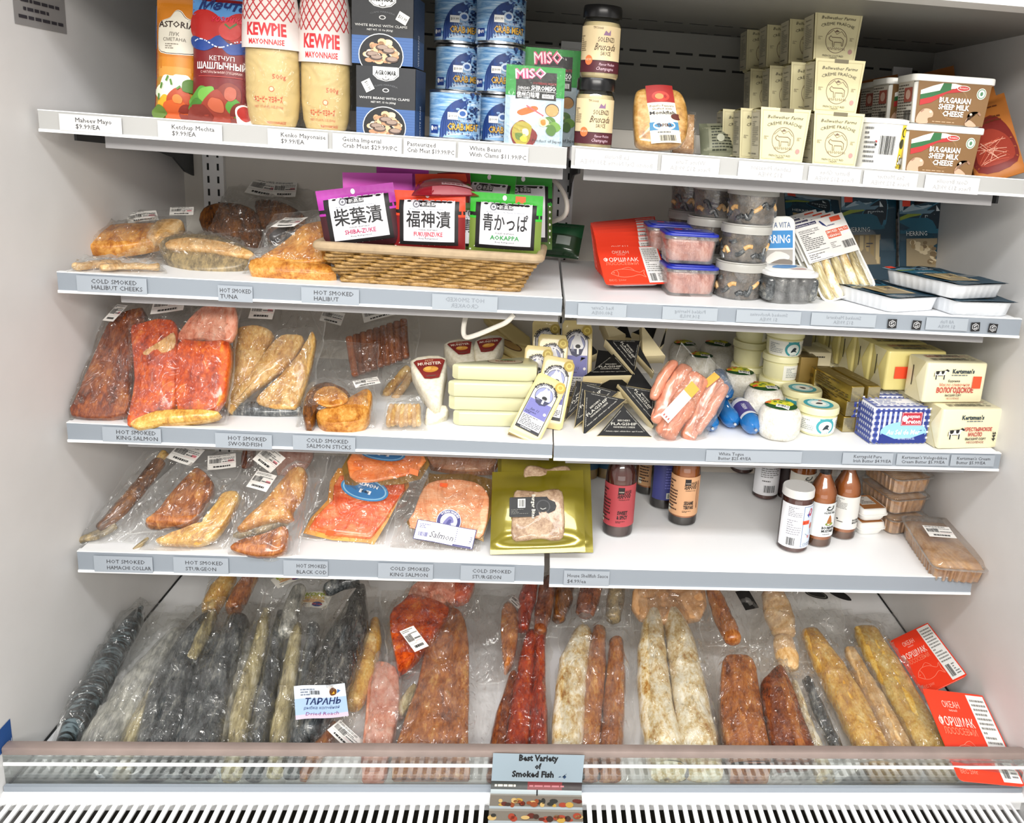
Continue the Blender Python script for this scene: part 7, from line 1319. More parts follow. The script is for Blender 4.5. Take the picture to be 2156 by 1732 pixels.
def house(name, c, fish=False):
    def f(a, R):
        k = '1c1414'
        a.rect(.46, .80, .60, .95, k, 2, 6, 2).text('ALASKAN', .53, .83, a.h * .035, 'e0d0c0', w=R * .32, l=4).text('HOUSE', .685, .81, a.h * .075, k, w=R * .42, b=.02).text('SEAFOOD', .60, .70, a.h * .11, k, w=R * .86, b=.03).text('Handmade on top', .60, .645, a.h * .04, k, w=R * .7, shear=.2)
        L = name.split('|'); a.text(L[0], .58, .30, a.h * .085, k, w=R * .66, b=.04).text(L[1], .58, .19, a.h * .085, k, w=R * .70, b=.04).fine(.44, .09, .72, .15, 2, k, fill=.4).fine(.05, .1, .3, .9, 10, '3c2420')
        if fish: a.line([(.80, .9), (.775, .7), (.775, .4), (.80, .18), (.825, .4), (.825, .7), (.80, .9)], .0011, '7c4a34', 4, 4).ell(.797, .82, .001, .001, '7c4a34', 4, 8)
        a.rect(.02, .05, .12, .2, 'd8d8c8', 3, 3, 1)
    return f
def stand4(px, py, wpx): P = on(4, px, py); R = wpx / 2 * mpp(P); P.y += R; P.z += .0008; return P, R
P, R = stand4(1302, 1133, 64); hb = R * 6.6
bottle(P, R, hb, F_bbq, fillm('brown_settled_sauce', '4c2a20'), 'b0434a', house('SWEET|& SPICY', 0), -6, 'sauce bottle with red label standing alone at the left front')
P, R = stand4(1440, 1109, 60); bottle(P, R, R * 6.6, F_must, F_dk, 'd8a67c', house('SESAME|TERIYAKI', 0, True), -4, 'sauce bottle with peach label and drawn fish, next to the blue labelled bottle')
P, R = stand4(1398, 1074, 56); bottle(P, R, R * 6.6, F_dk, F_dk, '3c3f7c', lambda a, R: a.fine(.35, .3, .8, .9, 8, '6a6cb0').rect(.4, .04, .72, .2, 'd0d0c0', 3, 8, 1).barcode(.43, .06, .69, .18, l=4), 20, 'sauce bottle with dark blue label and barcode, half behind the peach labelled one')
P, R = stand4(1366, 1044, 54); bottle(P, R, R * 6.6, F_must, F_dk, 'c99a6c', house('SESAME|TERIYAKI', 0, True), 25, 'dim sauce bottle with peach label in the second row')
P, R = stand4(1338, 1008, 50); bottle(P, R, R * 6.6, F_must, F_dk, 'b08a64', house('SESAME|TERIYAKI', 0), 60, 'sauce bottle with turned peach label, just right behind the red labelled one')
for px, pb, lb in ((1237, 1012, 'sauce jar with teal band beside the olive gold pouches'), (1278, 1010, 'sauce jar with teal band behind the red labelled bottle')):
    P, R = stand4(px, pb, 46); bottle(P, R, R * 6.4, fillm('tan_sauce', 'a8844c'), fillm('tan_sauce', 'a8844c'), '1f4c6a', lambda a, R: a.rect(.3, .5, .75, 1, 'd8cdb0', 2, 10, 2).fine(.35, .55, .7, .9, 3, '6a5a40'), 0, lb, .16, .5)
def straight_jar(P, R, h, label, art, rz=0, lidc='e4e4e2', g='white labelled jars on the fourth shelf'):
    r = thing('sauce_jar', label, 'sauce jar', P, rz, g); mb = MB(); mb.lathe([(R * .86, 0), (R * .95, .003), (R * .96, h * .8), (R * .86, h * .86)], fillm('dark_red_cocktail_sauce', '5c2418'), 36); mb.build('sauce', r)
    mb = MB(); mb.lathe([(R * .9, .0005), (R * .98, .003), (R * .99, h * .8), (R * .9, h * .87)], M_glass, 36, cap0=False, cap1=False); mb.build('glass', r)
    mb = MB(); mb.lathe([(R * .99, h * .87), (R * 1.02, h * .875), (R * 1.02, h * .98), (R * .98, h)], plain('white_metal_lid', lidc, .3, coat=.3), 40); mb.build('lid', r)
    w = 2.9 * R; lh = h * .70; a = Art(w, lh); a.rect(0, 0, 1, 1, 'e9eaee', 1, 28, 4); art(a, R); mb = MB(); a.emit(mb, wrap(lambda z: R * .995, w, z0=h * .085, R=R)); mb.build('paper_label', r); return r
def cocktail(a, R):
    a.rect(.54, .03, .98, .97, '4a6a9c', 2, 12, 2).rect(.55, .04, .97, .96, 'c9d4e6', 3, 12, 2).fine(.2, .72, .5, .95, 6, '8a8a92').fine(.2, .3, .5, .66, 7, '9a9aa2').barcode(.22, .06, .4, .24, n=12).poly([(.66, .82), (.72, .92), (.78, .86), (.74, .74), (.68, .76)], 'a8324a', 4, 3).poly([(.62, .78), (.68, .82), (.68, .7)], '3c4a9c', 4).ell(.78, .5, R * .14, R * .22, 'b0553c', 4, 16, 2).line([(.78, .42), (.8, .3)], .002, '5c5c64', 4).line([(.62, .34), (.7, .28), (.76, .22)], .0012, '7a8a9c', 4, 3).ell(.72, .26, .003, .003, 'd87a70', 4, 10).rect(.53, .56, .70, .65, 'f0502c', 6, 5, 1).text('$7.99', .61, .58, a.h * .04, '5c1c10', l=8).text('COCKTAIL', .74, .06, a.h * .065, '2c2c34', w=R * .9)
P, R = stand4(1676, 1166, 66); h = (at(1676, 1022, 1, P.y).z - P.z) * 1.0; straight_jar(P, R, h, 'tall white-lidded cocktail sauce jar with orange price sticker at the front right', cocktail, 4)
def plainlab(a, R): a.fine(.25, .45, .75, .92, 9, '8a8a8a').fine(.3, .34, .6, .4, 1, '555555').barcode(.36, .08, .66, .26, n=16).ell(.82, .7, R * .14, R * .14, 'e8502c', 4, 14, 1)
P, R = stand4(1616, 1054, 54); h = R * 4.6; straight_jar(P, R, h, 'white labelled jar with barcode standing alone in the middle row', plainlab)
P, R = stand4(1567, 999, 50); straight_jar(P, R, R * 4.6, 'white labelled jar furthest back, only its bottom showing under the third shelf', lambda a, R: a.text('MIGNONETTE', .5, .2, a.h * .1, '333333', w=R * 1.2).text('OYSTER', .5, .34, a.h * .07, '333333', w=R * .8))
P, R = stand4(1648, 1056, 36); straight_jar(P + Vector((.014, .01, 0)), R, R * 6, 'narrow dark jar between the plain barcode jar and the cocktail jar', lambda a, R: a.rect(0, 0, 1, 1, '2a1c1c', 2, 20, 2).ell(.5, .6, R * .2, R * .2, 'a8a8a8', 3, 12, 2))
def hill(a, R): a.poly([(.46, .82), (.5, .92), (.58, .9), (.66, .94), (.64, .84), (.56, .8)], '2c3430', 3, 3).text('OLIVE HILL', .56, .70, a.h * .055, '22262a', w=R * .95, b=.03).fine(.44, .77, .7, .8, 1, '444444').poly([(.5, .42), (.54, .60), (.57, .66), (.6, .6), (.63, .42)], 'a8642c', 3, 3).poly([(.46, .40), (.56, .46), (.68, .40), (.62, .35), (.5, .35)], '7c8c3c', 4, 3).text('BOURBON', .56, .24, a.h * .075, '16181c', w=R * 1.0, b=.04).text('MUSTARD', .56, .14, a.h * .075, '16181c', w=R * 1.0, b=.04).fine(.42, .06, .7, .1, 1, '444444').fine(.82, .3, .98, .9, 9, '666666')
P, R = stand4(1728, 1154, 58); bottle(P, R, R * 6.3, F_must, F_br, 'dfe3e4', hill, 10, 'orange sauce bottle with white mustard label and black cap, right beside the cocktail jar', .14, .55)
def hill2(a, R): a.fine(.2, .62, .5, .95, 8, '8a8a8a').ell(.3, .3, R * .08, R * .06, '2c2c2c', 3, 12).fine(.3, .2, .5, .26, 1, '555555').text('BOURBON', .82, .26, a.h * .06, '22262a', w=R * .8, b=.03).text('MUSTARD', .82, .18, a.h * .06, '22262a', w=R * .8, b=.03)
P, R = stand4(1780, 1138, 56); bottle(P, R, R * 6.3, F_must, F_br, 'e2e2de', hill2, -14, 'orange sauce bottle with turned white label beside the small white boxes', .14, .55)
P, R = stand4(1690, 1075, 54); bottle(P, R, R * 5.4, F_must, F_br, 'dcd8cc', hill, 0, 'orange sauce bottle behind the cocktail jar, its shoulder just showing', .14, .55)
# --- small white clamshells, clear tubs of spread
def clam(P, w, d, h, rz, label, lab):
    r = thing('dip_box', label, 'small box', P, rz, 'small white dip boxes'); mb = MB(); mb.rbox(0, d / 2, 0, w * .92, d * .92, h * .55, .01, M_wt, 4, .8, .002); mb.rbox(0, d / 2, h * .5, w, d, h * .08, .012, M_wt, 4, 1, .0005); mb.rbox(0, d / 2, h * .56, w * .9, d * .9, h * .42, .012, M_wt, 4, 1.08, .003); mb.build('box', r)
    mb = MB(); Art(w * .76, d * .8).rect(0, 0, 1, 1, 'a87040', 1).rect(.12, .3, .8, .9, 'd8d4cc', 2).fine(.16, .35, .76, .86, 5, '5a4a44').emit(mb, lambda x, y, l: (x - w * .38, d * .1 + y, h * .985 + l)); mb.build('top_label', r, smooth=0); return r
P = on(4, 1838, 1130); w = 66 * mpp(P); h = (at(1838, 1100, 1, P.y).z - P.z) * .9; cl = clam(P + Vector((0, 0, .0008)), w, w * 1.2, h, 10, 'small white dip box, lower of two', 1); copy_tree(cl, TR(P.x + .001, P.y + .002, P.z + h + .002, 10), 'small white dip box with brown label, upper of two')
F_spread = O('tan_spread', ['b07a40', 'cc9858', 'dcae70'], (40, 40, 40), .4, .3, .2)
def spread_tub(M, w, d, h, label, lab=False):
    r = thing('spread_tub', label, 'food tub', M=M, group='clear ribbed tubs of tan spread'); mb = MB(); base = rrect(w, d, .016, 4); P = []
    for i, a in enumerate(base):
        b = base[(i + 1) % len(base)]; n = max(1, int(math.dist(a, b) / .0035))
        for k in range(n): P.append((a[0] + (b[0] - a[0]) * k / n, a[1] + (b[1] - a[1]) * k / n))
    def ring(z, s, amp): return [(x * (s + amp * (1 if (i // 2) % 2 else -1)), d / 2 + y * (s + amp * (1 if (i // 2) % 2 else -1)), z) for i, (x, y) in enumerate(P)]
    mb.rings([ring(.001, .80, 0), ring(.003, .83, .022), ring(h * .66, .89, .022), ring(h * .68, .88, .0)], F_spread); mb.build('spread', r, smooth=40)
    mb = MB(); mb.rings([ring(0, .82, 0), ring(.002, .845, .022), ring(h * .7, .905, .022), ring(h * .74, .93, 0), ring(h * .74, 1, 0), ring(h * .78, 1, 0)], M_tubc, True, False); mb.build('tub', r, smooth=40)
    mb = MB(); mb.rings([[(x, d / 2 + y, z) for x, y in rrect(w * k, d * k, .016, 5)] for z, k in ((h * .78, 1.01), (h * .80, 1.01), (h * .80, .93), (h * .97, .88), (h, .85))], M_tubc, False, True); mb.build('lid', r, smooth=40)
    if lab: mb = MB(); SL(61, False, w * .5, d * .22).emit(mb, lambda x, y, l: (x - w * .26, d * .50 + y, h * 1.0 + .0008 + l)); mb.build('price_label', r, smooth=0)
    return r
P = on(4, 1918, 1130); w = 100 * mpp(P); h = .043; tb = spread_tub(TR(P.x, P.y + .004, P.z + .0008, 16), w, w * 1.35, h, 'clear tub of tan spread, bottom of the stack of three by the right wall')
copy_tree(tb, TR(P.x - .004, P.y + .004, P.z + h + .002, 14), 'clear tub of tan spread, middle of the stack of three by the right wall'); copy_tree(tb, TR(P.x - .004, P.y + .002, P.z + 2 * h + .0032, 14), 'clear tub of tan spread, top of the stack of three under the third shelf')
A = at(2018, 1240, 1, -.022); B = on(4, 1945, 1130); v = (B - A).normalized(); u = Vector((1, 0, 0)); u = (u - v * u.dot(v)).normalized(); rot = R_(0); n = u.cross(v); M = Matrix(((u.x, v.x, n.x, A.x), (u.y, v.y, n.y, A.y), (u.z, v.z, n.z, A.z), (0, 0, 0, 1)))
spread_tub(Matrix.Translation((0, 0, .003)) @ M, 122 * mpp(A), (B - A).length * 1.06, .045, 'clear tub of tan spread with white label, tipping over the front shelf edge', True)
# ================================================================ BOTTOM DECK: bagged smoked fish
GD = 'bagged fish on the bottom deck'
def deck(px, py, qx, qy, lift=.0, raise_=.0):
    A = on(5, px, py); B = on(5, qx, qy); return A + Vector((0, 0, .001 + raise_)), B + Vector((0, 0, .001 + lift))
def dbag(nm, lb, a, quad, pieces, st=(), seed=0, mat=None, cat='bagged fish', **k): A, B = deck(*a); return bag(nm, lb, cat, A, B, quad, pieces, st, mat, seed=seed, group=GD, wr=k.pop('wr', .006), off=.0015, ymin=YG + .006, **k)
F_grayhaze = O('grey_silver_side', ['4c4c48', '84847e', 'b4b2a8', 'dcdad0'], (50, 11, 40), .25, .3, .6)
dbag('bagged_mackerel', 'dark striped mackerel in clear film leaning on the left wall', (150, 1590, 300, 1290, .05), [(98, 1582), (240, 1600), (345, 1270), (285, 1262)], [('mackerel', 'L', F_mack, [(296, 1284, 6), (280, 1308, 16), (248, 1358, 23), (208, 1428, 28), (172, 1492, 26), (142, 1550, 18), (120, 1588, 8)], .040)], seed=71)
dbag('bagged_grey_fish', 'hazy silver-grey fish in a clear bag beside the striped mackerel', (220, 1630, 360, 1310, .03), [(150, 1632), (330, 1650), (440, 1290), (320, 1285)], [('fish', 'L', F_grayhaze, [(370, 1330, 14), (330, 1385, 30), (270, 1470, 42), (215, 1560, 44), (180, 1625, 36)], .034)], [(SL(72, False, .05, .03), 205, 1600, -40)], seed=72, mat=FILM_H)
dbag('bagged_dark_fish', 'dark speckled fish with a yellow belly edge in the first dark bag from the left', (310, 1645, 430, 1300, .03), [(225, 1645), (370, 1655), (480, 1280), (365, 1275)], [('fish', 'L', F_silver, [(440, 1296, 12), (405, 1345, 28), (366, 1430, 40), (338, 1530, 44), (315, 1640, 38)], .046), ('belly', 'L', F_belly, [(372, 1385, 10), (328, 1450, 17), (288, 1530, 20), (258, 1630, 20)], .028)], seed=73)
dbag('bagged_dark_fish', 'pair of dark grey fish in the second dark bag, under the white barcode label', (420, 1645, 490, 1300, .03, .004), [(355, 1650), (490, 1652), (560, 1270), (440, 1262)], [('fish', 'L', F_silver, [(500, 1308, 24), (482, 1365, 30), (452, 1460, 34), (430, 1560, 36), (415, 1640, 34)], .044), ('belly', 'L', F_belly, [(448, 1290, 9), (425, 1340, 13), (400, 1390, 12)], .024, dict(z0=.02)), ('fish', 'L', F_silver, [(455, 1340, 14), (425, 1430, 22), (398, 1530, 24), (375, 1640, 22)], .036)], [(SL(74, False, .048, .034), 496, 1277, -4)], seed=74)
dbag('bagged_gold_fish', 'golden brown fish heads in clear film at the back behind the dark fish', (470, 1330, 500, 1225, .10, .04), [(410, 1330), (560, 1330), (585, 1205), (440, 1205)], [('fish', 'L', F_amber, [(440, 1285, 16), (458, 1250, 20), (482, 1212, 16)], .04), ('fish', 'L', F_rust, [(490, 1280, 16), (508, 1248, 18), (530, 1212, 14)], .04)], seed=75)
dbag('bagged_pale_fish', 'slim pale and silver fish side by side in a long clear bag', (520, 1645, 570, 1290, .03), [(440, 1650), (600, 1650), (640, 1270), (525, 1270)], [('fish', 'L', F_belly, [(560, 1290, 10), (540, 1380, 18), (510, 1490, 21), (488, 1630, 22)], .034), ('fish', 'L', F_silver, [(590, 1295, 10), (576, 1390, 17), (553, 1500, 20), (535, 1630, 20)], .034), ('fish', 'L', F_grayhaze, [(525, 1360, 8), (495, 1440, 14), (465, 1540, 16), (445, 1635, 16)], .03)], seed=76, wr=.008)
k_art = Art(.062, .052).rect(0, 0, 1, 1, 'efece2', 1, 5).text('КОПЧ', .5, .70, .010, 'a8b83c', w=.044, b=.06).text('МОЙВА', .5, .52, .009, 'd8b84a', w=.04, b=.05).ell(.5, .4, .022, .006, 'd8a878', 3, 20).ell(.66, .2, .010, .0075, '2c3c7c', 4, 20).rect(.5, .17, .82, .23, 'b03040', 5).fine(.1, .1, .45, .25, 2, '7a7a72')
dbag('bagged_capelin', 'slim silver fish in a clear bag with a white and yellow printed label on top', (600, 1645, 655, 1290, .04, .006), [(555, 1650), (670, 1650), (715, 1235), (605, 1245)], [('fish', 'L', F_belly, [(625, 1320, 11), (610, 1420, 17), (592, 1520, 19), (578, 1630, 18)], .032), ('fish', 'L', F_silver, [(660, 1320, 12), (648, 1420, 17), (630, 1520, 18), (612, 1630, 17)], .032)], [(k_art, 662, 1268, -12)], seed=77, wr=.008)
dbag('bagged_capelin', 'fish bag with a tilted yellow printed label near the back wall', (600, 1345, 625, 1220, .10, .05), [(540, 1340), (690, 1345), (690, 1210), (560, 1200)], [('fish', 'L', F_silver, [(690, 1240, 14), (720, 1225, 16), (750, 1222, 14)], .03), ('fish', 'L', F_grayhaze, [(600, 1330, 16), (615, 1280, 18), (630, 1240, 14)], .03)], [(k_art, 612, 1232, 24)], seed=78)
tar = Art(.080, .066).rect(0, 0, 1, 1, 'a9c3e0', 1, 6).rect(0, .6, 1, 1, 'd8e0ea', 2, 6, 3).rect(0, 0, 1, .12, 'd9c4d4', 2, 6, 1).text('ТАРАНЬ', .52, .40, .0125, '1c2c5c', w=.056, b=.02, shear=.25).text('рыбка копчёная', .5, .26, .006, '4a5a84', w=.054, shear=.2).text('Dried Roach', .5, .08, .0065, '8a4a8c', w=.05, shear=.2).ell(.74, .78, .012, .012, 'f0f0f2', 3, 20).poly([(.7, .66), (.8, .68), (.82, .82), (.74, .9), (.68, .8)], '6a4018', 4, 3).poly([(.72, .70), (.78, .70), (.77, .78)], 'e0a82c', 5).poly([(.82, .7), (.9, .78), (.84, .84)], '3c6ca8', 4).fine(.12, .66, .5, .9, 3, '7a8494').barcode(.3, .7, .5, .82, n=10)
dbag('bagged_roach', 'big dark shiny fish in clear film with a light blue printed label', (680, 1560, 745, 1250, .05, .02), [(600, 1570), (745, 1540), (800, 1235), (690, 1215)], [('fish', 'L', F_silver, [(762, 1236, 8), (752, 1270, 22), (732, 1335, 42), (706, 1410, 46), (676, 1480, 40), (650, 1540, 26)], .046)], [(tar, 676, 1478, 12)], seed=79, mat=FILM_V)
dbag('bagged_gold_fish', 'golden brown dried fish edge beside the big dark fish, with a barcode label below', (730, 1640, 780, 1290, .03), [(620, 1645), (790, 1645), (812, 1255), (735, 1260)], [('fish', 'L', F_amber, [(790, 1310, 10), (782, 1360, 20), (765, 1420, 24), (745, 1480, 18)], .036), ('tail', 'L', F_rust, [(700, 1530, 14), (670, 1580, 16), (640, 1630, 12)], .026)], [(SL(80, False, .046, .032), 728, 1568, -32)], seed=80)
dbag('bagged_salmon_fillet', 'long rust-orange salmon fillet in a big clear bag reaching the front guard', (890, 1648, 935, 1300, .03, .004), [(800, 1655), (1010, 1655), (1085, 1255), (850, 1250)], [('fillet', 'S', F_rust, [(912, 1302), (935, 1288), (966, 1290), (984, 1330), (988, 1440), (986, 1560), (982, 1650), (900, 1652), (822, 1644), (852, 1520), (880, 1440)], .032, dict(dome=.006)), ('silver_skin', 'S', F_belly, [(838, 1480), (870, 1440), (880, 1455), (850, 1500)], .012, dict(z0=.01))], seed=81)
dbag('bagged_salmon_fillet', 'deep orange salmon tail piece in clear film lying above the long fillet', (860, 1420, 890, 1265, .06, .03), [(815, 1425), (940, 1410), (1010, 1240), (800, 1240)], [('fillet', 'S', F_salmon, [(820, 1302), (845, 1275), (872, 1256), (945, 1285), (915, 1335), (878, 1378), (846, 1402), (836, 1398)], .034, dict(dome=.004))], [(SL(82, False, .03, .05), 872, 1350, 40)], seed=82, mat=FILM_V)
dbag('bagged_salmon_fillet', 'pale pink salmon strip under hazy film left of the long rust-orange fillet', (790, 1645, 815, 1400, .02), [(755, 1650), (850, 1650), (870, 1270), (795, 1265)], [('fillet', 'S', F_pink, [(782, 1405), (832, 1408), (842, 1480), (822, 1580), (808, 1640), (762, 1640), (768, 1520)], .024)], seed=83, mat=FILM_H)
dbag('bagged_salmon_fillet', 'pink salmon pieces in film high at the back under the fourth shelf', (920, 1300, 930, 1225, .10, .06), [(850, 1300), (1010, 1300), (1010, 1205), (860, 1205)], [('fillet', 'S', F_pink, [(862, 1270), (880, 1226), (960, 1222), (950, 1270)], .03), ('fillet', 'S', F_salmon, [(955, 1262), (960, 1224), (1000, 1222), (985, 1256)], .03)], seed=84)
dbag('bagged_salmon_fillet', 'dark orange fish piece under a big clear bag right of the long fillet', (1060, 1440, 1075, 1255, .06, .03), [(1000, 1440), (1110, 1430), (1120, 1235), (1000, 1240)], [('fillet', 'S', F_rust, [(1058, 1390), (1056, 1290), (1072, 1272), (1092, 1300), (1086, 1370), (1072, 1400)], .03)], [(SL(85, False, .02, .05), 1086, 1280, -10)], seed=85)
dbag('bagged_sockeye', 'deep red sockeye strips in clear film at the middle of the deck', (1090, 1640, 1120, 1320, .03), [(1020, 1650), (1160, 1650), (1160, 1300), (1085, 1300)], [('strip', 'L', F_red, [(1118, 1335, 12), (1104, 1420, 20), (1094, 1510, 24), (1082, 1640, 26)], .034, dict(blunt=(1, 1))), ('strip', 'L', F_red, [(1138, 1335, 10), (1136, 1420, 13), (1134, 1500, 18), (1136, 1640, 22)], .034, dict(blunt=(1, 1))), ('strip', 'L', F_salmond, [(1082, 1420, 8), (1062, 1490, 14), (1048, 1570, 18), (1042, 1640, 18)], .028)], seed=86, mat=FILM_V)
dbag('bagged_sockeye', 'dark red sockeye sides in the shade behind the deep red strips', (1110, 1345, 1125, 1225, .10, .05), [(1080, 1345), (1175, 1345), (1180, 1205), (1085, 1205)], [('strip', 'L', F_red, [(1100, 1320, 14), (1108, 1270, 18), (1118, 1220, 16)], .03), ('strip', 'L', F_salmond, [(1135, 1330, 14), (1145, 1280, 18), (1156, 1222, 18)], .03)], seed=87)
dbag('bagged_whitefish', 'cream and rust smoked whitefish fillets in a wide clear bag', (1240, 1648, 1250, 1320, .03), [(1155, 1655), (1330, 1655), (1345, 1260), (1185, 1245)], [('fillet', 'L', F_white, [(1228, 1328, 18), (1210, 1395, 32), (1198, 1500, 34), (1196, 1640, 34)], .036, dict(blunt=(1, 1))), ('fillet', 'L', F_rust, [(1262, 1328, 15), (1254, 1410, 22), (1248, 1500, 20), (1242, 1640, 22)], .034, dict(blunt=(1, 1))), ('fillet', 'L', F_rust, [(1298, 1352, 15), (1296, 1430, 21), (1290, 1530, 24), (1284, 1640, 26)], .034, dict(blunt=(1, 1)))], seed=88, wr=.008)
dbag('bagged_whitefish', 'dark brown fish skins in film at the back behind the wide whitefish bag', (1210, 1320, 1215, 1235, .10, .05), [(1160, 1320), (1330, 1320), (1330, 1210), (1160, 1210)], [('fillet', 'L', F_choc, [(1175, 1300, 14), (1185, 1260, 20), (1195, 1222, 18)], .03), ('fillet', 'L', F_salmond, [(1232, 1290, 20), (1240, 1255, 24), (1250, 1222, 22)], .03), ('fillet', 'L', F_grey, [(1290, 1300, 16), (1296, 1262, 18), (1302, 1224, 16)], .03)], seed=89)
dbag('bagged_eel', 'pair of long cream-white smoked fish bodies in clear film', (1430, 1650, 1400, 1245, .04, .002), [(1350, 1655), (1525, 1655), (1490, 1235), (1345, 1235)], [('fish', 'L', F_white, [(1382, 1252, 10), (1374, 1330, 25), (1376, 1430, 35), (1394, 1550, 40), (1412, 1645, 40)], .044), ('fish', 'L', F_white, [(1402, 1250, 10), (1430, 1335, 28), (1448, 1430, 36), (1470, 1550, 42), (1486, 1640, 40)], .044)], seed=90, wr=.008)
dbag('bagged_fish_fillet', 'peach-coloured fish packs behind the cream-white pair, touching the shelf above', (1430, 1330, 1425, 1228, .10, .05), [(1330, 1330), (1500, 1330), (1490, 1205), (1330, 1205)], [('fillet', 'S', O('peach_fish', ['b87c48', 'd0a070', 'dcb48c'], (30, 20, 30), .3, .3), [(1345, 1300), (1345, 1225), (1470, 1225), (1475, 1300)], .02)], seed=91)
dbag('bagged_sturgeon', 'thick amber-brown smoked piece in glossy film right of the cream-white pair', (1575, 1640, 1560, 1380, .03, .002), [(1500, 1640), (1640, 1642), (1610, 1345), (1470, 1350)], [('fillet', 'S', F_rust, [(1520, 1400), (1545, 1386), (1586, 1396), (1598, 1460), (1612, 1540), (1622, 1622), (1580, 1632), (1540, 1622), (1516, 1500)], .040, dict(dome=.006)), ('pink_end', 'S', F_pink, [(1545, 1610), (1620, 1606), (1618, 1632), (1556, 1634)], .012, dict(z0=.03))], seed=92, mat=FILM_V)
dbag('bagged_sturgeon', 'dark rust ridged smoked piece next to the thick amber-brown one', (1665, 1640, 1640, 1400, .03, .004), [(1610, 1630), (1735, 1620), (1700, 1370), (1600, 1365)], [('fillet', 'S', F_salmond, [(1600, 1448), (1622, 1420), (1644, 1406), (1668, 1450), (1692, 1520), (1716, 1592), (1670, 1602), (1632, 1596), (1614, 1520)], .036, dict(dome=.007)), ('ridge', 'L', F_rust, [(1648, 1430, 8), (1668, 1500, 11), (1690, 1590, 12)], .012, dict(z0=.034))], seed=93, mat=FILM_V)
dbag('bagged_fish_fillet', 'rust fish side with a black label slip at the back, left of the hazy bags', (1560, 1360, 1520, 1235, .10, .05), [(1480, 1360), (1640, 1365), (1610, 1210), (1460, 1210)], [('fillet', 'L', F_rust, [(1545, 1345, 18), (1520, 1290, 20), (1500, 1235, 14)], .03)], [(Art(.03, .055).rect(0, 0, 1, 1, '161616', 1).ell(.5, .4, .008, .012, '5a5a58', 2), 1572, 1265, 14)], seed=94)
dbag('bagged_fish_fillet', 'hazy tan fish bag with black label slips under the fourth shelf at the right', (1640, 1400, 1640, 1235, .10, .03), [(1575, 1400), (1790, 1400), (1760, 1205), (1590, 1205)], [('fillet', 'L', F_tan, [(1652, 1330, 26), (1640, 1290, 32), (1630, 1250, 26)], .03), ('fillet', 'L', F_tan, [(1660, 1400, 22), (1655, 1370, 26), (1650, 1345, 22)], .026)], [(Art(.05, .024).ell(.5, .5, .025, .012, '161616', 1, 24, 2).ell(.5, .5, .021, .009, '6a6a60', 2, 24, 2).ell(.5, .5, .019, .008, '161616', 3, 24, 2), 1718, 1254, -8), (Art(.05, .022).poly([(0, .3), (.5, 0), (1, .5), (.7, 1), (.1, 1)], '161616', 1, 3), 1768, 1256, -20)], seed=95, mat=FILM_H)
dbag('bagged_eel', 'slim cream fish in film between the dark rust piece and the amber slabs', (1735, 1645, 1670, 1420, .03), [(1670, 1645), (1790, 1645), (1730, 1390), (1640, 1400)], [('fish', 'L', F_white, [(1672, 1440, 8), (1690, 1505, 14), (1716, 1575, 18), (1742, 1645, 20)], .030), ('skin', 'L', F_silver, [(1700, 1430, 10), (1728, 1500, 14), (1770, 1590, 14)], .016)], seed=96)
def slabf(nm, lb, spine, quad, a, seed, m=None): dbag('bagged_sturgeon', lb, a, quad, [('fillet', 'L', m or F_amber, spine, .034, dict(blunt=(1, 1), power=3.5))], seed=seed)
F_amb2 = O('yellow_amber_slab', ['b07c2c', 'cca044', 'dcbc6c', 'ecd89c'], (50, 34, 40), .22, .3, .6)
slabf('', 'yellow-amber smoked slab with pale veins, left one of the three long slabs', [(1706, 1332, 20), (1748, 1405, 32), (1794, 1490, 36), (1836, 1575, 36), (1872, 1645, 34)], [(1800, 1652), (1925, 1650), (1790, 1280), (1655, 1285)], (1840, 1648, 1720, 1325, .03), 97)
slabf('', 'slim pale-gold smoked slab in the middle of the three long slabs', [(1790, 1372, 12), (1822, 1440, 20), (1868, 1525, 24), (1916, 1625, 26)], [(1870, 1645), (1960, 1640), (1835, 1330), (1755, 1335)], (1910, 1640, 1800, 1370, .02), 98, F_tan)
slabf('', 'yellow-amber smoked slab next to the red packs, right one of the three long slabs', [(1822, 1328, 25), (1858, 1392, 33), (1905, 1475, 36), (1955, 1565, 38), (1990, 1630, 36)], [(1925, 1645), (2050, 1640), (1890, 1290), (1770, 1292)], (1965, 1640, 1835, 1325, .03), 99, F_amb2)
for (bl, br, tr, tl), rz, lb in ((((1935, 1450), (2055, 1446), (1968, 1331), (1862, 1332)), 0, 'red fish paste pack lying on the deck by the right wall, rear one'), (((2020, 1656), (2152, 1652), (2062, 1460), (1945, 1458)), 0, 'red fish paste pack by the right wall, front one behind the clear guard')):
    xw = WX - .004; BR, TR_ = at(br[0], br[1], 0, xw), at(tr[0], tr[1], 0, xw); BL = at(bl[0], bl[1], 2, ZD + .030); a_ = (BR + BL) / 2; vd = (TR_ - BR)
    F_ = Frame(a_, a_ + vd, udir=(BR - BL).normalized()); card_pack(a_ + F_.n * .004, a_ + vd + F_.n * .004, (BR - BL).dot(F_.u), 0, lb, 'red fish paste packs on the bottom deck', udir=(BR - BL).normalized())
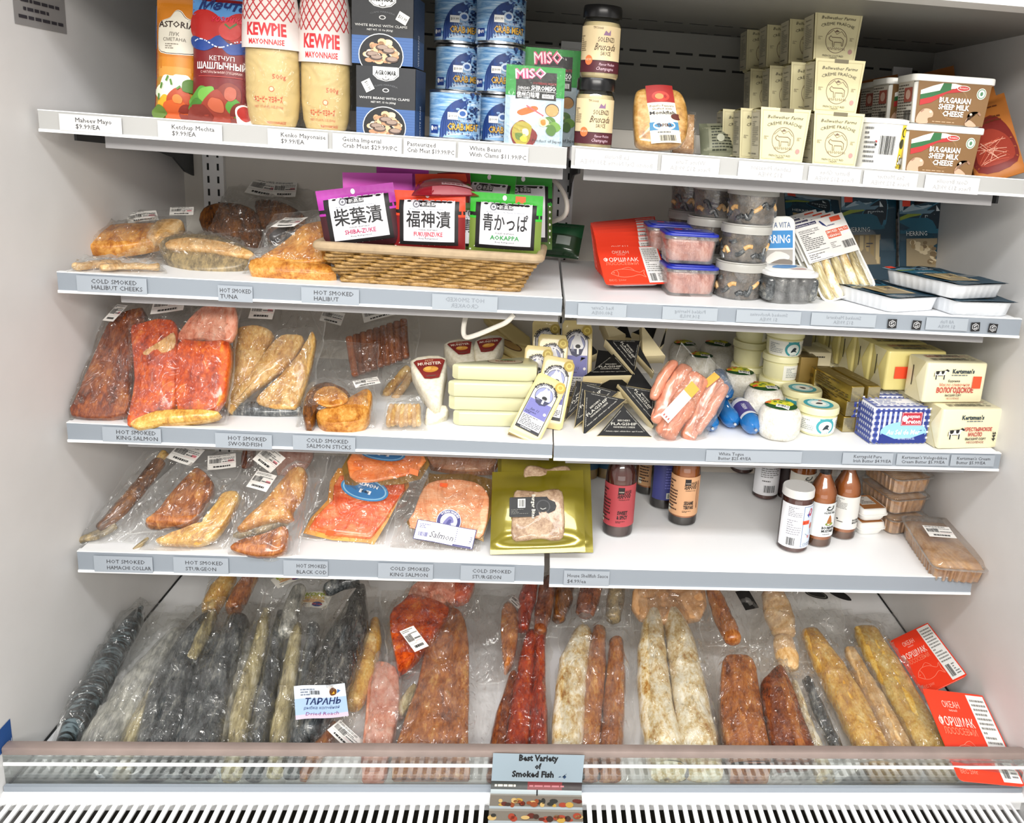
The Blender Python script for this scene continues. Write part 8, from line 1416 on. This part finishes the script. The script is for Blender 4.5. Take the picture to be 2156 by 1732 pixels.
# ================================================================ price labels on the shelf rails
def rail_label(k, px0, px1, lines, label, ghost=False, dy0=.10, dy1=.92, tx=.5, pap=None, tcol='3a3a3e', al='c', wd=None, drop=0):
    """paper slip slid into the rail of shelf k between two pixel columns; ghost = print showing through reversed"""
    P0, P1 = on_y(k, px0, -.0075), on_y(k, px1, -.0075); s = 0 if (P0.x + P1.x) / 2 < 0 else 1
    x0, z0, x1, z1 = SHELF[(k, s)]; (xl, yt, yb), (xr, yt2, yb2) = SPX[k][s]; hh = at(xl, yt, 1, 0).z - at(xl, yb, 1, 0).z
    w = (P1 - P0).length; h = hh * (dy1 - dy0); ang = math.atan2(z1 - z0, x1 - x0)
    r = thing('price_label', label, 'price label', (P0.x, -.0072, P0.z + .0015 - hh + hh * dy0 - drop), group='paper price labels on the shelf rails'); r.rotation_euler = (0, -ang, 0)
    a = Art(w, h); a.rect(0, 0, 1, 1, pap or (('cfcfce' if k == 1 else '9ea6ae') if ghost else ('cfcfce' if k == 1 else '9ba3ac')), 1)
    n = len(lines); wl = wd or [None] * n
    for i, t in enumerate(lines):
        th = min(h * .27, .0068); nat = text_mesh(t)[0][:, 0].max() * th / .70; room = w * (.97 - tx if al == 'l' else .94); wl[i] = min(nat, room) / w; a.text(t, tx, .56 - i * .38 if n > 1 else .4, th, ('868d95' if k > 1 else 'a9a9ab') if ghost else tcol, al=al, mir=ghost, w=wl[i] * w if wl[i] else None, l=3)
    mb = MB(); a.emit(mb, lambda x, y, l: (x, -l, y)); mb.build('paper_slip', r, smooth=0)
def RL(k, lst, **kw):
    for e in lst: rail_label(k, e[0], e[1], e[2], e[3], **dict(kw, **(e[4] if len(e) > 4 else {})))
T = dict(al='l', tx=.22)
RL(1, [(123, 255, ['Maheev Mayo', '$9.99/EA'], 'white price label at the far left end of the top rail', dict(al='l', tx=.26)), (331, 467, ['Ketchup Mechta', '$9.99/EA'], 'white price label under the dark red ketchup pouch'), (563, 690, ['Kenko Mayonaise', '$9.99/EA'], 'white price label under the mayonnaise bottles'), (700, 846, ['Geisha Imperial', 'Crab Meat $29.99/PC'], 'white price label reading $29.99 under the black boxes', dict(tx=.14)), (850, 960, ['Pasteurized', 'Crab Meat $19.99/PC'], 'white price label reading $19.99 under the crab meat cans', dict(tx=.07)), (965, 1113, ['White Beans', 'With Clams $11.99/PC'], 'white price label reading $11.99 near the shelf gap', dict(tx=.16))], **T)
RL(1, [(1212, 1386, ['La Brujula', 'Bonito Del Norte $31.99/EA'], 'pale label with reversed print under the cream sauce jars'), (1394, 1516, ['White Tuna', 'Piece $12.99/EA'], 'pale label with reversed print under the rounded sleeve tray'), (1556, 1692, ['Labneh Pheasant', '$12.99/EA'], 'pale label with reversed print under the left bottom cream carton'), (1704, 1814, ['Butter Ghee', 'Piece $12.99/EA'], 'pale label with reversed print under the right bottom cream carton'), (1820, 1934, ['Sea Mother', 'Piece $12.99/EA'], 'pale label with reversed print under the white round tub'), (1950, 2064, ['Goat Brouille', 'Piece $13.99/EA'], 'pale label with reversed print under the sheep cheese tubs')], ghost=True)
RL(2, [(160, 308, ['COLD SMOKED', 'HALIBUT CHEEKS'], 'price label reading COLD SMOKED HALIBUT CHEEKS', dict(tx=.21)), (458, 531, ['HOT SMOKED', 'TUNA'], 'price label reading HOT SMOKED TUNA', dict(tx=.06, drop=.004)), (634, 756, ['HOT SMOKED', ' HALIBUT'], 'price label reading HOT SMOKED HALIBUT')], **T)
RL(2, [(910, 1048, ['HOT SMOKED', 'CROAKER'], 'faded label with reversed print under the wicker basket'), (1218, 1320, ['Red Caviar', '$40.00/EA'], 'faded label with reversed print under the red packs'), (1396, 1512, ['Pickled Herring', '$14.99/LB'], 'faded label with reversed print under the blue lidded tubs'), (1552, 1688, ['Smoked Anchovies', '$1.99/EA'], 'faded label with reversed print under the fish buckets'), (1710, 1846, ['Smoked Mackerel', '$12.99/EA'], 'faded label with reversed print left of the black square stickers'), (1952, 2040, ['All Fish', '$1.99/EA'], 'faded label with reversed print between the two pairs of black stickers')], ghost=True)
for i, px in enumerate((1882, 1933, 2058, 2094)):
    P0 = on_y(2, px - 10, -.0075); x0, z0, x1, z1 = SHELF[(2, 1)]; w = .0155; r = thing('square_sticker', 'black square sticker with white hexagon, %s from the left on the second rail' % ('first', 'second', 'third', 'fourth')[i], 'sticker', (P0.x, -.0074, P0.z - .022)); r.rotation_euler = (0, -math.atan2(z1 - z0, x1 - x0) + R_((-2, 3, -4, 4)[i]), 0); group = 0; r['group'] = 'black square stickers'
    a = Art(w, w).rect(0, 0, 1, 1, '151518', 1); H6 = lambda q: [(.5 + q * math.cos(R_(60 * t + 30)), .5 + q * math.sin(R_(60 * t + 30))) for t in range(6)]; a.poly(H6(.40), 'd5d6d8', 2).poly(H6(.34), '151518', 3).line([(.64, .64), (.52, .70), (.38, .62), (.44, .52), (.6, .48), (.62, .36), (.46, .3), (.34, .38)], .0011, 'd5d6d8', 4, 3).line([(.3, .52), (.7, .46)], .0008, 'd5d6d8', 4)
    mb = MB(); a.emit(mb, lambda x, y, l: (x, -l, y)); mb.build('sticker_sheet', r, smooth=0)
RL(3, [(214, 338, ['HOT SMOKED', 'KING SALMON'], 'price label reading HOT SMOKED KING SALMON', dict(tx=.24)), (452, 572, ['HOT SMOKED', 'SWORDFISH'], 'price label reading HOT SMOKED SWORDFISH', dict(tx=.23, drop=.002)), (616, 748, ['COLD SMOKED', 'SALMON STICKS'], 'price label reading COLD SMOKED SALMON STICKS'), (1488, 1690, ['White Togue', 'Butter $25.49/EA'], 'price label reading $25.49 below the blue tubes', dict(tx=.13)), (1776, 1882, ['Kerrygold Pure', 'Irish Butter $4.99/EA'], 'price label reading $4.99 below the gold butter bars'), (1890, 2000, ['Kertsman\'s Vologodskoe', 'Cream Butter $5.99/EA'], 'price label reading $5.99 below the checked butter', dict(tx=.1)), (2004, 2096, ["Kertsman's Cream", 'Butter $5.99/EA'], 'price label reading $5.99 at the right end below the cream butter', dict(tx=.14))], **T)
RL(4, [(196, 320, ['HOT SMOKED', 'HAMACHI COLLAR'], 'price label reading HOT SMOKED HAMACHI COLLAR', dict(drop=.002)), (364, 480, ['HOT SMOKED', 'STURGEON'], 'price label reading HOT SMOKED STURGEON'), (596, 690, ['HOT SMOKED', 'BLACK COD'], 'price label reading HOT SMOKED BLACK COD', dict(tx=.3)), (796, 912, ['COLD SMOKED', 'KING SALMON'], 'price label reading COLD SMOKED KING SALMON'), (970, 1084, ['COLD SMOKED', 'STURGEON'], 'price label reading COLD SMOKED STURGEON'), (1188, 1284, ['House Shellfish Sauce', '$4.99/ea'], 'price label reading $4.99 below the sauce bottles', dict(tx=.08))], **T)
# ================================================================ paper sign taped over the guard
y_s = YG - .0115; c0, c1 = at(1044, 1584, 1, y_s), at(1236, 1590, 1, y_s); sw = (c1 - c0).length
r = thing('paper_sign', 'grey-blue paper sign reading Best Variety of Smoked Fish, taped to the guard', 'sign', (c0.x - .004, y_s, c0.z)); hv = c0.z - (ZD + .012); ht = hv + .10
r.rotation_euler = (0, R_(1.2), 0)
a = Art(sw, ht); t_ = '14161a'; fy = lambda d: 1 - d / ht
a.rect(0, fy(hv * .80), 1, 1, '93a3ae', 1, 4, 12); a.text('Best Variety', .50, fy(hv * .19), .0108, t_, w=sw * .43, b=.04).text('of', .50, fy(hv * .42), .0100, t_, w=sw * .07, b=.04).text('Smoked Fish', .45, fy(hv * .66), .0108, t_, w=sw * .46, b=.04)
a.line([(.77, fy(hv * .66)), (.80, fy(hv * .60)), (.82, fy(hv * .55))], .0012, '6a7a86', 3, 3).poly([(.73, fy(hv * .66)), (.755, fy(hv * .62)), (.76, fy(hv * .655))], '1f3a5c', 3).poly([(.78, fy(hv * .64)), (.80, fy(hv * .58)), (.82, fy(hv * .64)), (.805, fy(hv * .69)), (.795, fy(hv * .69))], '1f3a5c', 3)
e0 = hv * .80; a.rect(0, 0, 1, fy(e0), '8d8980', 1, 4, 14); rd = random.Random(8)
def D(d): return fy(e0 + d)
a.rect(0, D(.012), .4, D(0), '2a2f2e', 2, 4, 2).rect(.4, D(.012), .78, D(0), '6e1c22', 2, 4, 2).rect(.78, D(.012), 1, D(0), '221618', 2, 4, 2).fine(.04, D(.010), .36, D(.003), 1, 'c4c0b4', l=3).fine(.42, D(.009), .95, D(.004), 1, 'a8626a', l=3)
a.rect(0, D(.019), 1, D(.012), 'a9b3b6', 2, 4, 2)
for row, (d0, d1) in enumerate(((.022, .043), (.052, .070), (.080, .098))):
    a.rect(0, D(d1), 1, D(d0), '776f64', 2, 4, 4); a.rect(0, D(d1 + .005), 1, D(d1), 'a3acb0', 3, 4, 2)
    for k in range(26): a.ell(rd.uniform(.03, .97), D(d0 + (d1 - d0) * rd.uniform(.45, .9)), rd.uniform(.003, .007), rd.uniform(.003, .006), rd.choice(('5c2214', '8c4420', 'b8923c', '3c2418', '7c5c3c', '9c3c24', 'c4a468', '2c2a24')), 4 + k % 5, 10)
a.rect(.5, D(.022), .515, D(.012), '1c1c1c', 5)
rc = .014
def sg(x, y, l):                                         # hangs down, bends forward and lies on the grille
    d = ht - y; s0 = hv - rc
    if d < s0: return (x, -l - .0008, -d)
    q = (d - s0) / rc
    if q < math.pi / 2: return (x, -(rc - (rc - l) * math.cos(q)) - .0008, -s0 - (rc - l) * math.sin(q))
    return (x, -rc - (d - s0 - rc * math.pi / 2) - .0008, -s0 - rc + l)
mb = MB(); mb.grid(lambda i, j: sg(i * sw, j * ht, 0), 4, 40, plain('sign_paper', 'b9c2c8', .5)); a.emit(mb, sg, fine=.006); mb.build('sheet', r, smooth=60)
# handwriting on a slip behind the guard
P = at(152, 1655, 1, YG + .008); q = at(270, 1642, 1, YG + .008); r = thing('note_slip', 'handwritten note slip behind the left end of the clear guard', 'note', (P.x - .01, YG + .0075, ZD + .002)); w = .24; h = .026
a = Art(w, h).rect(0, 0, 1, 1, 'b4babd', 1).text('Hot Smoked', .22, .28, .0085, '3a3c40', w=.085, shear=.3).line([(.42, .42), (.62, .40), (.8, .3)], .0008, '55585c', 3, 3); mb = MB(); a.emit(mb, lambda x, y, l: (x, -l, y)); mb.build('slip_sheet', r, smooth=0)
